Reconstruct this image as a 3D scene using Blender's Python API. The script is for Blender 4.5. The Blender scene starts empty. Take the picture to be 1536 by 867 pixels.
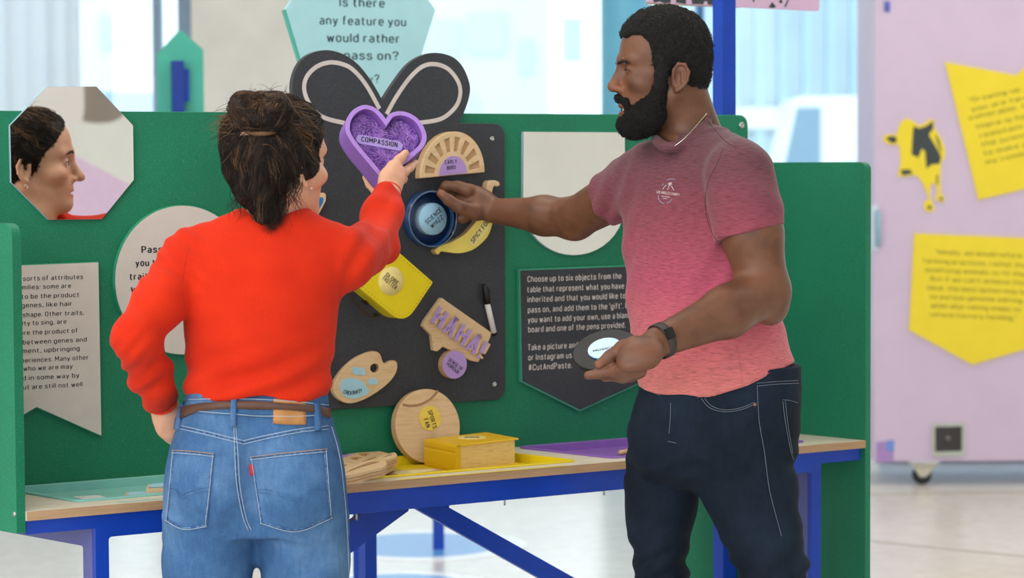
import bpy, math, random
import numpy as np
from mathutils import Vector, Matrix
from mathutils.bvhtree import BVHTree
from mathutils.geometry import tessellate_polygon

random.seed(7)
rng = np.random.default_rng(11)
scene = bpy.context.scene
col = scene.collection

# ------------------------------------------------------------------ camera
IW, IH, F, H = 1536.0, 867.0, 3750.0, 1.46
PITCH = math.atan(196.5 / F)
ROLL = -0.0055
_right = np.array([1.0, 0, 0])
_fwd = np.array([0, math.cos(PITCH), -math.sin(PITCH)])
_up = np.cross(_right, _fwd)
CR = math.cos(ROLL) * _right + math.sin(ROLL) * _up
CU = -math.sin(ROLL) * _right + math.cos(ROLL) * _up
CF = _fwd
CAM = np.array([0, 0, H])
cam_data = bpy.data.cameras.new('camera')
cam = bpy.data.objects.new('camera', cam_data)
col.objects.link(cam)
cam.matrix_world = Matrix(((CR[0], CU[0], -CF[0], 0), (CR[1], CU[1], -CF[1], 0), (CR[2], CU[2], -CF[2], H), (0, 0, 0, 1)))
cam_data.sensor_width = 36
cam_data.lens = F / IW * 36
cam_data.clip_end = 300
cam_data.dof.use_dof = True
cam_data.dof.focus_distance = 5.25
cam_data.dof.aperture_fstop = 4.2
scene.camera = cam

# ------------------------------------------------------------------ light
world = bpy.data.worlds.new('world')
scene.world = world
world.use_nodes = True
wn = world.node_tree
wn.nodes['Background'].inputs[0].default_value = (0.80, 0.92, 1.0, 1)
wn.nodes['Background'].inputs[1].default_value = 2.3
scene.view_settings.view_transform = 'Standard'
scene.view_settings.look = 'None'
scene.view_settings.exposure = -0.1
scene.view_settings.gamma = 1.0
scene.view_settings.use_curve_mapping = False
try:
    scene.cycles.max_bounces = 8
    scene.cycles.sample_clamp_indirect = 6
except Exception:
    pass

def area(name, loc, target, sx, sy, power, color):
    l = bpy.data.lights.new(name, 'AREA')
    l.shape = 'RECTANGLE'; l.size = sx; l.size_y = sy; l.energy = power; l.color = color
    o = bpy.data.objects.new(name, l); col.objects.link(o)
    o.location = loc
    o.rotation_euler = (Vector(target) - Vector(loc)).to_track_quat('-Z', 'Y').to_euler()
    return o
# added fill lamps under the ceiling and, with no window, behind the camera
area('ceiling_fill_light', (-2.2, 3.4, 4.4), (-2.0, 3.6, 0), 5.0, 1.6, 150, (1.0, 0.95, 0.88))
area('ceiling_fill_light', (1.5, 6.6, 4.4), (1.5, 6.6, 0), 6.0, 1.2, 95, (1.0, 0.95, 0.88))
area('ceiling_fill_light', (4.0, 10.0, 4.4), (4.0, 10.0, 0), 6.0, 1.4, 85, (1.0, 0.95, 0.88))
area('rear_fill_light', (-4.6, -2.4, 2.7), (0.2, 5.8, 1.1), 6.5, 3.6, 285, (0.97, 0.98, 1.0))

# ------------------------------------------------------------------ picture geometry -> places in the hall
def ray(x, y):
    d = CR * ((x - IW / 2) / F) - CU * ((y - IH / 2) / F) + CF
    return d / d[1]
def P(x, y, Y):
    return CAM + ray(x, y) * Y
def atZ(x, y, Z):
    d = ray(x, y)
    return CAM + d * ((Z - H) / d[2])
def proj(p):
    v = np.asarray(p) - CAM
    z = v @ CF
    return np.array([IW / 2 + F * (v @ CR) / z, IH / 2 - F * (v @ CU) / z])

HT = 0.77
TA = atZ(40, 767.6, HT)
TB = atZ(1298, 660.5, HT)
TU = (TB - TA) / np.linalg.norm(TB - TA)
TV = np.array([-TU[1], TU[0], 0.0])
TL = np.linalg.norm(TB - TA)
BD = 0.372                     # table front edge to face of the board
EZ = np.array([0, 0, 1.0])
def nrm(v):
    v = np.asarray(v, float)
    return v / np.linalg.norm(v)

class Plane:
    def __init__(s, o, ex, ey):
        s.o = np.asarray(o, float); s.ex = nrm(ex); ey = np.asarray(ey, float)
        s.ey = nrm(ey - s.ex * (ey @ s.ex)); s.n = np.cross(s.ex, s.ey)
    def px(s, x, y, off=0.0):
        r = ray(x, y)
        t = ((s.o + s.n * off - CAM) @ s.n) / (r @ s.n)
        q = CAM + r * t - s.o
        return np.array([q @ s.ex, q @ s.ey])
    def pts(s, l, off=0.0):
        return [s.px(x, y, off) for x, y in l]
    def w(s, a, b, c=0.0):
        return s.o + s.ex * a + s.ey * b + s.n * c
    def shifted(s, off):
        return Plane(s.o + s.n * off, s.ex, s.ey)
BOARD = Plane(TA + TV * BD, TU, EZ)        # normal points to the viewer
TABLE = Plane(TA, TU, TV)                  # table top, normal up

# ------------------------------------------------------------------ materials
def lin(h):
    h = h.lstrip('#')
    c = [int(h[i:i + 2], 16) / 255 for i in (0, 2, 4)]
    return [x / 12.92 if x <= 0.04045 else ((x + 0.055) / 1.055) ** 2.4 for x in c]
MATS = {}
class NT:
    def __init__(s, name):
        s.m = bpy.data.materials.new(name); s.m.use_nodes = True
        s.t = s.m.node_tree; s.b = s.t.nodes['Principled BSDF']
    def n(s, typ, **kw):
        x = s.t.nodes.new(typ)
        for k, v in kw.items(): setattr(x, k, v)
        return x
    def l(s, a, b): s.t.links.new(a, b)
    def coord(s, scale=(1, 1, 1), kind='Object', rot=(0, 0, 0)):
        tc = s.n('ShaderNodeTexCoord'); mp = s.n('ShaderNodeMapping')
        mp.inputs['Scale'].default_value = scale; mp.inputs['Rotation'].default_value = rot
        s.l(tc.outputs[kind], mp.inputs[0]); return mp.outputs[0]
    def noise(s, vec, scale, detail=3, rough=0.55):
        x = s.n('ShaderNodeTexNoise'); x.inputs['Scale'].default_value = scale
        x.inputs['Detail'].default_value = detail; x.inputs['Roughness'].default_value = rough
        s.l(vec, x.inputs['Vector']); return x.outputs['Fac']
    def ramp(s, fac, stops):
        r = s.n('ShaderNodeValToRGB'); e = r.color_ramp.elements
        while len(e) < len(stops): e.new(0.5)
        for i, (p, c) in enumerate(stops):
            e[i].position = p; e[i].color = (*c, 1)
        s.l(fac, r.inputs[0]); return r.outputs[0]
    def mix(s, fac, a, b, mode='MIX'):
        x = s.n('ShaderNodeMix', data_type='RGBA', blend_type=mode)
        if isinstance(fac, (int, float)): x.inputs[0].default_value = fac
        else: s.l(fac, x.inputs[0])
        for i, v in ((6, a), (7, b)):
            if isinstance(v, (list, tuple)): x.inputs[i].default_value = (*v[:3], 1)
            else: s.l(v, x.inputs[i])
        return x.outputs[2]
    def bump(s, h, strength=0.2, dist=0.01):
        b = s.n('ShaderNodeBump'); b.inputs['Strength'].default_value = strength; b.inputs['Distance'].default_value = dist
        s.l(h, b.inputs['Height']); s.l(b.outputs[0], s.b.inputs['Normal'])
    def color(s, c): 
        if isinstance(c, (list, tuple)): s.b.inputs['Base Color'].default_value = (*c[:3], 1)
        else: s.l(c, s.b.inputs['Base Color'])
    def set(s, **kw):
        for k, v in kw.items(): s.b.inputs[k.replace('_', ' ')].default_value = v

def mat(name, hexc, rough=0.55, var=0.08, scale=30, metal=0.0, bump=0.0, spec=0.4, stretch=(1, 1, 1)):
    """plain painted / plastic / board material: one colour with slight procedural mottling"""
    if name in MATS: return MATS[name]
    t = NT(name); c = lin(hexc)
    v = t.coord(stretch)
    f = t.noise(v, scale)
    lo = [x * (1 - var) for x in c]; hi = [min(1, x * (1 + var)) for x in c]
    t.color(t.ramp(f, [(0.3, lo), (0.7, hi)]))
    t.set(Roughness=rough, Metallic=metal)
    t.b.inputs['Specular IOR Level'].default_value = spec
    if bump: t.bump(t.noise(t.coord(stretch), scale * 6), bump, 0.004)
    MATS[name] = t.m
    return t.m
def speckled(name, hexc, dot, rough=0.5, scale=260, thr=0.70, amt=0.6):
    if name in MATS: return MATS[name]
    t = NT(name); c = lin(hexc); v = t.coord()
    base = t.ramp(t.noise(v, 3.0, 4), [(0.3, [x * 0.88 for x in c]), (0.7, [x * 1.10 for x in c])])
    fine = t.ramp(t.noise(v, 420, 2), [(0.35, (0.82, 0.82, 0.82)), (0.65, (1.15, 1.15, 1.15))])
    base = t.mix(1.0, base, fine, 'MULTIPLY')
    d = t.ramp(t.noise(v, scale, 1, 0.3), [(thr, (0, 0, 0)), (thr + 0.05, (amt, amt, amt))])
    t.color(t.mix(d, base, lin(dot)))
    t.set(Roughness=rough); t.b.inputs['Specular IOR Level'].default_value = 0.3
    MATS[name] = t.m; return t.m
def wood(name, hexc, dark, axis=(1, 1, 1), scale=9, rough=0.5, rot=(0, 0, 0)):
    if name in MATS: return MATS[name]
    t = NT(name); v = t.coord(axis, rot=rot)
    f = t.noise(v, scale, 6, 0.6)
    c = t.ramp(f, [(0.32, lin(dark)), (0.5, lin(hexc)), (0.72, [min(1, x * 1.08) for x in lin(hexc)])])
    f2 = t.noise(t.coord(tuple(a * 5 for a in axis), rot=rot), scale * 3, 2)
    g = t.ramp(f2, [(0.35, (0.88, 0.86, 0.84)), (0.6, (1, 1, 1))])
    t.color(t.mix(1.0, c, g, 'MULTIPLY')); t.set(Roughness=rough)
    t.b.inputs['Specular IOR Level'].default_value = 0.3
    MATS[name] = t.m; return t.m
def glass(name, tint=(1, 1, 1), rough=0.02, ior=1.45):
    if name in MATS: return MATS[name]
    t = NT(name); t.color(tint); t.set(Roughness=rough, IOR=ior); t.b.inputs['Transmission Weight'].default_value = 1.0
    MATS[name] = t.m; return t.m
def mirror_mat(name='mirror_silver'):
    if name in MATS: return MATS[name]
    t = NT(name); t.color((0.93, 0.94, 0.935)); t.set(Metallic=1.0, Roughness=0.015)
    MATS[name] = t.m; return t.m

# ------------------------------------------------------------------ objects
ORIG = {}
def tag(o, label=None, cat=None, group=None, kind=None):
    if label: o['label'] = label
    if cat: o['category'] = cat
    if group: o['group'] = group
    if kind: o['kind'] = kind
    return o
def thing(name, loc, label, cat, group=None):
    o = bpy.data.objects.new(name, None); col.objects.link(o)
    o.location = tuple(map(float, loc)); o.empty_display_size = 0.05
    ORIG[o.name] = np.asarray(loc, float)
    return tag(o, label, cat, group)
def obj(name, V, faces, m, parent=None, smooth=False, loc=None):
    """one mesh object from world-space vertices; the origin sits at the parent's origin or at loc"""
    V = np.asarray(V, float).reshape(-1, 3)
    if parent is not None: o0 = ORIG[parent.name]
    elif loc is not None: o0 = np.asarray(loc, float)
    else: o0 = np.array([V[:, 0].mean(), V[:, 1].mean(), V[:, 2].min()])
    me = bpy.data.meshes.new(name)
    L = (V - o0)
    if isinstance(faces, np.ndarray):
        n, k = faces.shape
        me.vertices.add(len(L)); me.vertices.foreach_set('co', L.astype(np.float32).ravel())
        me.loops.add(n * k); me.loops.foreach_set('vertex_index', faces.astype(np.int32).ravel())
        me.polygons.add(n); me.polygons.foreach_set('loop_start', np.arange(0, n * k, k, dtype=np.int32))
        me.polygons.foreach_set('loop_total', np.full(n, k, np.int32))
        me.update(calc_edges=True); me.validate()
    else:
        me.from_pydata([tuple(x) for x in L], [], [tuple(int(i) for i in f) for f in faces])
        me.update()
    if smooth:
        me.polygons.foreach_set('use_smooth', np.ones(len(me.polygons), bool))
    me.materials.append(m)
    o = bpy.data.objects.new(name, me); col.objects.link(o)
    ORIG[o.name] = o0
    if parent is not None: o.parent = parent
    else: o.location = tuple(o0)
    return o

class MB:
    """collects shapes for one mesh"""
    def __init__(s): s.V = []; s.F = []
    def add(s, V, Fc):
        b = len(s.V); s.V += [np.asarray(v, float) for v in V]; s.F += [tuple(i + b for i in f) for f in Fc]; return s
    def build(s, name, m, parent=None, smooth=False, loc=None): return obj(name, s.V, s.F, m, parent, smooth, loc)

def closed(pts, n=8, tension=0.5):
    """closed Catmull-Rom through the points"""
    p = [np.asarray(q, float) for q in pts]; N = len(p); out = []
    for i in range(N):
        a, b, c, d = p[i - 1], p[i], p[(i + 1) % N], p[(i + 2) % N]
        for k in range(n):
            t = k / n
            out.append(0.5 * ((2 * b) + (-a + c) * t + (2 * a - 5 * b + 4 * c - d) * t * t + (-a + 3 * b - 3 * c + d) * t ** 3))
    return out
def opened(pts, n=8):
    p = [np.asarray(q, float) for q in pts]; p = [2 * p[0] - p[1]] + p + [2 * p[-1] - p[-2]]; out = []
    for i in range(1, len(p) - 2):
        a, b, c, d = p[i - 1], p[i], p[i + 1], p[i + 2]
        for k in range(n):
            t = k / n
            out.append(0.5 * ((2 * b) + (-a + c) * t + (2 * a - 5 * b + 4 * c - d) * t * t + (-a + 3 * b - 3 * c + d) * t ** 3))
    out.append(p[-2]); return out
def rounded(pts, r, seg=5):
    """polygon with rounded corners; r a number or one per corner"""
    out = []; N = len(pts)
    for i in range(N):
        p = np.asarray(pts[i], float); a = np.asarray(pts[i - 1], float); b = np.asarray(pts[(i + 1) % N], float)
        rr = r[i] if isinstance(r, (list, tuple)) else r
        if rr <= 0: out.append(p); continue
        da, db = nrm(a - p), nrm(b - p)
        ang = math.acos(max(-1, min(1, da @ db))); t = min(rr / math.tan(ang / 2), 0.48 * np.linalg.norm(a - p), 0.48 * np.linalg.norm(b - p))
        p0, p1 = p + da * t, p + db * t
        for k in range(seg + 1):
            s = k / seg; out.append((1 - s) ** 2 * p0 + 2 * s * (1 - s) * p + s * s * p1)
    return out
def area2(l): 
    l = np.asarray(l); x, y = l[:, 0], l[:, 1]
    return 0.5 * np.sum(x * np.roll(y, -1) - np.roll(x, -1) * y)
def inset(l, c):
    l = np.asarray(l, float); e = np.roll(l, -1, 0) - l; ln = np.linalg.norm(e, axis=1, keepdims=True); ln[ln == 0] = 1; e /= ln
    nn = np.stack([-e[:, 1], e[:, 0]], 1); m = nn + np.roll(nn, 1, 0); k = np.linalg.norm(m, axis=1, keepdims=True); k[k < 1e-6] = 1; m /= k
    d = np.clip(np.sum(m * nn, axis=1, keepdims=True), 0.5, 1)
    return l + m * c / d
def plate_geo(pl, loops, z0, z1, ch=0.0):
    """solid slab on a plane: first loop outline, others holes"""
    V = []; Fc = []; tops = []; bots = []
    for i, l in enumerate(loops):
        l = np.asarray(l, float)
        if (area2(l) > 0) != (i == 0): l = l[::-1]
        n = len(l); rings = []
        specs = [(l, z0)] + ([(l, z1 - ch), (inset(l, ch), z1)] if ch > 0 else [(l, z1)])
        for q, z in specs:
            b = len(V); V += [pl.w(x, y, z) for x, y in q]; rings.append(list(range(b, b + n)))
        for r0, r1 in zip(rings, rings[1:]):
            for k in range(n):
                Fc.append((r0[k], r0[(k + 1) % n], r1[(k + 1) % n], r1[k]))
        tops.append((specs[-1][0], rings[-1])); bots.append((specs[0][0], rings[0]))
    for src, flip in ((tops, False), (bots, True)):
        polys = [[Vector((x, y, 0)) for x, y in q] for q, _ in src]
        ids = sum([r for _, r in src], [])
        for t in tessellate_polygon(polys):
            a, b, c = (ids[k] for k in t)
            flat = np.concatenate([np.asarray(q) for q, _ in src])
            A, B_, C_ = (flat[k] for k in t)
            cr = (B_[0] - A[0]) * (C_[1] - A[1]) - (B_[1] - A[1]) * (C_[0] - A[0])
            if (cr < 0) != flip: a, c = c, a
            Fc.append((a, b, c))
    return V, Fc
def plate(name, pl, loops, z0, z1, m, parent=None, ch=0.0, loc=None, smooth=False):
    if not isinstance(loops[0][0], (list, tuple, np.ndarray)): loops = [loops]
    V, Fc = plate_geo(pl, loops, z0, z1, ch)
    return obj(name, V, Fc, m, parent, smooth, loc)
def box_geo(o, ex, ey, ez):
    V = [o + ex * i + ey * j + ez * k for k in (0, 1) for j in (0, 1) for i in (0, 1)]
    Fc = [(0, 2, 3, 1), (4, 5, 7, 6), (0, 1, 5, 4), (2, 6, 7, 3), (0, 4, 6, 2), (1, 3, 7, 5)]
    if np.cross(ex, ey) @ ez < 0: Fc = [f[::-1] for f in Fc]
    return V, Fc
def rbox(name, o, ex, ey, ez, m, parent=None, ch=0.002, loc=None):
    """box with chamfered upper edges, spanned by three vectors"""
    pl = Plane(o, ex, ey); lx, ly = np.linalg.norm(ex), np.linalg.norm(ey); lz = np.asarray(ez) @ pl.n
    b = np.asarray(ey) @ pl.ex
    lp = [(0, 0), (lx, 0), (lx + b, np.asarray(ey) @ pl.ey), (b, np.asarray(ey) @ pl.ey)]
    z0, z1 = min(0, lz), max(0, lz)
    return plate(name, pl, [lp], z0, z1, m, parent, ch, loc)
def frame_from(d):
    d = nrm(d); a = np.array([0, 0, 1.0]) if abs(d[2]) < 0.9 else np.array([1.0, 0, 0])
    x = nrm(np.cross(a, d)); return x, np.cross(d, x)
def tube_geo(pts, r, seg=8, cap=True, closed_=False):
    pts = [np.asarray(p, float) for p in pts]; n = len(pts); rs = [r] * n if np.isscalar(r) else list(r)
    V = []; Fc = []; x = None
    for i, p in enumerate(pts):
        if closed_: d = pts[(i + 1) % n] - pts[i - 1]
        else: d = pts[min(i + 1, n - 1)] - pts[max(i - 1, 0)]
        d = nrm(d)
        if x is None: x, y = frame_from(d)
        else:
            x = x - d * (x @ d); x = nrm(x); y = np.cross(d, x)
        for k in range(seg):
            t = 2 * math.pi * k / seg; V.append(p + (x * math.cos(t) + y * math.sin(t)) * rs[i])
    for i in range(n if closed_ else n - 1):
        j = (i + 1) % n
        for k in range(seg):
            k2 = (k + 1) % seg; Fc.append((i * seg + k, i * seg + k2, j * seg + k2, j * seg + k))
    if cap and not closed_:
        Fc.append(tuple(range(seg))[::-1]); Fc.append(tuple(range((n - 1) * seg, n * seg)))
    return V, Fc
def tube(name, pts, r, m, parent=None, seg=8, smooth=True, loc=None, closed_=False):
    V, Fc = tube_geo(pts, r, seg, True, closed_); return obj(name, V, Fc, m, parent, smooth, loc)
def ribbon(name, pl, pts, w, z0, z1, m, parent=None):
    p = np.asarray(pts, float); t = np.gradient(p, axis=0); t /= np.linalg.norm(t, axis=1, keepdims=True)
    nn = np.stack([-t[:, 1], t[:, 0]], 1) * w / 2
    return plate(name, pl, [list(p + nn) + list((p - nn)[::-1])], z0, z1, m, parent)
def lathe_geo(o, ax, prof, seg=32, ex=None):
    ax = nrm(ax)
    if ex is None: x, y = frame_from(ax)
    else: x = nrm(ex); y = np.cross(ax, x)
    V = []; Fc = []; n = len(prof)
    for r, h in prof:
        for k in range(seg):
            t = 2 * math.pi * k / seg; V.append(o + ax * h + (x * math.cos(t) + y * math.sin(t)) * max(r, 1e-5))
    for i in range(n - 1):
        for k in range(seg):
            k2 = (k + 1) % seg; Fc.append((i * seg + k, i * seg + k2, (i + 1) * seg + k2, (i + 1) * seg + k))
    return V, Fc
def lathe(name, o, ax, prof, m, parent=None, seg=32, smooth=True, loc=None):
    V, Fc = lathe_geo(o, ax, prof, seg); return obj(name, V, Fc, m, parent, smooth, loc)
def ell(cx, cy, rx, ry, n=40, a0=0.0, a1=2 * math.pi, rot=0.0):
    full = abs(a1 - a0 - 2 * math.pi) < 1e-6; k = n if full else n + 1; out = []
    for i in range(k):
        t = a0 + (a1 - a0) * i / n; x, y = rx * math.cos(t), -ry * math.sin(t)
        out.append((cx + x * math.cos(rot) - y * math.sin(rot), cy + x * math.sin(rot) + y * math.cos(rot)))
    return out

# ------------------------------------------------------------------ lettering
# plain condensed grotesque lettering drawn from strokes: capital height 1, x-height 0.7
def _arc(cx, cy, rx, ry, a0, a1, n=7):
    return [(cx + rx * math.cos(math.radians(a0 + (a1 - a0) * i / n)), cy + ry * math.sin(math.radians(a0 + (a1 - a0) * i / n))) for i in range(n + 1)]
_S = [(.40, .76), (.37, .9), (.30, .98), (.21, 1), (.1, .97), (.03, .88), (.02, .75), (.06, .63), (.16, .56), (.27, .5), (.37, .43), (.41, .3), (.4, .16), (.32, .04), (.21, 0), (.1, .02), (.03, .1), (.01, .24)]
_O = _arc(.21, .75, .21, .25, 0, 180) + _arc(.21, .25, .21, .25, 180, 360) + [(.42, .75)]
_b = _arc(.18, .5, .18, .2, 180, 0) + _arc(.18, .2, .18, .2, 0, -180) + [(0, .5)]
_n = [(0, .45)] + _arc(.18, .5, .18, .2, 170, 0) + [(.36, 0)]
_C = _arc(.21, .75, .21, .25, -8, 180) + _arc(.21, .25, .21, .25, 180, 368)
GLY = {
 'A': [[(0, 0), (.21, 1), (.42, 0)], [(.07, .28), (.35, .28)]], 'B': [[(0, 0), (0, 1), (.2, 1)] + _arc(.2, .77, .19, .23, 90, -90) + [(0, .54)], [(.2, .54)] + _arc(.2, .27, .22, .27, 90, -90) + [(0, 0)]],
 'C': [_C], 'D': [[(0, 0), (0, 1), (.16, 1)] + _arc(.16, .75, .26, .25, 90, 0) + _arc(.16, .25, .26, .25, 0, -90) + [(0, 0)]], 'E': [[(.36, 1), (0, 1), (0, 0), (.36, 0)], [(0, .52), (.31, .52)]],
 'F': [[(.36, 1), (0, 1), (0, 0)], [(0, .5), (.31, .5)]], 'G': [_C[:-1] + [(.42, .46), (.24, .46)]], 'H': [[(0, 0), (0, 1)], [(.42, 0), (.42, 1)], [(0, .52), (.42, .52)]], 'I': [[(0, 0), (0, 1)]],
 'J': [[(.3, 1), (.3, .22), (.25, .05), (.14, 0), (0, .05)]], 'K': [[(0, 0), (0, 1)], [(.42, 1), (0, .42)], [(.13, .58), (.43, 0)]], 'L': [[(0, 1), (0, 0), (.34, 0)]], 'M': [[(0, 0), (0, 1), (.27, .35), (.54, 1), (.54, 0)]],
 'N': [[(0, 0), (0, 1), (.42, 0), (.42, 1)]], 'O': [_O], 'P': [[(0, 0), (0, 1), (.2, 1)] + _arc(.2, .73, .22, .27, 90, -90) + [(0, .46)]], 'Q': [_O, [(.25, .2), (.44, -.02)]],
 'R': [[(0, 0), (0, 1), (.2, 1)] + _arc(.2, .74, .22, .26, 90, -90) + [(0, .48)], [(.2, .48), (.43, 0)]], 'S': [_S], 'T': [[(0, 1), (.42, 1)], [(.21, 1), (.21, 0)]], 'U': [[(0, 1), (0, .25)] + _arc(.21, .25, .21, .25, 180, 360) + [(.42, 1)]],
 'V': [[(0, 1), (.21, 0), (.42, 1)]], 'W': [[(0, 1), (.16, 0), (.32, .8), (.48, 0), (.64, 1)]], 'X': [[(0, 0), (.42, 1)], [(0, 1), (.42, 0)]], 'Y': [[(0, 1), (.21, .46), (.42, 1)], [(.21, .46), (.21, 0)]], 'Z': [[(0, 1), (.4, 1), (0, 0), (.4, 0)]],
 'a': [[(.03, .6), (.1, .69), (.2, .7), (.32, .63), (.35, .5), (.35, 0)], [(.35, .4), (.15, .4), (.02, .3), (0, .18), (.06, .04), (.16, 0), (.27, .04), (.35, .14)]], 'b': [[(0, 1), (0, 0)], _b], 'c': [_arc(.18, .5, .18, .2, 5, 180) + _arc(.18, .2, .18, .2, 180, 355)],
 'd': [[(.36, 1), (.36, 0)], _b], 'e': [[(0, .36), (.36, .36), (.36, .5)] + _arc(.18, .5, .18, .2, 0, 180) + _arc(.18, .2, .18, .2, 180, 335)], 'f': [[(.27, 1), (.17, 1), (.1, .93), (.09, .82), (.09, 0)], [(0, .68), (.25, .68)]],
 'g': [_b, [(.36, .7), (.36, -.06)] + _arc(.18, -.08, .18, .18, 0, -160)], 'h': [[(0, 1), (0, 0)], _n], 'i': [[(0, .7), (0, 0)], [(0, .88), (0, 1.0)]], 'j': [[(.08, .7), (.08, -.15), (0, -.25)], [(.08, .88), (.08, 1.0)]],
 'k': [[(0, 1), (0, 0)], [(.33, .7), (0, .3)], [(.11, .42), (.35, 0)]], 'l': [[(0, 1), (0, 0)]], 'm': [[(0, .7), (0, 0)], _arc(.14, .55, .14, .15, 180, 0) + [(.28, 0)], _arc(.42, .55, .14, .15, 180, 0) + [(.56, 0)]], 'n': [[(0, .7), (0, 0)], _n],
 'o': [_b], 'p': [[(0, .7), (0, -.27)], _b], 'q': [[(.36, .7), (.36, -.27)], _b], 'r': [[(0, .7), (0, 0)], [(0, .42)] + _arc(.18, .5, .18, .2, 170, 70)], 's': [[(x * .84, y * .7) for x, y in _S]],
 't': [[(.09, .92), (.09, .14), (.13, .03), (.26, 0)], [(0, .68), (.26, .68)]], 'u': [[(0, .7), (0, .2)] + _arc(.18, .2, .18, .2, 180, 360), [(.36, .7), (.36, 0)]], 'v': [[(0, .7), (.18, 0), (.36, .7)]], 'w': [[(0, .7), (.13, 0), (.27, .6), (.41, 0), (.54, .7)]],
 'x': [[(0, 0), (.36, .7)], [(0, .7), (.36, 0)]], 'y': [[(0, .7), (.19, .02)], [(.37, .7), (.15, -.15), (.02, -.26)]], 'z': [[(0, .7), (.34, .7), (0, 0), (.34, 0)]],
 '!': [[(0, 1), (0, .32)], [(0, 0), (0, .13)]], '?': [[(0, .78)] + _arc(.2, .78, .2, .22, 170, -40) + [(.2, .45), (.2, .3)], [(.2, 0), (.2, .13)]], '.': [[(0, 0), (0, .13)]], ',': [[(.04, .12), (0, -.14)]], ':': [[(0, .1), (0, .23)], [(0, .5), (0, .63)]],
 "'": [[(0, 1), (0, .75)]], '"': [[(0, 1), (0, .75)], [(.15, 1), (.15, .75)]], '#': [[(.1, 0), (.18, 1)], [(.3, 0), (.38, 1)], [(0, .35), (.46, .35)], [(.02, .67), (.48, .67)]], '-': [[(0, .4), (.25, .4)]],
}
_tc = {}
def glyphs(s, bold=0.0, shear=0.0):
    key = (s, bold)
    if key in _tc: return _tc[key]
    w = 0.105 + bold * 2.0; V = []; Fc = []; x0 = 0.0
    for ch in s:
        if ch == ' ': x0 += 0.27; continue
        st = GLY[ch]; wid = max(p[0] for q in st for p in q)
        for q0 in st:
            runs = [[q0[0]]]                      # split at sharp corners
            for i in range(1, len(q0)):
                if np.hypot(q0[i][0] - runs[-1][-1][0], q0[i][1] - runs[-1][-1][1]) < 1e-4: continue
                runs[-1].append(q0[i])
                if i < len(q0) - 1:
                    d0 = np.subtract(runs[-1][-1], runs[-1][-2]); d1 = np.subtract(q0[i + 1], q0[i])
                    if np.hypot(*d1) > 1e-4 and d0 @ d1 / (np.hypot(*d0) * np.hypot(*d1)) < 0.45: runs.append([q0[i]])
            for q in runs:
                p = np.asarray(q, float) + np.array([x0, 0.0])
                cl = len(runs) == 1 and np.linalg.norm(p[0] - p[-1]) < 1e-3
                if len(runs) > 1:
                    e0, e1 = p[1] - p[0], p[-1] - p[-2]; p = p.copy()
                    if q is not runs[0]: p[0] -= e0 / np.linalg.norm(e0) * w * 0.42
                    if q is not runs[-1]: p[-1] += e1 / np.linalg.norm(e1) * w * 0.42
                e = np.diff(p, axis=0); e /= np.linalg.norm(e, axis=1, keepdims=True); nn = np.stack([-e[:, 1], e[:, 0]], 1)
                a = np.concatenate([nn[-1:] if cl else nn[:1], nn]); b = np.concatenate([nn, nn[:1] if cl else nn[-1:]]); m = a + b; m /= np.linalg.norm(m, axis=1, keepdims=True) + 1e-9
                k = 1.0 / np.clip(np.sum(m * b, axis=1, keepdims=True), 0.55, 1)
                base = len(V); Lh, Rh = p + m * k * w / 2, p - m * k * w / 2
                for l_, r_ in zip(Lh, Rh): V.append((r_[0], r_[1], 0)); V.append((l_[0], l_[1], 0))
                for i in range(len(p) - 1): Fc.append((base + 2 * i, base + 2 * i + 2, base + 2 * i + 3, base + 2 * i + 1))
        x0 += wid + 0.17 + w * 0.75
    V = np.asarray(V, float)
    V[:, 1] = w / 2 + V[:, 1] * (1 - w)
    _tc[key] = (V, Fc); return V, Fc
CAPH = 1.0
def text_ab(name, s, pl, A, B, cap, m, parent, off=0.0006, bold=0.02, thick=0.0, name2=None):
    """text whose baseline runs from A to B (plane coordinates), capital height cap in metres"""
    V, Fc = glyphs(s, bold)
    if len(V) == 0: return None
    A = np.asarray(A, float); B = np.asarray(B, float); ex = B - A; L = np.linalg.norm(ex); ex /= L; ey = np.array([-ex[1], ex[0]])
    x = (V[:, 0] - V[:, 0].min()) / (np.ptp(V[:, 0])) * L; y = V[:, 1] * cap / CAPH
    q = A + x[:, None] * ex + y[:, None] * ey
    W = [pl.w(a, b, off) for a, b in q]
    if thick > 0:
        n = len(W); W2 = [pl.w(a, b, off + thick) for a, b in q]
        edges = {}
        for f in Fc:
            for i in range(len(f)):
                e = (f[i], f[(i + 1) % len(f)])
                if (e[1], e[0]) in edges: edges.pop((e[1], e[0]))
                else: edges[e] = 1
        F2 = [tuple(i + n for i in f) for f in Fc] + [f[::-1] for f in Fc] + [(a, b, b + n, a + n) for a, b in edges]
        return obj(name, W + W2, F2, m, parent)
    return obj(name, W, Fc, m, parent)
def text_px(name, s, pl, a, b, cap_px, m, parent, off=0.0006, bold=0.02, thick=0.0, zoff=0.0):
    """baseline from picture point a to picture point b on the plane raised by zoff"""
    A, B = pl.px(*a, zoff), pl.px(*b, zoff)
    mid = (np.asarray(a) + np.asarray(b)) / 2
    d = nrm(np.asarray(b, float) - np.asarray(a, float)); up = np.array([d[1], -d[0]])
    c0, c1 = pl.px(*mid, zoff), pl.px(*(mid + up * cap_px), zoff)
    ex = nrm(B - A); ey = np.array([-ex[1], ex[0]])
    return text_ab(name, s, pl, A, B, abs((c1 - c0) @ ey), m, parent, zoff + off, bold, thick)
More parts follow.
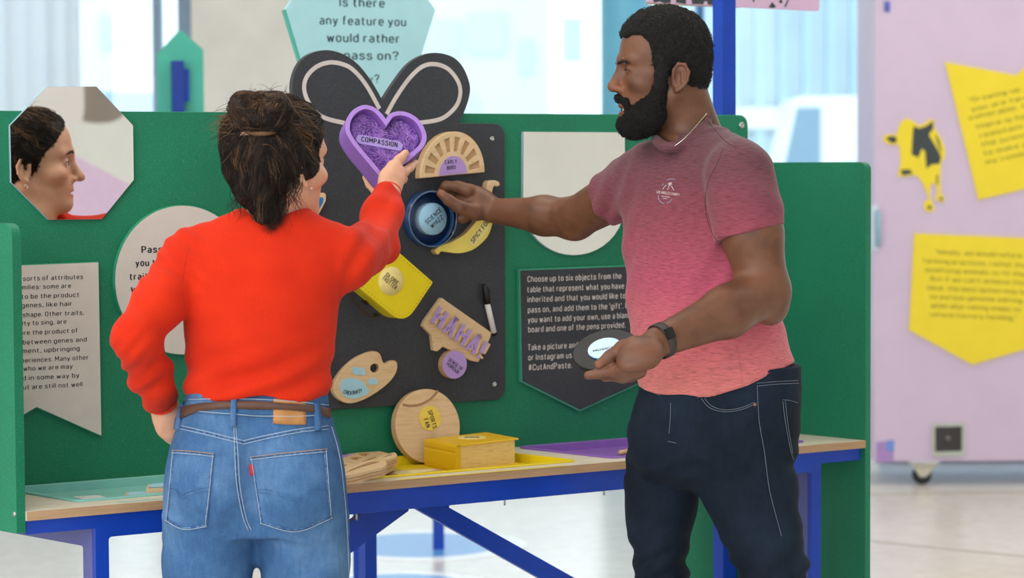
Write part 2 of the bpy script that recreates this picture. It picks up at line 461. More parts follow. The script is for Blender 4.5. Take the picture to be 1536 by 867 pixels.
def text_h(name, s, pl, x, y, w, cap_px, m, parent, off=0.0006, bold=0.02, zoff=0.0, right=False):
    """horizontal line on the plane that starts (or ends) at picture point x, y and is w pixels wide"""
    A = pl.px(x, y, zoff); B = pl.px(x + (-w if right else w), y, zoff); B = np.array([B[0], A[1]])
    if right: A, B = B, A
    c1 = pl.px(x, y - cap_px, zoff); c0 = pl.px(x, y, zoff)
    return text_ab(name, s, pl, A, B, c1[1] - c0[1], m, parent, zoff + off, bold)

# ================================================================== materials in use
GREEN = speckled('green_fibreboard', '1d7a59', '6fb596', thr=0.73, amt=0.45, scale=330)
GREEN_EDGE = mat('green_edge', '3f9d7c', 0.5, 0.06, 40)
BLACKB = speckled('charcoal_board', '3a3c41', '6a6c72', scale=420, thr=0.68, amt=0.35)
BLUE = mat('blue_paint', '0d3fae', 0.38, 0.10, 12)
CREAM = mat('warm_cream_laminate', 'd3c8c0', 0.6, 0.03, 25)
PLYEDGE = wood('plywood_edge', 'bd9a76', 'b08c67', (2, 2, 60), 5)
TOPLAM = wood('pale_maple_laminate', 'e0d8c6', 'd3c8b2', (3, 26, 3), 4, 0.42)
BIRCH = wood('birch_wood', 'e0c096', 'd6b282', (4, 4, 22), 5)
BIRCH2 = wood('birch_wood_side', 'd2ad82', 'bf986c', (8, 8, 90), 5)
DARKTXT = mat('black_print', '2a2628', 0.7, 0.05)
PALETXT = mat('pale_print', 'd8cdc6', 0.7, 0.04)
PURPLE = mat('purple_paint', '8e63b8', 0.5, 0.05, 30)
LILAC = mat('lilac_paint', 'b192cf', 0.55, 0.05, 30)
YELLOW = mat('yellow_paint', 'e8cf1c', 0.42, 0.05, 20)
PALEYEL = mat('pale_yellow_paint', 'e6cf62', 0.5, 0.04, 20)
TEAL = mat('teal_paint', '86c6bb', 0.45, 0.05, 16)
SKYBLUE = mat('light_blue_paint', 'a3cfdf', 0.5, 0.04, 22)
STEEL = mat('steel', 'b9bbb8', 0.3, 0.08, 40, metal=1.0)
PINK = mat('pink_laminate', 'cdb8d0', 0.45, 0.03, 5)
PINK2 = mat('pink_print_panel', 'd9b3cf', 0.5, 0.03, 9)

# ================================================================== hall
def floor_mat():
    t = NT('pale_concrete_floor'); v = t.coord()
    c = t.ramp(t.noise(v, 0.55, 5), [(0.3, lin('d3cec6')), (0.7, lin('e6e2db'))])
    c2 = t.ramp(t.noise(v, 14, 4), [(0.35, (0.93, 0.93, 0.93)), (0.65, (1.03, 1.03, 1.03))])
    t.color(t.mix(1.0, c, c2, 'MULTIPLY')); t.set(Roughness=0.22); t.b.inputs['Specular IOR Level'].default_value = 0.6
    t.bump(t.noise(v, 7, 3), 0.03, 0.01)
    return t.m
FY0, FY1, FX0, FX1 = -7.0, 13.6, -7.5, 8.0
fl = obj('floor', *box_geo(np.array([FX0, FY0, -0.2]), np.array([FX1 - FX0, 0, 0]), np.array([0, FY1 - FY0, 0]), np.array([0, 0, 0.2])), floor_mat())
tag(fl, 'pale polished concrete floor of the hall', kind='structure')
# saw-cut joints of the slab that show on the right
JOINT = mat('floor_joint', '9f968b', 0.8)
for (x0, y0, x1, y1) in ((1306, 812, 1536, 835), (1306, 742, 1536, 738)):
    a, b = atZ(x0, y0, 0), atZ(x1 + 120, y1 + (y1 - y0) * 120 / 230, 0)
    d = b - a; s = nrm(np.cross(d, EZ)) * 0.006
    o = obj('floor_joint', [a - s, b - s, b + s, a + s] + [p + EZ * 0.0015 for p in (a - s, b - s, b + s, a + s)],
            [(0, 3, 2, 1), (4, 5, 6, 7), (0, 1, 5, 4), (1, 2, 6, 5), (2, 3, 7, 6), (3, 0, 4, 7)], JOINT, fl)
WALLM = mat('cream_plaster', 'e6e1d7', 0.8, 0.04, 2.5)
CEILM = mat('white_ceiling', 'efeeea', 0.85, 0.03, 2.0)
def slab(name, x0, x1, y0, y1, z0, z1, m, label, parent=None, kind='structure'):
    o = obj(name, *box_geo(np.array([x0, y0, z0], float), np.array([x1 - x0, 0, 0.0]), np.array([0, y1 - y0, 0.0]), np.array([0, 0, z1 - z0])), m, parent)
    if parent is None: tag(o, label, kind=kind)
    return o
slab('ceiling', FX0, FX1, FY0, FY1, 4.6, 4.8, CEILM, 'white flat ceiling of the hall')
slab('wall_right', FX1 - 0.2, FX1, FY0, FY1, 0, 4.6, WALLM, 'plain cream wall seen in the mirrors')
slab('wall_left', FX0, FX0 + 0.2, FY0, FY1, 0, 4.6, WALLM, 'plain cream side wall of the hall')
for (x_, y_, sx_, sy_, lab_) in ((-2.2, 3.4, 5.0, 1.6, 'added long flat housing for the unseen fill lamp before the board'), (1.5, 6.6, 6.0, 1.2, 'added long flat housing for the unseen fill lamp above the green board'), (4.0, 10.0, 6.0, 1.4, 'added long flat housing for the unseen fill lamp above the pink cabinet')):
    hs_ = obj('fill_lamp_housing', *box_geo(np.array([x_ - sx_ / 2 - 0.06, y_ - sy_ / 2 - 0.06, 4.42]), np.array([sx_ + 0.12, 0, 0]), np.array([0, sy_ + 0.12, 0]), np.array([0, 0, 0.18])), mat('lamp_housing', 'e6e6e4', 0.5))  # housings added out of view to give the fill lamps fittings
    tag(hs_, lab_, 'fill lamp housing')
YB = 13.0
def wx(px, Y=YB): return (px - IW / 2) / F * Y
def wz(py, Y=YB): return H - (py - 237) / F * Y
SILL = 0.30
slab('wall_back', FX0, FX1, YB, YB + 0.25, 0, SILL, WALLM, 'low white sill wall under the tall windows')
slab('trim_1', FX0, FX1, YB, YB + 0.25, 4.2, 4.6, WALLM, 'plain lintel above the tall windows')
FRAMEB = mat('blue_window_frame', '2b6fa6', 0.4, 0.08, 8)
FRAMEG = mat('grey_window_frame', '7f95a8', 0.4, 0.08, 8)
PN_ = NT('window_glass'); tr_ = PN_.n('ShaderNodeBsdfTransparent'); tr_.inputs[0].default_value = (0.95, 0.98, 0.985, 1)
gl_ = PN_.n('ShaderNodeBsdfGlossy'); gl_.inputs['Roughness'].default_value = 0.02; mx_ = PN_.n('ShaderNodeMixShader'); mx_.inputs[0].default_value = 0.05
PN_.l(tr_.outputs[0], mx_.inputs[1]); PN_.l(gl_.outputs[0], mx_.inputs[2]); PN_.l(mx_.outputs[0], PN_.t.nodes['Material Output'].inputs[0]); PANE = PN_.m
def window(n, pxl, pxr, label, frames):
    root = thing('window_%d' % n, ((wx(pxl) + wx(pxr)) / 2, YB + 0.1, SILL), label, None)
    del_cat = root
    root['kind'] = 'structure'
    x0, x1 = wx(pxl), wx(pxr)
    obj('pane', *box_geo(np.array([x0, YB + 0.11, SILL]), np.array([x1 - x0, 0, 0]), np.array([0, 0.012, 0]), np.array([0, 0, 4.2 - SILL])), PANE, root)
    for a, b, m in frames:
        obj('mullion', *box_geo(np.array([wx(a), YB + 0.02, SILL]), np.array([wx(b) - wx(a), 0, 0]), np.array([0, 0.16, 0]), np.array([0, 0, 4.2 - SILL])), m, root)
    for z in (SILL, 3.3, 4.12):
        obj('transom', *box_geo(np.array([x0, YB + 0.04, z]), np.array([x1 - x0, 0, 0]), np.array([0, 0.12, 0]), np.array([0, 0, 0.08])), FRAMEG, root)
window(1, -1300, 304, 'tall window with blue mullions beside the concrete column', [(-900, -880, FRAMEG), (-400, -380, FRAMEG), (232, 241, FRAMEG), (270, 292, FRAMEG), (292, 304, FRAMEB)])
window(2, 470, 1470, 'wide bright window looking onto the street', [(1047, 1057, FRAMEB), (1300, 1320, FRAMEG)])
window(3, 1470, 3000, 'tall window behind the pink cabinet', [(1900, 1915, FRAMEG), (2500, 2515, FRAMEG)])
CONC = mat('raw_concrete', 'dedad3', 0.8, 0.08, 3.0, bump=0.1)
cc = obj('concrete_column', *box_geo(np.array([wx(304), YB - 0.35, 0]), np.array([wx(480) - wx(304), 0, 0]), np.array([0, 0.55, 0]), np.array([0, 0, 4.6])), CONC)
tag(cc, 'broad raw concrete column between the tall windows', 'column')
STEELB = mat('pale_blue_steel', '6fb9d8', 0.45, 0.06, 4)
cx_, cw_ = (wx(903, 12.4) + wx(976, 12.4)) / 2, (wx(976, 12.4) - wx(903, 12.4)) / 2
sc_ = lathe('steel_column', np.array([cx_, 12.4, 0]), EZ, [(0.001, 0), (cw_, 0), (cw_, 4.6), (0.001, 4.6)], STEELB, None, 28)
tag(sc_, 'round pale blue steel column in front of the window', 'column')
# white curtain on the far left
CT_ = NT('white_curtain'); CT_.color(CT_.ramp(CT_.noise(CT_.coord(), 6), [(0.3, lin('e4eaf0')), (0.7, lin('eef2f6'))])); CT_.set(Roughness=0.9)
tl_ = CT_.n('ShaderNodeBsdfTranslucent'); tl_.inputs[0].default_value = (0.95, 0.97, 1.0, 1); ms_ = CT_.n('ShaderNodeMixShader'); ms_.inputs[0].default_value = 0.6
CT_.l(CT_.b.outputs[0], ms_.inputs[1]); CT_.l(tl_.outputs[0], ms_.inputs[2]); CT_.l(ms_.outputs[0], CT_.t.nodes['Material Output'].inputs[0]); CURT = CT_.m
n = 120; xs = np.linspace(wx(-420, 12.6), wx(124, 12.6), n)
V = []; Fc = []
for i, x in enumerate(xs):
    y = 12.6 + 0.014 * math.sin(i * 0.95) + 0.008 * math.sin(i * 0.37)
    for (yy, z) in ((y, 0.03), (y, 4.3), (y + 0.006, 4.3), (y + 0.006, 0.03)): V.append((x, yy, z))
for i in range(n - 1):
    for k in range(4):
        Fc.append((i * 4 + k, i * 4 + (k + 1) % 4, i * 4 + 4 + (k + 1) % 4, i * 4 + 4 + k))
Fc += [(0, 3, 2, 1), tuple(4 * n - 4 + k for k in range(4))]
tag(obj('curtain', V, Fc, CURT, None, True), 'white floor-length curtain drawn beside the window', 'curtain')

# ------------------------------------------------------------------ street outside
GROUND = mat('pale_paving', 'd9d9d6', 0.9, 0.05, 0.6)
g = slab('street_ground', -40, 40, 13.7, 70, -0.3, -0.1, GROUND, 'pale paved street outside the windows')
FAC = mat('pale_metal_cladding', 'd3e2e8', 0.6, 0.05, 1.0)
FAC2 = mat('pale_render', 'e6eaec', 0.8, 0.04, 0.5)
fac = thing('street_building', (8, 40, -0.1), 'pale blue ribbed metal building across the street', 'building')
obj('wall', *box_geo(np.array([wx(985, 40), 40, -0.1]), np.array([14.0, 0, 0]), np.array([0, 6.0, 0]), np.array([0, 0, 9.0])), FAC, fac)
RIB = mat('pale_rib', 'b4d0dc', 0.6, 0.05, 1.0)
m_ = MB()
for i in range(34):
    x = wx(990, 39.9) + i * 0.38
    obj('rib', *box_geo(np.array([x, 39.86, -0.1]), np.array([0.16, 0, 0]), np.array([0, 0.14, 0]), np.array([0, 0, 9.0])), RIB, fac)
obj('band', *box_geo(np.array([wx(985, 39.8), 39.8, 1.9]), np.array([14.0, 0, 0]), np.array([0, 0.1, 0]), np.array([0, 0, 0.35])), FAC2, fac)
fac2 = thing('street_house', (-6, 44, -0.1), 'white rendered building across the street with faint windows', 'building')
obj('wall', *box_geo(np.array([wx(110, 44), 44, -0.1]), np.array([8.4, 0, 0]), np.array([0, 6.0, 0]), np.array([0, 0, 7.0])), FAC2, fac2)
GL = mat('pale_window_tint', 'cfe2ee', 0.3, 0.05, 1.0)
for (a, b, t_, bt) in ((640, 690, 30, 85), (705, 760, 20, 80), (845, 875, 28, 95), (155, 185, 20, 70), (780, 800, 60, 110)):
    obj('window', *box_geo(np.array([wx(a, 43.9), 43.9, wz(bt, 43.9)]), np.array([wx(b, 43.9) - wx(a, 43.9), 0, 0]), np.array([0, 0.12, 0]), np.array([0, 0, wz(t_, 43.9) - wz(bt, 43.9)])), GL, fac2)
# parked vehicles, each a small body with wheels and windows
def vehicle(name, label, pxl, pxr, Y, hgt, colr, van, cat):
    x0, x1 = wx(pxl, Y), wx(pxr, Y); L = x1 - x0; root = thing(name, ((x0 + x1) / 2, Y, -0.1), label, cat)
    body = [(0, 0.3), (0.0, 0.75), (0.04, 0.85), (0.22, 0.95), (0.36, hgt), (0.82, hgt), (0.97, 0.95), (1.0, 0.8), (1.0, 0.3)] if not van else \
           [(0, 0.3), (0.0, 0.95), (0.05, 1.1), (0.16, hgt * 0.98), (0.2, hgt), (1.0, hgt), (1.0, 0.3)]
    pl = Plane(np.array([x0, Y, -0.1]), np.array([1, 0, 0]), EZ)
    plate('body', pl, [[(a * L, b) for a, b in body]], -1.6, 0.0, mat(name + '_paint', colr, 0.3, 0.03), root, 0.04)
    win = [(0.26, 0.98), (0.38, hgt - 0.1), (0.56, hgt - 0.1), (0.56, 0.98)] if not van else [(0.07, 1.1), (0.17, hgt - 0.15), (0.3, hgt - 0.15), (0.3, 1.1)]
    plate('window', pl, [[(a * L, b) for a, b in win]], 0, 0.02, mat('vehicle_glass', '8aa9bd', 0.15, 0.05), root)
    if not van: plate('window', pl, [[(0.58 * L, 0.98), (0.58 * L, hgt - 0.1), (0.80 * L, hgt - 0.1), (0.92 * L, 0.98)]], 0, 0.02, mat('vehicle_glass', '4d6f88'), root)
    for a in (0.18, 0.8):
        lathe('wheel', np.array([x0 + a * L, Y + 0.1, 0.22]), np.array([0, -1, 0]), [(0.001, 0), (0.32, 0), (0.32, 0.18), (0.16, 0.2), (0.001, 0.2)], mat('tyre', '3b3d40', 0.8), root, 20)
    return root
vehicle('van', 'white delivery van parked behind the dark glazed car', 1150, 1420, 33, 2.35, 'f2f3f3', True, 'van')
vehicle('car', 'pale blue parked car seen through the window', 1150, 1560, 24, 1.5, '9fc2d6', False, 'car')
vehicle('car', 'white parked car outside the bright window', 560, 830, 30, 1.5, 'eceff2', False, 'car')
# low white wall with a blue hoarding outside the left window
wl = obj('hoarding', *box_geo(np.array([wx(60, 26), 26, -0.1]), np.array([3.2, 0, 0]), np.array([0, 0.1, 0]), np.array([0, 0, wz(135, 26) + 0.1])), mat('pale_blue_hoarding', 'a3bfe2', 0.7, 0.05, 1))
tag(wl, 'pale blue low hoarding outside the left window', 'fence')
wl = obj('site_cabin', *box_geo(np.array([wx(182, 30), 36, -0.1]), np.array([2.2, 0, 0]), np.array([0, 2, 0]), np.array([0, 0, wz(72, 30) + 0.1])), FAC2)
tag(wl, 'plain white site cabin behind the blue hoarding', 'cabin')

# ------------------------------------------------------------------ things behind the photographer's right, seen in the octagonal mirror
def mirror_target(px, py, dist):
    """place seen in the board's mirrors at a picture point, dist metres from the board"""
    q = BOARD.px(px, py); p = BOARD.w(*q, 0.02); d = nrm(p - CAM); r = d - 2 * (d @ BOARD.n) * BOARD.n
    return p + r * dist
mp = [mirror_target(x, y, 6.2) for x, y in ((96, 226), (330, 350), (330, 560), (96, 560))]
ctr = sum(mp) / 4; ex_ = nrm((mp[1] - mp[0]) * np.array([1, 1, 0])); 
plm = Plane(mp[0], ex_, EZ)
lp = [np.array([(p - plm.o) @ plm.ex, (p - plm.o) @ plm.ey]) for p in mp]
lo = min(q[1] for q in lp); 
if plm.n @ (BOARD.o - plm.o) < 0:
    plm = Plane(mp[0], -ex_, EZ); lp = [np.array([-a, b]) for a, b in lp]
zfl = -plm.o[2]
slant = [lp[0], lp[1], np.array([lp[1][0], zfl]), np.array([lp[0][0], zfl])]
o = plate('slanted_screen', plm, [slant], -0.03, 0.0, mat('pink_panel_far', 'e3c6e2', 0.5, 0.03))
tag(o, 'pink screen with a slanted top edge, seen in the octagonal mirror', 'screen')
TAUPE = mat('taupe_fabric', 'a3968a', 0.85, 0.06, 5)
def hung_panel(name, label, px0, px1, py0, py1, dist, m):
    c = [mirror_target(x, y, dist) for x, y in ((px0, py0), (px1, py0), (px1, py1), (px0, py1))]
    e = nrm((c[1] - c[0]) * np.array([1, 1, 0])); p = Plane(c[0], e, EZ); s = 1
    if p.n @ (BOARD.o - p.o) < 0: p = Plane(c[0], -e, EZ); s = -1
    q = [np.array([(k - p.o) @ p.ex, (k - p.o) @ p.ey]) for k in c]
    top = 4.6 - p.o[2]; w = [q[0][0], q[1][0]]; bt = q[2][1]
    o = plate(name, p, [rounded([(w[0], top), (w[0], bt), (w[1], bt), (w[1], top)], [0, 0.22, 0.22, 0], 6)], -0.06, 0, m)
    tag(o, label, 'panel')
hung_panel('acoustic_panel', 'taupe hanging acoustic panel with rounded lower corners', 100, 190, 60, 185, 7.4, TAUPE)
hung_panel('acoustic_panel', 'off-white hanging acoustic panel with rounded lower corners', 40, 122, 60, 200, 7.0, mat('offwhite_fabric', 'eee8e2', 0.85, 0.03, 5))

# ================================================================== booth: table, board, wings
WDIR = nrm(atZ(1191, 650.3, HT) - TB)            # end panels run this way from the table's front corners
WD = WDIR / (WDIR @ TV)
WPL = Plane(TA, -WDIR, EZ)
def wing(name, label, base, t0, t1, z0, z1, back, r, up=None):
    """end panel: thickness t0..t1 along the table, front edge at base, rounded front top corner"""
    pl = Plane(base + TU * t0, -WDIR, EZ)        # x towards the viewer
    lp = rounded([(-back, z0), (0, z0), (0, z1), (-back, z1)], [0, 0, r, 0], 8)
    if up is not None: lp = [q for q in lp if not (q[0] == -back and q[1] == z1)] + [np.array([-up, z1]), np.array([-up, base[2] - 0.030]), np.array([-back, base[2] - 0.030])]
    lp = [(a, b - base[2]) for a, b in lp]
    th = (t1 - t0) * abs(TU @ pl.n); s = np.sign(TU @ pl.n)
    o = plate(name, pl, [lp], min(0, s * th), max(0, s * th), GREEN, None, 0.0)
    tag(o, label, 'panel'); return o
fz = lambda y, Pt: H - (y - 240) / F * Pt[1]
TH = 0.021
wl_ = wing('end_panel', 'green end panel ending just below the table top, beside the cream banner sign', TA, -TH, 0.0, fz(801, TA), fz(334, TA), 0.56, 0.03)
wr_ = wing('end_panel', 'green end panel reaching down to the floor beside the pink cabinet', TB, 0.0, TH, 0.0, fz(249, TB), 0.64, 0.022, BD / (WDIR @ TV) - 0.0005)
for w_, pts in ((wl_, [(22, 771)]),):
    pl = Plane(TA - TU * TH, -WDIR, EZ)
    if pl.n @ (CAM - pl.o) < 0: pl = Plane(pl.o, WDIR, EZ)
    q = pl.px(22, 771)
    lathe('bolt', pl.w(q[0], q[1], 0), pl.n, [(0.005, 0), (0.005, 0.002), (0.003, 0.003), (0.0005, 0.003)], STEEL, w_, 12)
# board
bz = lambda py, px=600: BOARD.px(px, py)[1]
bl, br = BOARD.px(-75, 400)[0], BOARD.px(1122, 200)[0]
btop = (BOARD.px(200, 167)[1] + BOARD.px(1000, 172)[1]) / 2
board = plate('display_board', BOARD, [rounded([(bl, -0.0175), (br, -0.0175), (br, btop), (bl, btop)], [0, 0, 0.03, 0], 8)], -0.018, 0, GREEN, None, 0.001)
tag(board, 'long green speckled fibreboard back panel standing behind the table', 'board')
def bolt(pl, px, py, parent, r=0.008, zoff=0.0, m=STEEL):
    q = pl.px(px, py, zoff); p = pl.w(q[0], q[1], zoff)
    lathe('bolt', p, pl.n, [(r, 0), (r, r * 0.25), (r * 0.75, r * 0.55), (r * 0.35, r * 0.55), (r * 0.3, r * 0.2), (0.0004, r * 0.2)], m, parent, 16)
bolt(BOARD, 1112, 188, board, 0.0085)
# posts behind the board
def post(name, pxl, pxr, py_top, off, label, w=None, cat='post'):
    q = BOARD.px((pxl + pxr) / 2, 300, -off); base = BOARD.w(q[0], 0, -off); base[2] = 0
    top = H - (py_top - 240) / F * base[1]
    w = w or (pxr - pxl) * base[1] / F / (TU[0] + 0.54)
    o = rbox(name, base - TU * w / 2 - TV * 0, TU * w, TV * w, EZ * top, BLUE, None, 0.0008)
    return tag(o, label, cat)
post('support_post', 1077, 1111, -10, 0.02, 'square blue post rising above the board behind the bearded man')
post('support_post', 541, 563, 760, 0.55, 'blue support post standing under the table behind the left brace', 0.034)

# table -------------------------------------------------------------
tbl = thing('display_table', TA + TU * TL / 2 + TV * 0.15 - EZ * HT, 'long table with pale maple top and blue painted frame', 'table')
tz = 0.0165
def tpx(x, y, z=0.0): return TABLE.px(x, y, z)
def tray_quad(fl_, fr_, vback):
    """front-left and front-right corners in the picture, back at table depth vback; sides run with the end panels"""
    a, b = tpx(*fl_), tpx(*fr_); m = (a[1] + b[1]) / 2
    a[1] = b[1] = m; s = (WDIR @ TU) / (WDIR @ TV)
    return [a, b, b + np.array([s, 1]) * (vback - m), a + np.array([s, 1]) * (vback - m)]
trays = {'teal': tray_quad((117, 753), (500, 721), 0.345), 'yellow': tray_quad((540, 720), (864, 692.5), 0.345), 'purple': tray_quad((922, 688.5), (1204, 663), 0.35)}
sk = (WDIR @ TU) / (WDIR @ TV)
outline = [(0, 0), (TL, 0), (TL + sk * BD, BD), (sk * BD, BD)]
holes = [rounded(q, 0.02, 5) for q in trays.values()]
top = plate('table_top', TABLE, [outline] + holes, -0.0185, 0, TOPLAM, tbl)
plate('front_edge', TABLE, [[(0, -0.0012), (TL, -0.0012), (TL, 0.0), (0, 0.0)]], -0.0185, -0.0004, PLYEDGE, top)
TFRONT = Plane(TA, TU, EZ)
fp = lambda x, y: TFRONT.px(x, y, -0.012)
apron_pts = [fp(42, 781), fp(42, 800.5), fp(140, 793.5), None]
# apron with its cut-outs: blue sheet just behind the front edge
xl, xr = fp(143, 820)[0], fp(163.5, 820)[0]; xl2, xr2 = fp(1217.5, 760)[0], fp(1231.5, 760)[0]
zb1, zb2 = fp(90, 797.5)[1], fp(400, 783.5)[1]; zb3 = fp(1260, 692.5)[1]
ap = [(0.003, -0.0185), (0.003, zb1), (xl, zb1), (xl, -HT), (xr, -HT)] + rounded([(xr, -HT), (xr, zb2), (xl2, zb2), (xl2, -HT)], [0, 0.008, 0.008, 0], 4)[1:-1] + \
     [(xl2, -HT), (xr2, -HT)] + rounded([(xr2, -HT), (xr2, zb3), (TL - 0.0055, zb3)], [0, 0.008, 0], 4)[1:-1] + [(TL - 0.0055, zb3), (TL - 0.0055, -0.0185)]
plate('front_frame', TFRONT, [ap], -0.030, -0.012, BLUE, tbl, 0.0006)
zr = zb2 - 0.006
plate('back_rail', TFRONT, [[(0.0062 + sk * BD, -0.0185), (0.0062 + sk * BD, zb2), (TL + sk * BD - 0.003, zb2), (TL + sk * BD - 0.003, -0.0185)]], -BD + 0.01, -BD + 0.028, BLUE, tbl)
# end frames run back under the top
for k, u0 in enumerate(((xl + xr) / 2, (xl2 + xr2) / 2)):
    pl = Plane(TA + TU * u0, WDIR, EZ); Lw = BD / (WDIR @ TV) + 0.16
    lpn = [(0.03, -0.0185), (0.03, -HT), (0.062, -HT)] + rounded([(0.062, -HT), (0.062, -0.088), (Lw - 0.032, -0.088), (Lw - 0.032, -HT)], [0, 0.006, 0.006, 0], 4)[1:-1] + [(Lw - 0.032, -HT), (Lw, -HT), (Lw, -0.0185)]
    plate('end_frame', pl, [lpn], -0.009, 0.009, mat('blue_lit_by_floor', '5a5f9a', 0.4, 0.05, 12), tbl, 0.0005)  # frame blue lightened to carry the floor's reflected light in its colour
# diagonal braces
BR = Plane(TA + TV * 0.14, TU, EZ)
def brace(p):
    q = BR.pts(p); 
    plate('brace', BR, [q], -0.012, 0.006, BLUE, tbl, 0.0005)
def ext(a, b, t): return (b[0] + (b[0] - a[0]) * t, b[1] + (b[1] - a[1]) * t)
brace([(614, 758), (672, 752), (672, 761), ext((672, 761), (861, 867), 1.5), ext((614, 765), (800, 867), 1.5)][::-1])
brace([(548, 765), (611, 758), (611, 766), ext((611, 766), (522, 831), 3.2), ext((548, 772), (440, 850), 2.4)][::-1])
for (x, y) in ((757, 754), (906, 739), (535, 776)):
    q = TFRONT.px(x, y, -0.06); p = TFRONT.w(q[0], q[1], -0.06)
    lathe('bolt', p - EZ * 0.006, EZ, [(0.0005, 0), (0.0022, 0), (0.0022, 0.02), (0.0005, 0.02)], STEEL, tbl, 8)
# trays let into the top ---------------------------------------------
TD = 0.015
def tray(name, key, m, label):
    q = trays[key]; c = sum(q) / 4
    root = thing(name, TABLE.w(c[0], c[1], -TD), label, 'tray')
    o_ = np.asarray(rounded(q, 0.02, 5)); inn = inset(o_, 0.006); out = inset(o_, -0.006)
    if area2(o_) < 0: o_ = o_[::-1]; inn = inset(o_, 0.006); out = inset(o_, -0.006)
    plate('rim', TABLE, [list(out), list(inn)], 0.0003, 0.004, m, root, 0.0008)
    plate('wall', TABLE, [list(inset(o_, 0.0008)), list(inn)], -TD, 0.0004, m, root)
    plate('base', TABLE, [list(inset(o_, 0.0008))], -TD - 0.002, -TD, m, root)
    return root
t_teal = tray('teal_tray', 'teal', TEAL, 'shallow pale teal tray let into the table beside the left end panel')
t_yel = tray('yellow_tray', 'yellow', YELLOW, 'shallow yellow tray let into the table under the book')
t_pur = tray('purple_tray', 'purple', PURPLE, 'shallow purple tray let into the table behind the bearded man')
for root, (x0, y0, x1, y1), m in ((t_teal, (176, 754, 252, 747), TEAL), (t_yel, (600, 720, 846, 698.5), YELLOW)):
    a, b = tpx(x0, y0), tpx(x1, y1)
    plate('table_stripe', TABLE, [[(a[0], a[1] - 0.004), (b[0], a[1] - 0.004), (b[0], a[1] + 0.004), (a[0], a[1] + 0.004)]], 0.0002, 0.0006, m, root)

# ================================================================== background stands
CAB_Y = 11.0
cab = thing('pink_cabinet', (wx(1430, CAB_Y), CAB_Y + 0.3, 0), 'tall pale pink cabinet on casters carrying yellow signs', 'cabinet')
cx0, cx1 = wx(1312, CAB_Y), wx(1790, CAB_Y); cz0 = wz(697, CAB_Y)
obj('body', *box_geo(np.array([cx0, CAB_Y, cz0]), np.array([cx1 - cx0, 0, 0]), np.array([0, 0.55, 0]), np.array([0, 0, 2.5 - cz0])), PINK, cab)
CABF = Plane(np.array([0, CAB_Y, 0]), np.array([1.0, 0, 0]), EZ)
for (a, b) in ((1325, 1350), (1740, 1765)):
    x0 = wx(a, CAB_Y)
    cst = obj('caster', *box_geo(np.array([x0 + 0.13, CAB_Y + 0.04, cz0 - 0.015]), np.array([0.13, 0, 0]), np.array([0, 0.09, 0]), np.array([0, 0, 0.015])), STEEL, cab)
    lathe('wheel', np.array([x0 + 0.185, CAB_Y + 0.05, 0.042]), np.array([0, 1.0, 0]), [(0.001, 0), (0.03, 0), (0.042, 0.006), (0.042, 0.03), (0.03, 0.036), (0.001, 0.036)], mat('black_rubber', '2c2f33', 0.7), cst, 24)
    plate('fork', Plane(np.array([x0 + 0.13, CAB_Y + 0.044, 0]), np.array([1.0, 0, 0]), EZ), [[(0.0, cz0 - 0.015), (0.045, 0.035), (0.07, 0.035), (0.125, cz0 - 0.015)]], -0.004, 0.0, mat('caster_fork', 'cfc9b6', 0.4, 0.05), cst)
def onf(pts, o=0.0): return CABF.pts(pts, o)
# recessed socket box
sb = plate('socket_box', CABF, [onf([(1398, 636), (1446, 635), (1446, 683), (1398, 684)])], 0, 0.012, mat('socket_frame', 'b9c0b4', 0.5), cab)
plate('socket_insert', CABF, [onf([(1402, 640), (1442, 639), (1442, 676), (1402, 677)])], 0.012, 0.014, mat('socket_black', '3a3636', 0.6), sb)
lathe('socket_hub', CABF.w(*CABF.px(1421, 657), 0.012), CABF.n, [(0.012, 0), (0.012, 0.012), (0.004, 0.014), (0.0005, 0.014)], mat('socket_hub', '6c6667', 0.5), sb, 14)
plate('tape_patch', CABF, [onf([(1314, 663), (1340, 661), (1340, 693), (1314, 694)])], 0, 0.002, mat('mauve_tape', 'a886bf', 0.6), cab)
plate('tape_patch', CABF, [onf([(1329, 661), (1341, 660), (1341, 676), (1329, 677)])], 0.002, 0.003, mat('blue_tape', '6f8fd6', 0.6), cab)
plate('tape_patch', CABF, [onf([(1326, 2), (1335, 2), (1335, 18), (1326, 18)])], 0, 0.003, mat('blue_sticker', '5a62b4', 0.6), cab)
hd = obj('handle', *box_geo(CABF.w(*CABF.px(1307, 376), 0), np.array([0.03, 0, 0]), np.array([0, -0.012, 0]), np.array([0, 0, 0.20])), mat('brushed_latch', 'bcc6cf', 0.35, metal=0.6), cab)
tube('grip', [CABF.w(*CABF.px(1316, 368), 0.012), CABF.w(*CABF.px(1316, 366), 0.04), CABF.w(*CABF.px(1316, 320), 0.04), CABF.w(*CABF.px(1316, 318), 0.012)], 0.009, mat('latch_grip', '8fb6cc', 0.4), hd, 10)
rail = tube('floor_rail', [(wx(1320, 11.9), 11.9, 0.04), (wx(2050, 11.9), 11.9, 0.04)], 0.04, mat('blue_rail', '2d7fc0', 0.4), None, 16)
tag(rail, 'blue tubular rail lying on the floor behind the pink cabinet', 'rail')
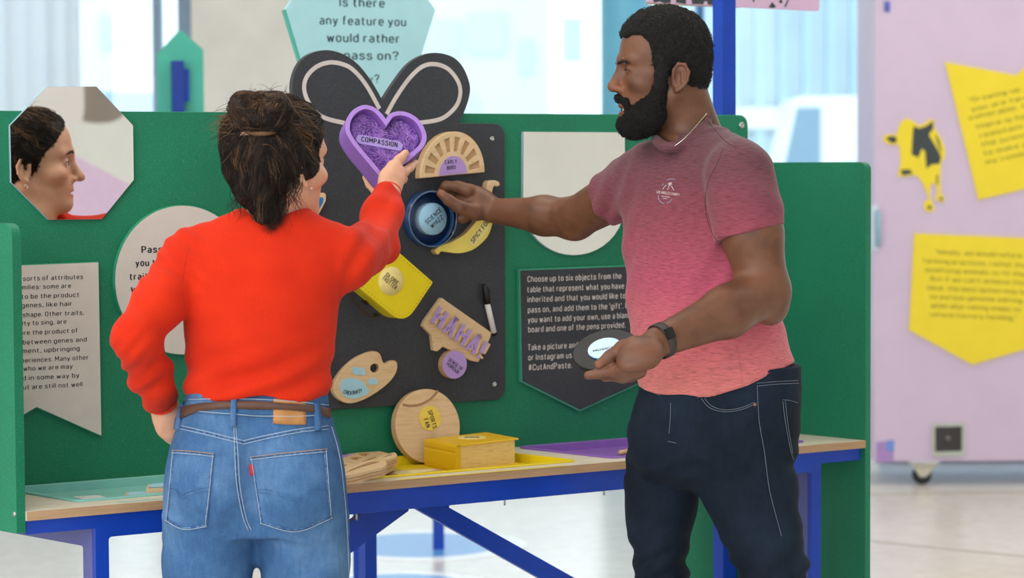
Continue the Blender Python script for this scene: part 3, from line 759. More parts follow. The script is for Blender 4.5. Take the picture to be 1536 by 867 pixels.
# signs on the cabinet
SIGNY = mat('yellow_sign_card', 'ecd330', 0.6, 0.03, 8)
GREYTXT = mat('sign_ink', '6a5f2c', 0.7)
s1 = plate('quote_sign', CABF, [onf([(1417, 93), (1524, 113), (1620, 30), (1680, 250), (1467, 300)])], 0.001, 0.008, SIGNY)
tag(s1, 'slanted yellow quote sign with a notched top above the cow picture', 'sign')
L1 = ['"Growing up, I understood', 'you are farming animals', 'vulnerable, there has to', 'there is help you need', 'resistant animals and', 'the science we have', 'to make a difference', 'my commitment."']
for i, s in enumerate(L1):
    ax, ay = 1453 + (0, 5, 0, 12, 17, 20, 24, 26)[i], 154 + i * 13.2; w = (170, 165, 165, 155, 150, 140, 140, 110)[i]
    text_px('lettering', s, CABF, (ax, ay), (ax + w, ay - 0.22 * w), 7, GREYTXT, s1, zoff=0.008, bold=0.0)
s2 = plate('quote_sign', CABF, [onf([(1371, 350), (1620, 360), (1620, 500), (1458, 547), (1363, 495)])], 0.001, 0.008, SIGNY)
tag(s2, 'yellow quote sign with a pointed lower edge under the cow picture', 'sign')
L2 = [('"Ideally, we would reform', 1403, 130), ('farming practices, rather than', 1385, 160), ('modifying animals to fit them.', 1388, 160), ("But if we can't achieve this", 1396, 142), ('ideal, the best option may be', 1391, 150), ('to pursue genome editing', 1395, 138), ('while also taking steps to', 1396, 134), ('reform factory farming."', 1395, 130)]
for i, (s, ax, w) in enumerate(L2):
    ay = 381 + i * 13.4
    text_px('lettering', s, CABF, (ax, ay), (ax + w, ay + 0.045 * w), 7, GREYTXT, s2, zoff=0.008, bold=0.0)
cow_map = lambda pts: onf([(1320 + x * 0.1846, 170 + y * 0.1846) for x, y in pts])
cow = thing('cow_cutout', CABF.w(*CABF.px(1385, 310), 0.0), 'flat yellow and black printed cow cut-out fixed to the pink cabinet', 'cutout')
plate('card', CABF, [closed(cow_map([(25, 200), (60, 168), (130, 175), (150, 110), (200, 45), (260, 60), (320, 100), (360, 80), (420, 45), (440, 70), (440, 120), (475, 170), (520, 270), (525, 350), (495, 420), (490, 560), (495, 650), (525, 700), (500, 720), (450, 700), (465, 640), (440, 570), (410, 590), (410, 690), (440, 770), (410, 802), (360, 780), (360, 720), (390, 700), (370, 620), (310, 520), (280, 505), (170, 515), (145, 490), (165, 400), (150, 260), (100, 258), (40, 235)]), 4)], 0.0, 0.006, SIGNY, cow)
COWB = mat('cow_black', '3c4446', 0.7, 0.05)
for pts in ([(45, 205), (80, 185), (130, 190), (135, 235), (95, 243)], [(270, 105), (320, 122), (380, 100), (430, 60), (430, 130), (410, 150), (395, 175), (470, 300), (495, 350), (485, 410), (420, 415), (375, 450), (365, 310), (340, 285), (310, 360), (255, 335), (262, 200)], [(165, 460), (240, 455), (265, 490), (180, 505)], [(380, 760), (410, 745), (420, 770), (400, 785)], [(475, 690), (505, 680), (512, 700), (490, 708)], [(440, 160), (480, 220), (500, 320), (485, 300)], [(455, 500), (470, 500), (468, 580), (458, 580)]):
    plate('black_patch', CABF, [cow_map(pts)], 0.006, 0.0068, COWB, cow)
# light blue question sign behind the board
SB = Plane(P(540, 60, 6.75), TU * 0.9 + np.array([0.1, -0.05, 0]), EZ)
qs = thing('question_sign', SB.w(*SB.px(540, 300), 0), 'light blue pentagonal question sign on a stand behind the black bow', 'sign')
qs.location.z = 0; ORIG[qs.name][2] = 0
plate('panel', SB, [SB.pts([(429, 14), (480, 185), (602, 180), (653, 15), (612, -45), (470, -50)])], -0.018, 0, mat('pale_blue_sign', 'a9d3da', 0.6, 0.03, 20), qs, 0.0)
plate('panel_edge', SB, [SB.pts([(426, 15), (477, 186), (480, 185), (429, 14)])], -0.018, -0.001, mat('teal_edge', '4fae9d', 0.5), qs)
INK = mat('sign_navy_ink', '33454f', 0.7)
for s, x, y, w in (('Is there', 509, 10, 68), ('any feature you', 479, 37, 130), ('would rather', 490, 63, 109), ('not pass on?', 478, 89, 120), ('Why?', 530, 125, 39)):
    text_h('lettering', s, SB, x, y, w, 14, INK, qs, bold=0.012)
pp = SB.w(*SB.px(541, 100), -0.03)
rbox('post', np.array([pp[0] - 0.02, pp[1], 0]), np.array([0.04, 0, 0]), np.array([0, 0.04, 0]), EZ * (H + 0.1), BLUE, qs)
# teal house shaped panel with blue post
HP = Plane(P(270, 100, 9.0), np.array([0.95, 0.2, 0]), EZ)
hp = thing('house_panel', HP.w(*HP.px(270, 300), 0), 'teal house-shaped panel with a blue post before the window', 'panel')
hp.location.z = 0; ORIG[hp.name][2] = 0
pts = HP.pts([(235, 82), (270, 44), (305, 74), (305, 300), (235, 300)])
for q in pts[3:]: q[1] = 0.95 - HP.o[2]
pts[3][0] = pts[2][0]; pts[4][0] = pts[0][0]
plate('panel', HP, [pts], -0.03, 0, mat('sea_green_panel', '45a894', 0.5, 0.05, 10), hp, 0.002)
a, b = HP.px(256, 92), HP.px(274, 92)
plate('post', HP, [[(a[0], a[1]), (b[0], a[1]), (b[0], -HP.o[2]), (a[0], -HP.o[2])]], 0, 0.06, mat('dark_blue_post', '12348c', 0.4), hp)
a, b = HP.px(274, 104), HP.px(283, 152)
plate('bracket', HP, [[(a[0], a[1]), (b[0], a[1]), (b[0], b[1]), (a[0], b[1])]], 0, 0.03, BLUE, hp)
# pink printed panel above the man
PP = Plane(P(1100, 5, 6.6), TU * 1.0 + np.array([0.0, 0.0, -0.034]), EZ)
pk = plate('printed_panel', PP, [rounded(PP.pts([(973, 4), (1229, 16.5), (1229, -70), (973, -80)])[::-1], 0.008, 4)], -0.012, 0, PINK2)
tag(pk, 'pink printed panel fixed to the blue post above the bearded man', 'panel')
plate('edge', PP, [PP.pts([(973, 3.5), (1110, 10.2), (1110, 11.6), (973, 6)])], -0.011, -0.001, PLYEDGE, pk)
for pts in ([(979, -2), (1006, -2), (1006, 4), (996, 5), (990, 2), (981, 4)], [(1014, -2), (1029, -2), (1029, 6), (1014, 4)], [(1037, -3), (1094, -3), (1092, 9), (1062, 7), (1061, 2), (1056, 2), (1055, 6.5), (1038, 6)], [(1153, 11), (1158, 3), (1164, 10), (1160, 12)], [(1168, 2), (1172, -2), (1174, 4), (1170, 5)], [(1176, 10), (1182, -2), (1184, -2), (1179, 10)], [(1128, 2), (1131, -2), (1132, 3)]):
    plate('black_print', PP, [PP.pts(pts)], 0.0, 0.0006, COWB, pk)
# floor graphics under the table
for i, (px, py, rx, ry, lab) in enumerate(((640, 818, 150, 21, 'blue circle graphic with white border on the floor around the blue post'), (600, 880, 140, 22, 'blue circle graphic on the floor beneath the left table brace'))):
    c = atZ(px, py, 0); r = rx * c[1] / F
    r_ = lathe('floor_graphic', c, EZ, [(0.001, 0.0), (r, 0.0), (r, 0.002), (0.001, 0.002)], mat('floor_white_ring', 'e9edf2', 0.3), None, 48, False)
    tag(r_, lab, 'floor graphic')
    lathe('disc', c + np.array([-0.02, 0, 0.002]), EZ, [(0.001, 0.0), (r * 0.78, 0.0), (r * 0.78, 0.001), (0.001, 0.001)], mat('floor_blue', '5e9ad8', 0.3, 0.04), r_, 48, False)
c = atZ(658, 824, 0)
o = rbox('floor_post', c - np.array([0.021, 0.02, 0]), np.array([0.042, 0, 0]), np.array([0, 0.042, 0]), EZ * 0.9, BLUE, None, 0.001)
tag(o, 'short blue post standing on the blue floor circle', 'post')

# ================================================================== signs and mirrors on the board
def mirror_obj(name, label, pts, rr=0.0):
    q = BOARD.pts(pts, 0.009); q = rounded(q, rr, 6) if rr else q
    root = thing(name, BOARD.w(*np.mean(q, axis=0), 0), label, 'mirror')
    q = np.asarray(q); q = q if area2(q) > 0 else q[::-1]
    plate('backing', BOARD, [list(q)], 0.0, 0.006, mat('mirror_backing', '9fb6c4', 0.4), root)
    plate('glass', BOARD, [list(inset(q, 0.0006))], 0.006, 0.009, mirror_mat(), root)
    return root
mirror_obj('octagonal_mirror', 'octagonal mirror on the green board reflecting the dark-haired woman', [(15, 188), (71, 130), (145, 129.5), (200, 188), (201, 270), (153, 329), (73, 330), (17, 274)])
sh = [(785, 197.5), (937, 198.5), (937.5, 305)] + ell(860.5, 305, 77, 78, 22, 0, -math.pi)[1:] + [(784, 305)]
mirror_obj('shield_mirror', 'mirror with a square top and round bottom above the black notice', [(785, 197.5), (937.5, 198.5), (938, 300)] + [(x, y) for x, y in ell(861, 305, 77, 78, 20, -0.05, -math.pi + 0.05)] + [(784.5, 300)])

def sign(name, label, pts, m, th=0.012, rim=0.0016):
    q = np.asarray(BOARD.pts(pts, th)); q = q if area2(q) > 0 else q[::-1]
    root = thing(name, BOARD.w(*np.mean(q, axis=0), 0), label, 'sign')
    plate('backing', BOARD, [list(q)], 0, th - 0.001, GREEN_EDGE, root)
    plate('face', BOARD, [list(inset(q, rim))], th - 0.001, th, m, root)
    return root
# round sign
rs = sign('round_sign', 'round cream sign half hidden behind the woman in red', ell(274, 420, 102, 112.5, 64), CREAM)
for s, x, y, w in (('Pass It', 212, 380, 45), ('you to', 203, 400, 37), ('traits', 195, 420.5, 34), ('Wh', 196, 441, 20), ('ss', 271, 475, 12)):
    text_h('lettering', s, BOARD, x, y, w, 11, DARKTXT, rs, zoff=0.012, bold=0.03)
# swallow-tailed banner
bs = sign('banner_sign', 'cream swallow-tailed banner sign beside the left end panel', [(-62, 401), (148.5, 392.5), (153, 655), (55, 611.5), (-56, 676)], CREAM)
BL = [('sorts of attributes', 124.5), ('families: some are', 106.5), ('to be the product', 118.5), ('genes, like hair', 108), ('shape. Other traits,', 126), ('ability to sing, are', 99.5), ('are the product of', 116), ('between genes and', 130), ('ment, upbringing', 119.5), ('experiences. Many other', 132.5), ('who we are may', 109), ('d in some way by', 119), ('but are still not well', 123.5)]
FULLW = {0: 90, 1: 84, 2: 86, 3: 76, 4: 92, 5: 82, 6: 86, 7: 96, 8: 86, 9: 112, 10: 74, 11: 85, 12: 95}
for i, (s, xe) in enumerate(BL):
    text_h('lettering', s, BOARD, xe, 418.5 + i * 13.42, FULLW[i], 7.2, DARKTXT, bs, zoff=0.012, bold=0.004, right=True)
# black instruction notice
ns = sign('notice_sign', 'black notice with pale writing and a pointed lower edge behind the held record', [(779, 404), (992, 396), (994, 560), (870, 617), (782, 573)], BLACKB, rim=0.0032)
NL = [('Choose up to six objects from the', 791, 423.5, 141), ('table that represent what you have', 791, 439, 145), ('inherited and that you would like to', 791, 454, 147), ("pass on, and add them to the 'gift'. If", 791.5, 469.5, 151), ('you want to add your own, use a blank', 791.5, 484.5, 154), ('board and one of the pens provided.', 792, 499, 146), ('Take a picture and share', 792, 526, 100), ('or Instagram using', 792, 541, 78), ('#CutAndPaste.', 793, 556, 65)]
for s, x, y, w in NL:
    text_h('lettering', s, BOARD, x, y, w, 9.6, PALETXT, ns, zoff=0.012, bold=0.014)
# black gift board with bow
c3 = lambda pts: [(420 + x * 0.3229, y * 0.3229) for x, y in pts]
GT = 0.014
gb = thing('gift_board', BOARD.w(*BOARD.px(573, 610), 0), 'black gift-shaped pin board with a big bow on top', 'board')
rect = rounded(BOARD.pts([(372, 622), (758.5, 599), (757, 185), (378, 183)], GT), 0.035, 8)
lft = [(446, 182), (440, 150), (438.7, 123), (447.5, 97), (465, 81), (491, 75), (517, 82), (539.5, 98.5), (559, 124), (574, 150)]
rgt = [(591, 124), (610.5, 98.5), (630, 84.6), (652.5, 79), (678, 84.6), (694.5, 100), (705, 126), (704, 146), (696, 170), (689, 186)]
bow = opened(BOARD.pts(lft, GT), 5) + opened(BOARD.pts([(574, 150)] + rgt, GT), 5)[1:] + BOARD.pts([(689, 200), (446, 200)], GT)
plate('panel', BOARD, [rect], 0, GT, BLACKB, gb, 0.001)
plate('bow', BOARD, [bow], 0.0, GT - 0.0004, BLACKB, gb, 0.001)
for pts in ([(462, 505), (400, 395), (340, 325), (290, 298), (230, 290), (170, 310), (125, 355), (112, 410), (130, 470), (170, 525), (220, 552), (300, 572)], [(495, 530), (540, 450), (600, 365), (660, 310), (720, 298), (780, 320), (825, 375), (838, 430), (820, 490), (770, 540), (720, 560), (640, 571)]):
    ribbon('bow_outline', BOARD, opened(BOARD.pts(c3(pts), GT), 5), 0.0098, GT - 0.0004, GT + 0.0006, mat('bow_cream', 'cfc4be', 0.6), gb)
for x, y in ((738, 208), (741.5, 576.5), (395, 206)):
    bolt(BOARD, x, y, gb, 0.006, GT)
GB = BOARD.shifted(GT)

# ================================================================== wooden trait pieces
c4 = lambda pts: [(480 + x * 0.2885, 150 + y * 0.2885) for x, y in pts]
c5 = lambda pts: [(480 + x * 0.2885, 370 + y * 0.2885) for x, y in pts]
c6 = lambda pts: [(480 + x * 0.354, 560 + y * 0.354) for x, y in pts]
cch = lambda pts: [(640 + x * 0.15, 260 + y * 0.15) for x, y in pts]
def piece_root(name, label, cpx, cat='wooden piece'):
    return thing(name, GB.w(*GB.px(*cpx), 0), label, cat)
# half sun
ST = 0.024
sun = piece_root('sun_piece', 'wooden half-sun piece with carved rays above the pinched round dish', (679, 262))
def sunp(r, t): 
    x, y = 48.2 * r * math.cos(t), -64 * r * math.sin(t)
    return (679 + x, 261.5 + y - 0.095 * x)
outl = [sunp(1, t) for t in np.linspace(-0.02, math.pi + 0.02, 36)] + [(634, 266), (724, 257.5)]
outl = [sunp(1, t) for t in np.linspace(0, math.pi, 40)] + [(631, 267.5), (727, 258.3)]
holes = []
for k in range(8):
    t = math.radians(12 + k * 22.3); d0, d1 = 0.105, 0.088
    holes.append([sunp(0.54, t - d0), sunp(0.87, t - d1 * 1.15), sunp(0.87, t + d1 * 1.15), sunp(0.54, t + d0)])
plate('base', GB, [GB.pts(outl, ST)], 0, ST - 0.008, BIRCH2, sun)
plate('carved_face', GB, [GB.pts(outl, ST)] + [GB.pts(h_, ST) for h_ in holes], ST - 0.008, ST, BIRCH, sun, 0.0012)
lab = [sunp(0.43, t) for t in np.linspace(0.0, math.pi, 20)]
lp_ = plate('label', GB, [GB.pts(lab, ST)], ST, ST + 0.0015, LILAC, sun)
text_px('lettering', 'EARLY', GB, (667.5, 246.8), (685.5, 245), 6.4, DARKTXT, lp_, zoff=ST + 0.0015, bold=0.02)
text_px('lettering', 'BIRD', GB, (670.5, 255), (683.5, 253.7), 6.2, DARKTXT, lp_, zoff=ST + 0.0015, bold=0.02)
# round dish
DT = 0.03
dish = piece_root('round_dish', 'clear round dish with navy base held by the pinching hand', (648, 329), 'dish')
co = np.asarray(GB.px(650, 328.5, DT)); rr_ = 0.0645
cw = GB.w(co[0], co[1], 0)
lathe('base', cw, GB.n, [(0.0005, 0.0), (rr_, 0.0), (rr_, 0.018), (rr_ - 0.003, 0.018), (rr_ - 0.003, 0.004), (0.0005, 0.004)], mat('navy_plastic', '1f4f86', 0.3, 0.05), dish, 48)
lathe('inlay', cw, GB.n, [(rr_ - 0.004, 0.004), (rr_ - 0.004, 0.0055), (0.0005, 0.0055)], mat('deep_navy', '1d3358', 0.4, 0.08, 60), dish, 48)
CLEAR = glass('clear_acrylic', (0.92, 0.95, 1.0), 0.03, 1.35)
lathe('clear_lid', cw, GB.n, [(rr_ + 0.0005, 0.010), (rr_ + 0.0005, DT), (rr_ - 0.0022, DT), (rr_ - 0.0022, 0.010), (rr_ + 0.0005, 0.010)], CLEAR, dish, 48)
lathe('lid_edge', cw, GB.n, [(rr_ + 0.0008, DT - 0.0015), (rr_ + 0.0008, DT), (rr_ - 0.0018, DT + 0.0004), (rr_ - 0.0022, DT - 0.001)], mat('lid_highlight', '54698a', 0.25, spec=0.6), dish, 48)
lathe('hub', cw, GB.n, [(0.037, 0.0055), (0.037, DT - 0.003), (0.0005, DT - 0.003)], mat('grey_blue_hub', '7d98aa', 0.4), dish, 36)
lb = lathe('label', cw, GB.n, [(0.037, DT - 0.003), (0.037, DT - 0.0015), (0.0005, DT - 0.0015)], mat('dish_label_blue', '97c3dc', 0.5), dish, 36)
text_px('lettering', 'SCIENCE', GB, (640.5, 337.5), (663, 316.5), 7, DARKTXT, lb, zoff=DT - 0.0015, bold=0.02)
text_px('lettering', 'WHIZZ', GB, (648, 343.5), (665.5, 327.5), 7, DARKTXT, lb, zoff=DT - 0.0015, bold=0.02)
# chilli
chl = piece_root('chilli_piece', 'yellow chilli-shaped wooden piece with a curled stem under the outstretched arm', (710, 340))
body = cch([(85, 775), (110, 812), (130, 800), (150, 780), (230, 792), (320, 800), (400, 787), (480, 755), (560, 690), (620, 615), (655, 515), (678, 400), (682, 320), (640, 305), (590, 320), (545, 400), (490, 490), (440, 550), (380, 612), (300, 660), (240, 690), (170, 712), (120, 735)])
plate('body_side', GB, [closed(GB.pts(body, 0.02), 3)], 0, 0.018, BIRCH2, chl)
plate('body', GB, [closed(GB.pts(body, 0.02), 3)], 0.018, 0.02, PALEYEL, chl, 0.0008)
stem = cch([(555, 262), (585, 200), (605, 150), (618, 90), (650, 72), (700, 74), (732, 98), (728, 125), (700, 132), (680, 122), (663, 165), (655, 240), (688, 300), (676, 318), (620, 305), (575, 295)])
plate('stem', GB, [closed(GB.pts(stem, 0.024), 3)], 0, 0.024, BIRCH, chl, 0.002)
lb = plate('label', GB, [rounded(GB.pts(cch([(410, 690), (560, 480), (640, 530), (480, 735)]), 0.02), 0.008, 4)], 0.02, 0.0205, mat('chilli_label', 'ead98c', 0.5), chl)
text_px('lettering', 'SPICY FOOD', GB, cch([(468, 705)])[0], cch([(655, 455)])[0], 7.5, DARKTXT, lb, zoff=0.0205, bold=0.02)
# suitcase -----------------------------------------------------------
SCP = Plane(P(590, 425, 5.62), TU, EZ)
CT = 0.05
case = thing('toy_suitcase', SCP.w(*SCP.px(585, 430), -CT), 'small yellow toy suitcase fixed askew on the black board', 'suitcase')
YC = mat('yellow_card_case', 'e6cf17', 0.4, 0.04, 14)
oc = rounded(SCP.pts([(590, 371), (650, 423.5), (607, 488), (519, 415)][::-1], 0), [0.03, 0.045, 0.004, 0.004], 9)
plate('shell', SCP, [oc], -CT, -0.003, YC, case, 0.002)
plate('lid', SCP, [oc], -0.003, 0.0, YC, case, 0.0015)
oc = np.asarray(oc); oc = oc if area2(oc) > 0 else oc[::-1]
st_ = inset(oc, 0.006)
TH_ = mat('brown_stitch', '8d7d2a', 0.7)
acc = 0.0; per = 0.0095; idx = 0; Ls = np.linalg.norm(np.roll(st_, -1, 0) - st_, axis=1); cum = np.concatenate([[0], np.cumsum(Ls)])
for d in np.arange(0, cum[-1], per):
    k = np.searchsorted(cum, d, 'right') - 1; k = min(k, len(st_) - 1); t = (d - cum[k]) / max(Ls[k], 1e-6)
    p = st_[k] + (st_[(k + 1) % len(st_)] - st_[k]) * t; e = nrm(st_[(k + 1) % len(st_)] - st_[k]); nn_ = np.array([-e[1], e[0]])
    V, Fc = box_geo(SCP.w(*(p - e * 0.0018 - nn_ * 0.0004), 0), SCP.ex * e[0] * 0.0036 + SCP.ey * e[1] * 0.0036, SCP.ex * nn_[0] * 0.0008 + SCP.ey * nn_[1] * 0.0008, SCP.n * 0.0005)
    obj('stitch', V, Fc, TH_, case)
lb = lathe('label', SCP.w(*SCP.px(586.5, 421.5), 0), SCP.n, [(0.0325, 0), (0.0325, 0.0012), (0.0005, 0.0012)], mat('case_label', 'efd98a', 0.5), case, 36)
text_px('lettering', 'GLOBE', SCP, (577.5, 413.5), (595, 428), 6.6, DARKTXT, lb, zoff=0.0012, bold=0.02)
text_px('lettering', 'TROTTER', SCP, (572.5, 418.5), (592.5, 435.5), 6.6, DARKTXT, lb, zoff=0.0012, bold=0.02)
# latch and handle on the lower-left wall
A_, B_ = SCP.px(530, 424), SCP.px(582, 480)
wd = nrm(B_ - A_); wn_ = np.array([wd[1], -wd[0]])
if (wn_ @ (A_ - SCP.px(586, 421))) < 0: wn_ = -wn_
IRON = mat('dark_iron', '4a3a22', 0.4, metal=0.7)
hp_ = []
for t, o_ in ((0.16, 0.0), (0.16, 0.012), (0.22, 0.017), (0.5, 0.019), (0.78, 0.017), (0.84, 0.012), (0.84, 0.0)):
    q = A_ + (B_ - A_) * t + wn_ * o_; hp_.append(SCP.w(q[0], q[1], -0.026))
tube('handle', hp_, 0.0022, IRON, case, 8)
for t in (0.14, 0.52, 0.86):
    q = A_ + (B_ - A_) * t + wn_ * 0.0005
    V, Fc = box_geo(SCP.w(*(q - wd * 0.006), -0.034), SCP.ex * wd[0] * 0.012 + SCP.ey * wd[1] * 0.012, SCP.n * 0.018, SCP.ex * wn_[0] * 0.003 + SCP.ey * wn_[1] * 0.003)
    obj('latch' if t == 0.52 else 'handle_loop', V, Fc, IRON, case)
# HAHA bubble ---------------------------------------------------------
ha = piece_root('laugh_piece', 'wooden speech-bubble piece with raised lilac laughing letters', (690, 495))
bub = c5([(632, 265), (893, 448), (885, 475), (825, 600), (790, 595), (640, 520), (610, 545), (590, 540), (580, 460), (535, 412), (545, 385)])
plate('bubble', GB, [rounded(GB.pts(bub, 0.012), 0.003, 3)], 0, 0.012, BIRCH, ha, 0.001)
A_, B_ = c5([(566, 402)])[0], c5([(822, 592)])[0]
text_px('letter_backing', 'HAHA!', GB, (A_[0] - 1, A_[1] - 0.5), (B_[0] + 1.5, B_[1] + 2), 35, BIRCH, ha, zoff=0.011, bold=0.09, thick=0.007)
text_px('letter_face', 'HAHA!', GB, A_, B_, 33, LILAC, ha, zoff=0.018, bold=0.035, thick=0.0015)
hq = GB.px(682, 547, 0.02)
lathe('disc', GB.w(hq[0], hq[1], 0), GB.n, [(0.0005, 0), (0.033, 0), (0.033, 0.019), (0.0005, 0.019)], BIRCH2, ha, 36, False)
lb = lathe('label', GB.w(hq[0], hq[1], 0), GB.n, [(0.0327, 0.019), (0.0327, 0.021), (0.0005, 0.021)], LILAC, ha, 36, False)
text_px('lettering', 'SENSE OF', GB, (671.5, 541), (692, 557), 5.8, DARKTXT, lb, zoff=0.021, bold=0.015)
text_px('lettering', 'HUMOUR', GB, (669, 547), (686.5, 562), 5.8, DARKTXT, lb, zoff=0.021, bold=0.015)
# palette
pal = piece_root('palette_piece', 'wooden painter palette piece with light blue paint blobs on the black board', (545, 565))
po = c5([(70, 740), (85, 690), (130, 630), (190, 580), (250, 552), (290, 545), (315, 562), (328, 600), (345, 608), (365, 597), (390, 592), (403, 612), (398, 650), (370, 695), (320, 740), (250, 785), (190, 810), (140, 814), (100, 795), (78, 770)])
ph = c5(ell(286, 632, 24, 24, 18, rot=-0.5))
plate('body', GB, [closed(GB.pts(po, 0.014), 3), GB.pts(ph, 0.014)], 0, 0.014, BIRCH, pal, 0.0012)
for pts in ([(163, 640), (180, 624), (205, 628), (225, 636), (236, 655), (228, 670), (205, 665), (180, 664)], [(248, 700), (258, 686), (275, 688), (292, 686), (299, 702), (292, 718), (272, 714), (256, 718)]):
    plate('paint_blob', GB, [closed(GB.pts(c5(pts), 0.014), 3)], 0.014, 0.0155, SKYBLUE, pal)
lb = plate('paint_blob', GB, [closed(GB.pts(c5([(102, 730), (115, 695), (150, 683), (190, 688), (225, 705), (245, 735), (256, 750), (240, 768), (200, 785), (160, 790), (120, 772)]), 0.014), 3)], 0.014, 0.0155, SKYBLUE, pal)
for ch_, (x, y), ang in zip('CREATIVITY', [(119, 762), (131, 767), (142, 770), (153, 771), (165, 771), (175, 770), (181, 769), (193, 766), (200, 764), (211, 761)], [0.5, 0.38, 0.25, 0.12, 0.02, -0.06, -0.12, -0.2, -0.26, -0.34]):
    w_ = 4 if ch_ == 'I' else 10.5
    a = (x, y); b = (x + w_ * math.cos(ang), y + w_ * math.sin(ang))
    text_px('lettering', ch_, GB, c5([a])[0], c5([b])[0], 6.4, DARKTXT, lb, zoff=0.0155, bold=0.02)
# blue-lined piece half hidden behind the woman's chin
zp = piece_root('arrow_piece', 'wood-rimmed piece with blue border and pale blue label beside her chin', (465, 315))
cz = lambda pts: [(430 + x * 0.0923, 270 + y * 0.0923) for x, y in pts]
plate('rim', GB, [rounded(GB.pts(cz([(-150, 235), (645, 205), (640, 340), (400, 800), (-150, 800)]), 0.016), [0.01, 0.02, 0.008, 0.01, 0.01], 6)], 0, 0.016, BIRCH, zp, 0.0012)
plate('border', GB, [rounded(GB.pts(cz([(-90, 300), (600, 280), (590, 360), (370, 770), (-90, 770)]), 0.016), [0.006, 0.008, 0.006, 0.006, 0.006], 5)], 0.016, 0.0166, mat('glitter_blue', '1f78b8', 0.4, 0.2, 400), zp)
lb = plate('label', GB, [rounded(GB.pts(cz([(-30, 362), (510, 345), (500, 390), (330, 700), (-30, 700)]), 0.016), 0.004, 4)], 0.0166, 0.0172, mat('pale_label_blue', 'a9c3da', 0.5), zp)
text_px('lettering', 'N', GB, (455.5, 318.5), (459.5, 318), 4.5, DARKTXT, lb, zoff=0.0172, bold=0.02)
# wooden piece peeking out behind the sweater
pk_ = piece_root('wood_piece', 'corner of a plain wooden piece peeking out beside the red sweater', (480, 540))
plate('body', GB, [rounded(GB.pts([(440, 520), (492, 524), (499, 536), (486, 556), (440, 556)], 0.014), 0.004, 4)], 0, 0.014, BIRCH, pk_, 0.001)
plate('label', GB, [rounded(GB.pts([(446, 526), (484, 528), (480, 550), (446, 550)], 0.014), 0.004, 4)], 0.014, 0.015, LILAC, pk_)
# marker pen
pen = piece_root('marker_pen', 'white marker pen with black cap stuck to the black board', (735, 465), 'pen')
pa, pb, pc, pd = (np.asarray(GB.px(*q, 0.008)) for q in ((727.5, 426), (731, 456), (741, 499), (741.8, 503.5)))
w3 = lambda q: GB.w(q[0], q[1], 0.0078)
lathe('cap', w3(pa), w3(pb) - w3(pa), [(0.0005, 0), (0.0062, 0), (0.0072, 0.012), (0.0078, 0.016), (0.0078, np.linalg.norm(pb - pa)), (0.0005, np.linalg.norm(pb - pa))], mat('pen_black', '141416', 0.35), pen, 16)
lathe('barrel', w3(pb), w3(pc) - w3(pb), [(0.0068, 0), (0.0068, np.linalg.norm(pc - pb)), (0.0005, np.linalg.norm(pc - pb))], mat('pen_white', 'e4e2e4', 0.4), pen, 16)
lathe('end_plug', w3(pc), w3(pd) - w3(pc), [(0.006, 0), (0.0055, np.linalg.norm(pd - pc)), (0.0005, np.linalg.norm(pd - pc))], mat('pen_black', '141416'), pen, 16)

# ================================================================== things on the table
ZB = -TD
def tq(pts, z): return [TABLE.px(x, y, z) for x, y in pts]
# book
bk_b = tq([(604, 652), (685, 668), (774, 657.5)], ZB + 0.062)
bL, bF, bR = bk_b; bL = bF + (bL - bF) * 0.58; bK = bL + bR - bF
bh = 0.062
book = thing('wooden_book', TABLE.w(*((bL + bR) / 2), ZB), 'chunky yellow book with wooden pages lying in the yellow tray', 'book')
BKY = mat('book_yellow', 'e3b414', 0.45, 0.05, 14)
cen = (bL + bR) / 2
def sc(q, k): return [cen + (p - cen) * k for p in q]
cov = [bL, bF, bR, bK]
ovr = [bL, bF, bF + (bR - bF) * 1.04, bL + (bR - bF) * 1.04]
plate('back_cover', TABLE, [ovr], ZB + 0.0005, ZB + 0.005, BKY, book, 0.001)
plate('front_cover', TABLE, [[bL - (bR - bF) * 0.0, bF, bF + (bR - bF) * 1.045, bL + (bR - bF) * 1.045]], ZB + bh - 0.004, ZB + bh, BKY, book, 0.0012)
plate('pages', TABLE, [[bL + (bR - bF) * 0.04 + (bF - bL) * 0.02, bL + (bR - bF) * 0.04 + (bF - bL) * 0.985, bL + (bR - bF) * 0.985 + (bF - bL) * 0.985, bL + (bR - bF) * 0.985 + (bF - bL) * 0.02]], ZB + 0.005, ZB + bh - 0.004, wood('page_wood', 'e9c883', 'd9b06a', (6, 6, 70), 5), book)
spn = bR - bF; spn = spn / np.linalg.norm(spn)
prof = [(0.004, 0.0), (-0.0015, 0.004), (-0.003, 0.012), (-0.003, bh * 0.62), (-0.0008, bh * 0.70), (-0.0030, bh * 0.78), (-0.0028, bh - 0.006), (0.001, bh), (0.012, bh), (0.012, 0)]
V = []; Fc = []
for e_, q in ((0, bL), (1, bF)):
    for d, z in prof: V.append(TABLE.w(*(q + spn * d), ZB + 0.0005 + z))
n = len(prof)
for k in range(n): Fc.append((k, (k + 1) % n, n + (k + 1) % n, n + k))
Fc += [tuple(range(n))[::-1], tuple(range(n, 2 * n))]
obj('spine', V, Fc, BKY, book)
lq = cen + (bK - cen) * 0.12
lb = lathe('label', TABLE.w(lq[0], lq[1], ZB + bh), EZ, [(0.033, 0), (0.033, 0.0015), (0.0005, 0.0015)], mat('book_label', 'f0d98d', 0.5), book, 36, False)
ux_ = nrm(nrm(bR - bF) + nrm(bF - bL)); uy_ = np.array([-ux_[1], ux_[0]])
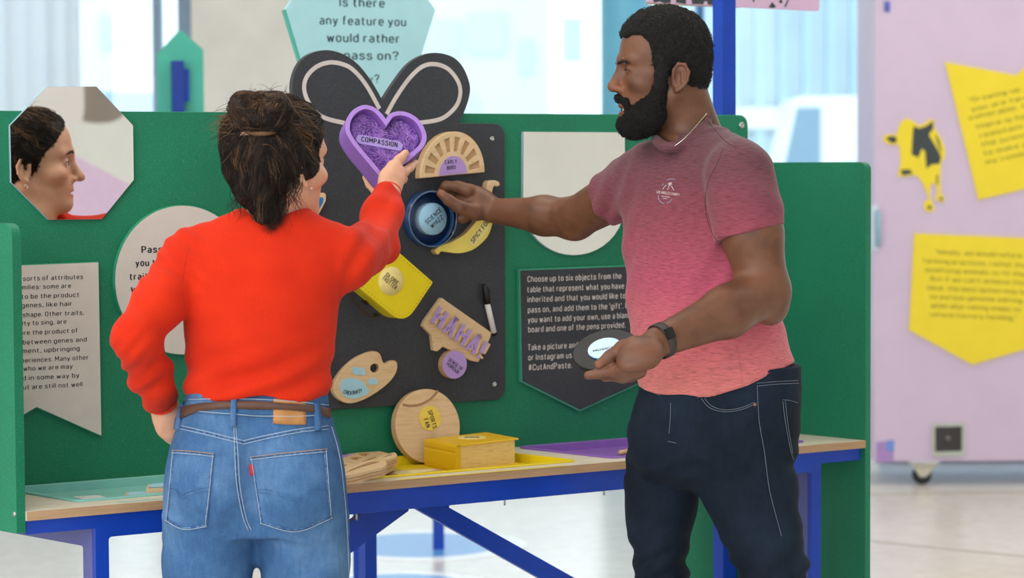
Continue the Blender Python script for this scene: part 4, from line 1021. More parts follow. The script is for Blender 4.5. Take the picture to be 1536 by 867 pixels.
for s_, w_, o_ in (('BOOK', 0.034, 0.003), ('WORM', 0.036, -0.015)):
    text_ab('lettering', s_, TABLE, lq - ux_ * w_ / 2 + uy_ * o_, lq + ux_ * w_ / 2 + uy_ * o_, 0.012, DARKTXT, lb, ZB + bh + 0.002, 0.02)
# round ball piece leaning on the board
BR_ = 0.086
bpl = Plane(TABLE.w(*TABLE.px(640, 640, 0), 0), TU, EZ)
bq = BOARD.px(640, 622, 0.045)
lean = nrm(BOARD.n * 0.985 + EZ * 0.17)
bo_ = BOARD.w(bq[0], HT + ZB + BR_ * 0.985 + 0.001 - BOARD.o[2], 0.0418)
BPL = Plane(bo_, TU, np.cross(lean, TU))
ball = thing('ball_piece', np.array([bo_[0], bo_[1], HT + ZB]), 'round wooden ball piece with curved grooves standing behind the yellow book', 'wooden piece')
circ = [(BR_ * math.cos(t), BR_ * math.sin(t)) for t in np.linspace(0, 2 * math.pi, 64, endpoint=False)]
plate('body', BPL, [circ], -0.012, 0.008, BIRCH2, ball)
plate('face', BPL, [circ], 0.008, 0.0085, BIRCH, ball, 0.0004)
gm = mat('groove_brown', 'a47c58', 0.7, 0.1, 60)
g1 = opened(BPL.pts(c6([(350, 133), (380, 138), (420, 134), (460, 115), (487, 90), (500, 74)]), 0.0085), 6)
ribbon('groove', BPL, g1, 0.006, 0.0085, 0.0088, gm, ball)
lb = lathe('label', BPL.w(*BPL.px(*c6([(465, 190)])[0], 0.0088), 0.0088), BPL.n, [(0.029, 0), (0.029, 0.0012), (0.0005, 0.0012)], mat('ball_label', 'e8cb52', 0.5), ball, 32, False)
text_px('lettering', 'SPORTS', BPL, c6([(455, 160)])[0], c6([(478, 236)])[0], 7, DARKTXT, lb, zoff=0.010, bold=0.02)
text_px('lettering', 'FAN', BPL, c6([(438, 195)])[0], c6([(450, 233)])[0], 7, DARKTXT, lb, zoff=0.010, bold=0.02)
# carved face piece with two looped pieces on top
fc = thing('carved_disc_piece', TABLE.w(*TABLE.px(540, 692, 0.004), 0.004), 'round wooden piece with leaf carvings and a lilac label in the yellow tray', 'wooden piece')
zf = 0.0185
plate('body', TABLE, [closed([np.array([a_, min(b_, 0.35)]) for a_, b_ in tq([(478, 690), (500, 675), (535, 672), (565, 675.5), (590, 683), (592, 694), (570, 704), (530, 710), (490, 706)], zf)], 5)], 0.0042, zf, BIRCH, fc, 0.002)
c7 = lambda pts: [(500 + x * 0.1172, 640 + y * 0.1172) for x, y in pts]
for pts in ([(315, 350), (400, 342), (470, 350), (430, 360), (425, 380), (370, 372)], [(215, 405), (280, 390), (370, 400), (320, 408), (310, 425), (255, 422)], [(370, 450), (450, 415), (550, 388), (480, 420)], [(95, 475), (180, 490), (110, 520)]):
    plate('leaf_carving', TABLE, [tq(c7(pts), zf)], zf, zf + 0.0006, mat('carving_brown', 'b07c48', 0.7, 0.1, 50), fc)
lbq = [np.array([a_, min(b_, 0.335)]) for a_, b_ in tq([(505, 684), (510, 680.5), (527, 679), (529, 681.5), (519, 685.5), (506, 688)], zf)]
lb = plate('label', TABLE, [rounded(lbq, 0.004, 3)], zf, zf + 0.001, LILAC, fc)
text_ab('lettering', 'SUPER', TABLE, TABLE.px(508, 685.5, zf), TABLE.px(524, 681.6, zf), 0.016, DARKTXT, lb, zf + 0.0014, 0.02)
def loop_piece(label, outer, inner, z0, th, layers=3):
    r = thing('loop_piece', TABLE.w(*TABLE.px(*outer[0], z0), z0), label, 'wooden piece')
    o_ = closed(tq(outer, z0 + th), 5); i_ = closed(tq(inner, z0 + th), 5)
    for k in range(layers):
        a = z0 + th * k / layers; b = z0 + th * (k + 1) / layers - 0.0012
        plate('layer', TABLE, [o_, i_], a, b + 0.0012 if k == layers - 1 else b, BIRCH if k == layers - 1 else BIRCH2, r, 0.0008)
    core = inset(np.asarray(o_) if area2(np.asarray(o_)) > 0 else np.asarray(o_)[::-1], 0.0015)
    ii = np.asarray(i_); ii = ii if area2(ii) > 0 else ii[::-1]
    plate('core', TABLE, [list(core), list(inset(ii, -0.0015))], z0 + 0.0005, z0 + th - 0.003, mat('core_brown', 'a87e52', 0.7), r)
loop_piece('layered wooden loop with a long oval opening, lying lowest over the carved disc', c7([(95, 600), (200, 540), (330, 470), (480, 425), (600, 405), (660, 430), (680, 480), (620, 520), (500, 545), (330, 590), (180, 620)]), c7([(150, 585), (300, 510), (470, 450), (575, 437), (590, 450), (480, 485), (330, 525), (220, 570)]), zf + 0.0006, 0.020)
loop_piece('layered wooden loop with a short oval opening behind the longer loop', c7([(560, 400), (640, 365), (720, 340), (790, 330), (815, 360), (800, 385), (720, 410), (640, 430)]), c7([(620, 395), (680, 365), (735, 350), (745, 358), (690, 378)]), zf + 0.0006, 0.018)
fp_ = thing('flat_piece', TABLE.w(*TABLE.px(615, 709, ZB), ZB), 'flat pale wooden piece lying between the loops and the book', 'wooden piece')
plate('body', TABLE, [rounded(tq([(566, 714), (578, 706.5), (655, 702.5), (666, 707), (600, 716)], ZB + 0.010), 0.004, 3)], ZB, ZB + 0.010, BIRCH2, fp_, 0.001)
plate('label', TABLE, [rounded(tq([(588, 711), (594, 707), (646, 704), (652, 706), (604, 713)], ZB + 0.010), 0.003, 3)], ZB + 0.010, ZB + 0.011, mat('flat_label', 'e3d7a2', 0.5), fp_)
# pieces in the teal tray
# (outlines in table coordinates; the second piece lies on the first)
for nm, lab_, body, z0_, th in (('blue_topped_piece', 'thin wooden piece with pale blue top at the teal tray front', [(0.258, 0.117), (0.286, 0.167), (0.336, 0.151), (0.450, 0.150), (0.450, 0.088), (0.277, 0.088)], ZB, 0.013),
                                ('blue_topped_piece', 'pale blue topped wooden piece lying behind another at the back of the teal tray', [(0.309, 0.121), (0.341, 0.180), (0.451, 0.192), (0.469, 0.105), (0.398, 0.098)], ZB + 0.0142, 0.010)):
    r = thing(nm, TABLE.w(*body[0], z0_), lab_, 'wooden piece')
    q = rounded([np.asarray(p_) for p_ in body], 0.004, 3); plate('body', TABLE, [q], z0_, z0_ + th, BIRCH, r)
    q2 = np.asarray(q); q2 = q2 if area2(q2) > 0 else q2[::-1]
    plate('blue_top', TABLE, [list(inset(q2, 0.006))], z0_ + th, z0_ + th + 0.0012, SKYBLUE, r)
cd = plate('tray_label', TABLE, [tq([(110, 745.5), (148, 743.5), (163, 748), (124, 750)], ZB)], ZB + 0.0002, ZB + 0.0012, mat('white_card', 'dfe6e4', 0.6))
tag(cd, 'small white printed card lying in the teal tray', 'card')
text_ab('lettering', 'FOR', TABLE, TABLE.px(119, 747.2, ZB), TABLE.px(128, 746.7, ZB), 0.008, DARKTXT, cd, ZB + 0.0016, 0.0)
pg = lathe('wooden_peg', TABLE.w(*TABLE.px(936, 682, ZB), ZB + 0.0062), TU * 0.9 + TV * 0.3, [(0.0005, -0.02), (0.004, -0.019), (0.006, -0.014), (0.006, 0.02), (0.0005, 0.02)], BIRCH, None, 14)
tag(pg, 'small rounded wooden peg lying in the purple tray', 'peg')

# ================================================================== things in hands
HP_ = Plane(P(573, 215, 5.34), nrm(np.cross(EZ, np.array([0.31, -0.85, 0.43]))), EZ - 0.43 * np.array([0.31, -0.85, 0.43]))
if HP_.n @ (CAM - HP_.o) < 0: HP_ = Plane(HP_.o, -HP_.ex, HP_.ey)
ho = c3([(492, 552), (512, 527), (555, 516), (605, 527), (652, 563), (680, 622), (675, 668), (645, 705), (590, 752), (530, 797), (472, 830), (400, 745), (340, 672), (308, 618), (304, 580), (316, 540), (345, 506), (390, 487), (436, 497), (470, 524)])
HDp = 0.052
pts = HP_.pts(ho); seg1 = opened(pts[0:11], 4); seg2 = opened(pts[10:] + [pts[0]], 4)
ho2 = np.asarray(seg1[:-1] + seg2[:-1]); ho2 = ho2 if area2(ho2) > 0 else ho2[::-1]
hi2 = inset(ho2, 0.010)
heart = thing('heart_box', HP_.w(*HP_.px(572, 240), -HDp), 'purple heart-shaped box lined with fur, held up by the woman in red', 'box')
RIMP = mat('heart_rim_lilac', 'a981d2', 0.5, 0.04)
plate('wall', HP_, [list(ho2), list(hi2)], -HDp, -0.0012, PURPLE, heart)
plate('rim', HP_, [list(ho2), list(hi2)], -0.0012, 0.0, RIMP, heart, 0.0006)
plate('back', HP_, [list(ho2)], -HDp - 0.002, -HDp + 0.002, PURPLE, heart)
plate('fur_base', HP_, [list(hi2)], -HDp + 0.002, -0.026, mat('fur_purple', '9460c4', 0.9, 0.15, 60), heart)
# fur strands
A2 = np.asarray(hi2); lo_, hi_ = A2.min(0), A2.max(0)
def inside(p, poly):
    x, y = p; c = False; j = len(poly) - 1
    for i in range(len(poly)):
        if ((poly[i][1] > y) != (poly[j][1] > y)) and (x < (poly[j][0] - poly[i][0]) * (y - poly[i][1]) / (poly[j][1] - poly[i][1]) + poly[i][0]): c = not c
        j = i
    return c
def strand_mesh(lines, r0):
    """thin three-sided tapering strands, all polylines of equal length"""
    L = np.asarray(lines, float); n, k, _ = L.shape
    T = np.gradient(L, axis=1); T /= np.linalg.norm(T, axis=2, keepdims=True) + 1e-9
    ref = np.array([0.31, 0.52, 0.79]); X = np.cross(T, ref); X /= np.linalg.norm(X, axis=2, keepdims=True) + 1e-9; Y_ = np.cross(T, X)
    rad = r0 * np.linspace(1, 0.25, k)[None, :, None]
    R_ = [L + (X * math.cos(a) + Y_ * math.sin(a)) * rad for a in (0, 2.094, 4.189)]
    V = np.stack(R_, 2).reshape(-1, 3)
    b = (np.arange(n)[:, None, None] * k + np.arange(k - 1)[None, :, None]) * 3 + np.arange(3)[None, None, :]
    b2 = (np.arange(n)[:, None, None] * k + np.arange(k - 1)[None, :, None]) * 3 + (np.arange(3)[None, None, :] + 1) % 3
    return V, np.stack([b, b2, b2 + 3, b + 3], -1).reshape(-1, 4)
hp2 = [tuple(p) for p in inset(hi2, 0.002)]
for ci, (cname, hexc, cnt) in enumerate((('fur_strands_a', '9a68cc', 1500), ('fur_strands_b', 'c79ae6', 900))):
    lines = []
    while len(lines) < cnt:
        p = lo_ + rng.random(2) * (hi_ - lo_)
        if not inside(p, hp2): continue
        ang = 2.2 * math.sin(p[0] * 55) + 1.7 * math.cos(p[1] * 48) + rng.normal() * 0.5
        d = np.array([math.cos(ang), math.sin(ang)]) * 0.013 * (0.6 + rng.random() * 0.8)
        ln = []
        for t in np.linspace(0, 1, 5):
            q = p + d * t + np.array([-d[1], d[0]]) * 0.5 * t * t
            if not inside(q, hp2): q = p
            ln.append(HP_.w(q[0], q[1], -0.026 + 0.008 * math.sin(t * 2.4)))
        lines.append(ln)
    V, Fc = strand_mesh(lines, 0.0009)
    tag(obj('fur', V, Fc, mat(cname, hexc, 0.8, 0.1, 50), heart, True), kind='stuff')
lbp = rounded(HP_.pts(c3([(365, 622), (560, 655), (575, 672), (565, 700), (370, 664), (352, 645)]), -0.014), 0.006, 4)
lb = plate('label', HP_, [lbp], -0.020, -0.016, mat('heart_label', 'ab93d6', 0.5, 0.03), heart, 0.0006)
text_px('lettering', 'COMPASSION', HP_, c3([(377, 658)])[0], c3([(546, 686)])[0], 8.0, DARKTXT, lb, zoff=-0.016, bold=0.03)

RN = nrm(np.array([-0.22, -0.50, 0.84]))
RC = P(909, 526, 4.97)
RPL = Plane(RC, nrm(np.array([0.966, 0.0, 0.253])), np.cross(RN, np.array([0.966, 0.0, 0.253])))
RC = RC + RPL.ey * 0.0065 - RPL.ex * 0.0015
rec = thing('record_piece', RC - RPL.n * 0.006, 'black vinyl record piece with pale blue label held in his hand', 'record')
VIN = NT('black_vinyl'); VIN.color((0.012, 0.012, 0.013)); VIN.set(Roughness=0.3); VIN.b.inputs['Specular IOR Level'].default_value = 0.12
wv = VIN.n('ShaderNodeTexWave', wave_type='RINGS', rings_direction='SPHERICAL'); wv.inputs['Scale'].default_value = 160
VIN.l(VIN.coord(), wv.inputs['Vector']); VIN.bump(wv.outputs['Fac'], 0.05, 0.0004); VIN = VIN.m
RR = 0.067
lathe('disc', RC, RPL.n, [(0.0005, -0.010), (RR - 0.002, -0.010), (RR, -0.008), (RR, -0.001), (RR - 0.002, 0.0), (0.0005, 0.0)], VIN, rec, 64, False)
lb = lathe('label', RC, RPL.n, [(0.034, 0.0), (0.034, 0.003), (0.033, 0.0035), (0.0005, 0.0035)], mat('record_label', 'c4e0ee', 0.5, 0.02), rec, 40, False)
lathe('label_rim', RC, RPL.n, [(0.0342, 0.0), (0.0342, 0.0022), (0.0335, 0.0022)], mat('record_label_rim', '3b8fd0', 0.5), lb, 40, False)
text_px('lettering', 'MUSICAL', RPL, (889.5, 528.2), (925, 521.5), 2.8, DARKTXT, lb, zoff=0.0035, bold=0.02)

# ================================================================== signed-distance modelling for people
def sinterp(x, xs, ys):
    """smooth (monotone cubic) interpolation"""
    xs = np.asarray(xs, float); ys = np.asarray(ys, float); h = np.diff(xs); d = np.diff(ys) / h
    m = np.zeros(len(xs)); m[0], m[-1] = d[0], d[-1]
    for i in range(1, len(xs) - 1):
        if d[i - 1] * d[i] > 0:
            w1, w2 = 2 * h[i] + h[i - 1], h[i] + 2 * h[i - 1]; m[i] = (w1 + w2) / (w1 / d[i - 1] + w2 / d[i])
    x = np.clip(x, xs[0], xs[-1]); k = np.clip(np.searchsorted(xs, x, 'right') - 1, 0, len(xs) - 2)
    t = (x - xs[k]) / h[k]
    return (2 * t ** 3 - 3 * t ** 2 + 1) * ys[k] + (t ** 3 - 2 * t ** 2 + t) * h[k] * m[k] + (-2 * t ** 3 + 3 * t ** 2) * ys[k + 1] + (t ** 3 - t ** 2) * h[k] * m[k + 1]
class Vol:
    def __init__(s, lo, hi, h):
        s.lo = np.asarray(lo, float); s.h = h; s.n = np.ceil((np.asarray(hi) - s.lo) / h).astype(int) + 1
        s.d = np.full(s.n, 0.5, np.float32)
        s.fr = None                      # optional local frame (origin, 3x3 rows)
    def frame(s, o, R): s.fr = (np.asarray(o, float), np.asarray(R, float)); return s
    def W(s, p):
        p = np.asarray(p, float)
        return p if s.fr is None else s.fr[0] + p @ s.fr[1]
    def Dv(s, v):
        v = np.asarray(v, float)
        return v if s.fr is None else v @ s.fr[1]
    def sub(s, lo, hi):
        a = np.clip(np.floor((lo - s.lo) / s.h).astype(int), 0, s.n - 1); b = np.clip(np.ceil((hi - s.lo) / s.h).astype(int) + 1, 1, s.n)
        b = np.maximum(b, a + 1)
        g = [(s.lo[i] + s.h * np.arange(a[i], b[i])).astype(np.float32) for i in range(3)]
        return tuple(slice(a[i], b[i]) for i in range(3)), g[0][:, None, None], g[1][None, :, None], g[2][None, None, :]
    def comb(s, sl, d, k, op):
        o = s.d[sl]
        if op == 'add':
            if k <= 0: s.d[sl] = np.minimum(o, d); return
            h = np.clip(0.5 + 0.5 * (o - d) / k, 0, 1); s.d[sl] = o + (d - o) * h - k * h * (1 - h)
        elif op == 'sub':
            d = -d
            if k <= 0: s.d[sl] = np.maximum(o, d); return
            h = np.clip(0.5 - 0.5 * (o - d) / k, 0, 1); s.d[sl] = o + (d - o) * h + k * h * (1 - h)
    def cap(s, a, b, ra, rb, k=0.01, op='add'):
        """tapered capsule"""
        a, b = s.W(a), s.W(b); m = max(ra, rb) + k * 1.5 + 3 * s.h
        sl, X, Y, Z = s.sub(np.minimum(a, b) - m, np.maximum(a, b) + m)
        ab = b - a; L2 = max(ab @ ab, 1e-9)
        px, py, pz = X - a[0], Y - a[1], Z - a[2]
        t = np.clip((px * ab[0] + py * ab[1] + pz * ab[2]) / L2, 0, 1)
        d = np.sqrt((px - t * ab[0]) ** 2 + (py - t * ab[1]) ** 2 + (pz - t * ab[2]) ** 2) - (ra + (rb - ra) * t)
        s.comb(sl, d.astype(np.float32), k, op); return s
    def chain(s, pts, rs, k=0.006, op='add'):
        for i in range(len(pts) - 1): s.cap(pts[i], pts[i + 1], rs[i], rs[i + 1], k, op)
        return s
    def ecap(s, a, b, ra, rb, side, q, k=0.01, op='add'):
        """capsule squashed by factor q along direction side"""
        a, b = s.W(a), s.W(b); side = nrm(s.Dv(side)); m = max(ra, rb) * max(1, q) + k * 1.5 + 3 * s.h
        sl, X, Y, Z = s.sub(np.minimum(a, b) - m, np.maximum(a, b) + m)
        ab = b - a; L2 = max(ab @ ab, 1e-9); px, py, pz = X - a[0], Y - a[1], Z - a[2]
        t = np.clip((px * ab[0] + py * ab[1] + pz * ab[2]) / L2, 0, 1)
        px, py, pz = px - t * ab[0], py - t * ab[1], pz - t * ab[2]
        ss = px * side[0] + py * side[1] + pz * side[2]; rest = np.maximum(px ** 2 + py ** 2 + pz ** 2 - ss ** 2, 0)
        r = ra + (rb - ra) * t
        k0 = np.sqrt(rest + (ss / q) ** 2) / r; k1 = np.sqrt(rest + (ss / (q * q)) ** 2) / (r * r)
        d = k0 * (k0 - 1) / np.maximum(k1, 1e-6)
        s.comb(sl, d.astype(np.float32), k, op); return s
    def ell(s, c, r, R=None, k=0.01, op='add'):
        """ellipsoid; R rows are its axes (in the local frame)"""
        c = s.W(c); r = np.asarray(r, float); A = np.eye(3) if R is None else np.asarray(R, float)
        A = np.array([nrm(s.Dv(a)) for a in A]); m = np.abs(A.T) @ r + k * 1.5 + 3 * s.h
        sl, X, Y, Z = s.sub(c - m, c + m); X, Y, Z = X - c[0], Y - c[1], Z - c[2]
        q = [X * A[i][0] + Y * A[i][1] + Z * A[i][2] for i in range(3)]
        k0 = np.sqrt(sum((q[i] / r[i]) ** 2 for i in range(3))); k1 = np.sqrt(sum((q[i] / r[i] ** 2) ** 2 for i in range(3)))
        d = k0 * (k0 - 1) / np.maximum(k1, 1e-6)
        s.comb(sl, d.astype(np.float32), k, op); return s
    def loft(s, secs, k=0.01, n=2.0, op='add', grow=0.0):
        """stacked ellipses: rows (z, cx, cy, a, b, yaw)"""
        S = np.asarray(sorted(secs), float); zs = S[:, 0]; m = S[:, 3:5].max() + grow + k * 1.5 + 3 * s.h
        lo = np.array([S[:, 1].min() - m, S[:, 2].min() - m, zs[0] - k - 2 * s.h]); hi = np.array([S[:, 1].max() + m, S[:, 2].max() + m, zs[-1] + k + 2 * s.h])
        sl, X, Y, Z = s.sub(lo, hi); z = Z.ravel().astype(float)
        cx, cy, a, b, yw = (sinterp(z, zs, S[:, i])[None, None, :].astype(np.float32) for i in range(1, 6))
        a = a + grow; b = b + grow
        dx, dy = X - cx, Y - cy; u = (dx * np.cos(yw) + dy * np.sin(yw)) / a; v = (-dx * np.sin(yw) + dy * np.cos(yw)) / b
        k0 = (np.abs(u) ** n + np.abs(v) ** n) ** (1.0 / n); k1 = np.sqrt((u / a) ** 2 + (v / b) ** 2)
        k0s = np.sqrt(u * u + v * v)
        d = (k0 - 1) * k0s / np.maximum(k1, 1e-6)
        d = np.maximum(d, np.maximum(zs[0] - Z, Z - zs[-1]))
        s.comb(sl, d.astype(np.float32), k, op); return s
    def cut(s, p, nrmv, k=0.0, lo=None, hi=None):
        """remove what lies beyond the plane (in direction nrmv)"""
        p, nv = s.W(p), nrm(s.Dv(nrmv))
        lo = s.lo if lo is None else np.asarray(lo); hi = s.lo + s.n * s.h if hi is None else np.asarray(hi)
        sl, X, Y, Z = s.sub(lo, hi); d = -((X - p[0]) * nv[0] + (Y - p[1]) * nv[1] + (Z - p[2]) * nv[2])
        s.comb(sl, d.astype(np.float32), k, 'sub'); return s
    def union(s, o, k=0.02):
        s.comb(tuple(slice(None) for _ in range(3)), o.d, k, 'add'); return s
    def func(s, lo, hi, fn):
        sl, X, Y, Z = s.sub(np.asarray(lo), np.asarray(hi)); s.d[sl] = fn(s.d[sl], X, Y, Z); return s
    def mesh(s, smooth=0):
        d = s.d; d = np.where(np.abs(d) < 1e-7, 1e-7, d); ins = d < 0
        c = np.zeros(np.array(ins.shape) - 1, np.uint8)
        for i in (0, 1):
            for j in (0, 1):
                for k in (0, 1): c += ins[i:ins.shape[0] - 1 + i, j:ins.shape[1] - 1 + j, k:ins.shape[2] - 1 + k]
        act = (c > 0) & (c < 8); idx = np.argwhere(act); vid = np.full(act.shape, -1, np.int32); vid[act] = np.arange(len(idx))
        pos = np.zeros((len(idx), 3)); num = np.zeros(len(idx))
        cor = [(i, j, k) for i in (0, 1) for j in (0, 1) for k in (0, 1)]
        for a in cor:
            for ax in range(3):
                if a[ax]: continue
                b = list(a); b[ax] = 1; ia = idx + a; ib = idx + b
                da = d[ia[:, 0], ia[:, 1], ia[:, 2]]; db = d[ib[:, 0], ib[:, 1], ib[:, 2]]; m = (da < 0) != (db < 0)
                t = da[m] / (da[m] - db[m]); p = np.tile(np.asarray(a, float), (m.sum(), 1)); p[:, ax] += t; pos[m] += p; num[m] += 1
        V = s.lo + (idx + pos / num[:, None]) * s.h; Q = []
        for ax in range(3):
            o1, o2 = [q for q in range(3) if q != ax]
            sa = [slice(None)] * 3; sb = [slice(None)] * 3; sa[ax] = slice(0, -1); sb[ax] = slice(1, None)
            for o_ in (o1, o2): sa[o_] = slice(1, -1); sb[o_] = slice(1, -1)
            A_, B_ = ins[tuple(sa)], ins[tuple(sb)]; m = A_ != B_; g = np.argwhere(m); off = np.ones(3, int); off[ax] = 0; g = g + off
            fl = A_[m]
            e1 = np.zeros(3, int); e2 = np.zeros(3, int); e1[o1] = 1; e2[o2] = 1
            q = np.stack([vid[tuple((g - e1 - e2).T)], vid[tuple((g - e2).T)], vid[tuple(g.T)], vid[tuple((g - e1).T)]], 1)
            fl2 = fl if ax != 1 else ~fl
            q[~fl2] = q[~fl2][:, ::-1]; Q.append(q)
        Q = np.concatenate(Q)
        for _ in range(smooth):
            acc = np.zeros_like(V); cn = np.zeros(len(V))
            for i in range(4):
                a, b = Q[:, i], Q[:, (i + 1) % 4]
                for x_ in range(3):
                    acc[:, x_] += np.bincount(a, V[b, x_], len(V)) + np.bincount(b, V[a, x_], len(V))
                cn += np.bincount(a, minlength=len(V)) + np.bincount(b, minlength=len(V))
            V = V * 0.5 + 0.5 * acc / np.maximum(cn, 1)[:, None]
        return V, Q
def vnormals(V, Q):
    fn = np.cross(V[Q[:, 2]] - V[Q[:, 0]], V[Q[:, 3]] - V[Q[:, 1]]); N = np.zeros_like(V)
    for i in range(4):
        for k in range(3): N[:, k] += np.bincount(Q[:, i], fn[:, k], len(V))
    return N / (np.linalg.norm(N, axis=1, keepdims=True) + 1e-12)
_wr = np.random.default_rng(5)
_WK = _wr.normal(size=(12, 3)); _WP = _wr.random(12) * 6.28
def wob(V, sc):
    """cheap smooth noise, about -1..1"""
    s = np.zeros(len(V))
    for k, p in zip(_WK, _WP): s += np.sin(V @ (k * sc) + p + 1.3 * np.sin(V @ (k[[1, 2, 0]] * sc * 0.6) + p * 2))
    return s / 6.0
def bvh(V, Q): return BVHTree.FromPolygons([tuple(v) for v in V], [tuple(int(i) for i in q) for q in Q])
def hit(tree, x, y):
    r = ray(x, y); loc, n, _, _ = tree.ray_cast(Vector(CAM), Vector(nrm(r)))
    if loc is None: return None, None
    return np.array(loc), np.array(n)
def drape_line(tree, pts, off=0.001, n=6, sm=True):
    """picture polyline laid on a garment surface"""
    out = []
    for p in (opened(pts, n) if sm else pts):
        l, nn = hit(tree, p[0], p[1])
        if l is None: continue
        if nn @ (CAM - l) < 0: nn = -nn
        if out and np.linalg.norm(l - out[-1]) > 0.06: continue
        out.append(l + nn * off)
    return out
def drape_patch(name, tree, quad, nx, ny, th, m, parent, off=0.0, bulge=0.0):
    """four picture corners (tl, tr, br, bl), or two polylines top/bottom, laid on a surface with thickness"""
    top, bot = quad
    def samp(l, t):
        l = np.asarray(l, float); cum = np.concatenate([[0], np.cumsum(np.linalg.norm(np.diff(l, axis=0), axis=1))]); cum /= cum[-1]
        return np.array([np.interp(t, cum, l[:, 0]), np.interp(t, cum, l[:, 1])])
    G = {}; 
    for j in range(ny + 1):
        for i in range(nx + 1):
            p = samp(top, i / nx) * (1 - j / ny) + samp(bot, i / nx) * (j / ny)
            l, nn = hit(tree, p[0], p[1])
            if l is None: G[i, j] = None; continue
            if nn @ (CAM - l) < 0: nn = -nn
            b = bulge * math.sin(math.pi * i / nx) * math.sin(math.pi * j / ny)
            G[i, j] = (l + nn * (off + th + b), l - nn * 0.002)
    # fill missing from neighbours
    good = [k for k in G if G[k] is not None]
    for k in G:
        if G[k] is None:
            kk = min(good, key=lambda q: (q[0] - k[0]) ** 2 + (q[1] - k[1]) ** 2); G[k] = G[kk]
    V = []; id_ = {}
    for s_ in (0, 1):
        for j in range(ny + 1):
            for i in range(nx + 1): id_[i, j, s_] = len(V); V.append(G[i, j][s_])
    Fc = []
    for j in range(ny):
        for i in range(nx):
            Fc.append((id_[i, j, 0], id_[i, j + 1, 0], id_[i + 1, j + 1, 0], id_[i + 1, j, 0])); Fc.append((id_[i, j, 1], id_[i + 1, j, 1], id_[i + 1, j + 1, 1], id_[i, j + 1, 1]))
    per = [(i, 0) for i in range(nx)] + [(nx, j) for j in range(ny)] + [(i, ny) for i in range(nx, 0, -1)] + [(0, j) for j in range(ny, 0, -1)]
    for a, b in zip(per, per[1:] + per[:1]): Fc.append((id_[a + (0,)], id_[b + (0,)], id_[b + (1,)], id_[a + (1,)]))
    return obj(name, V, Fc, m, parent, True)
def color_attr(o, name, rgb):
    """per-vertex colour of the thing itself (lips, nails)"""
    me = o.data; at = me.color_attributes.new(name, 'FLOAT_COLOR', 'POINT')
    c = np.ones((len(me.vertices), 4), np.float32); c[:, :3] = rgb; at.data.foreach_set('color', c.ravel())

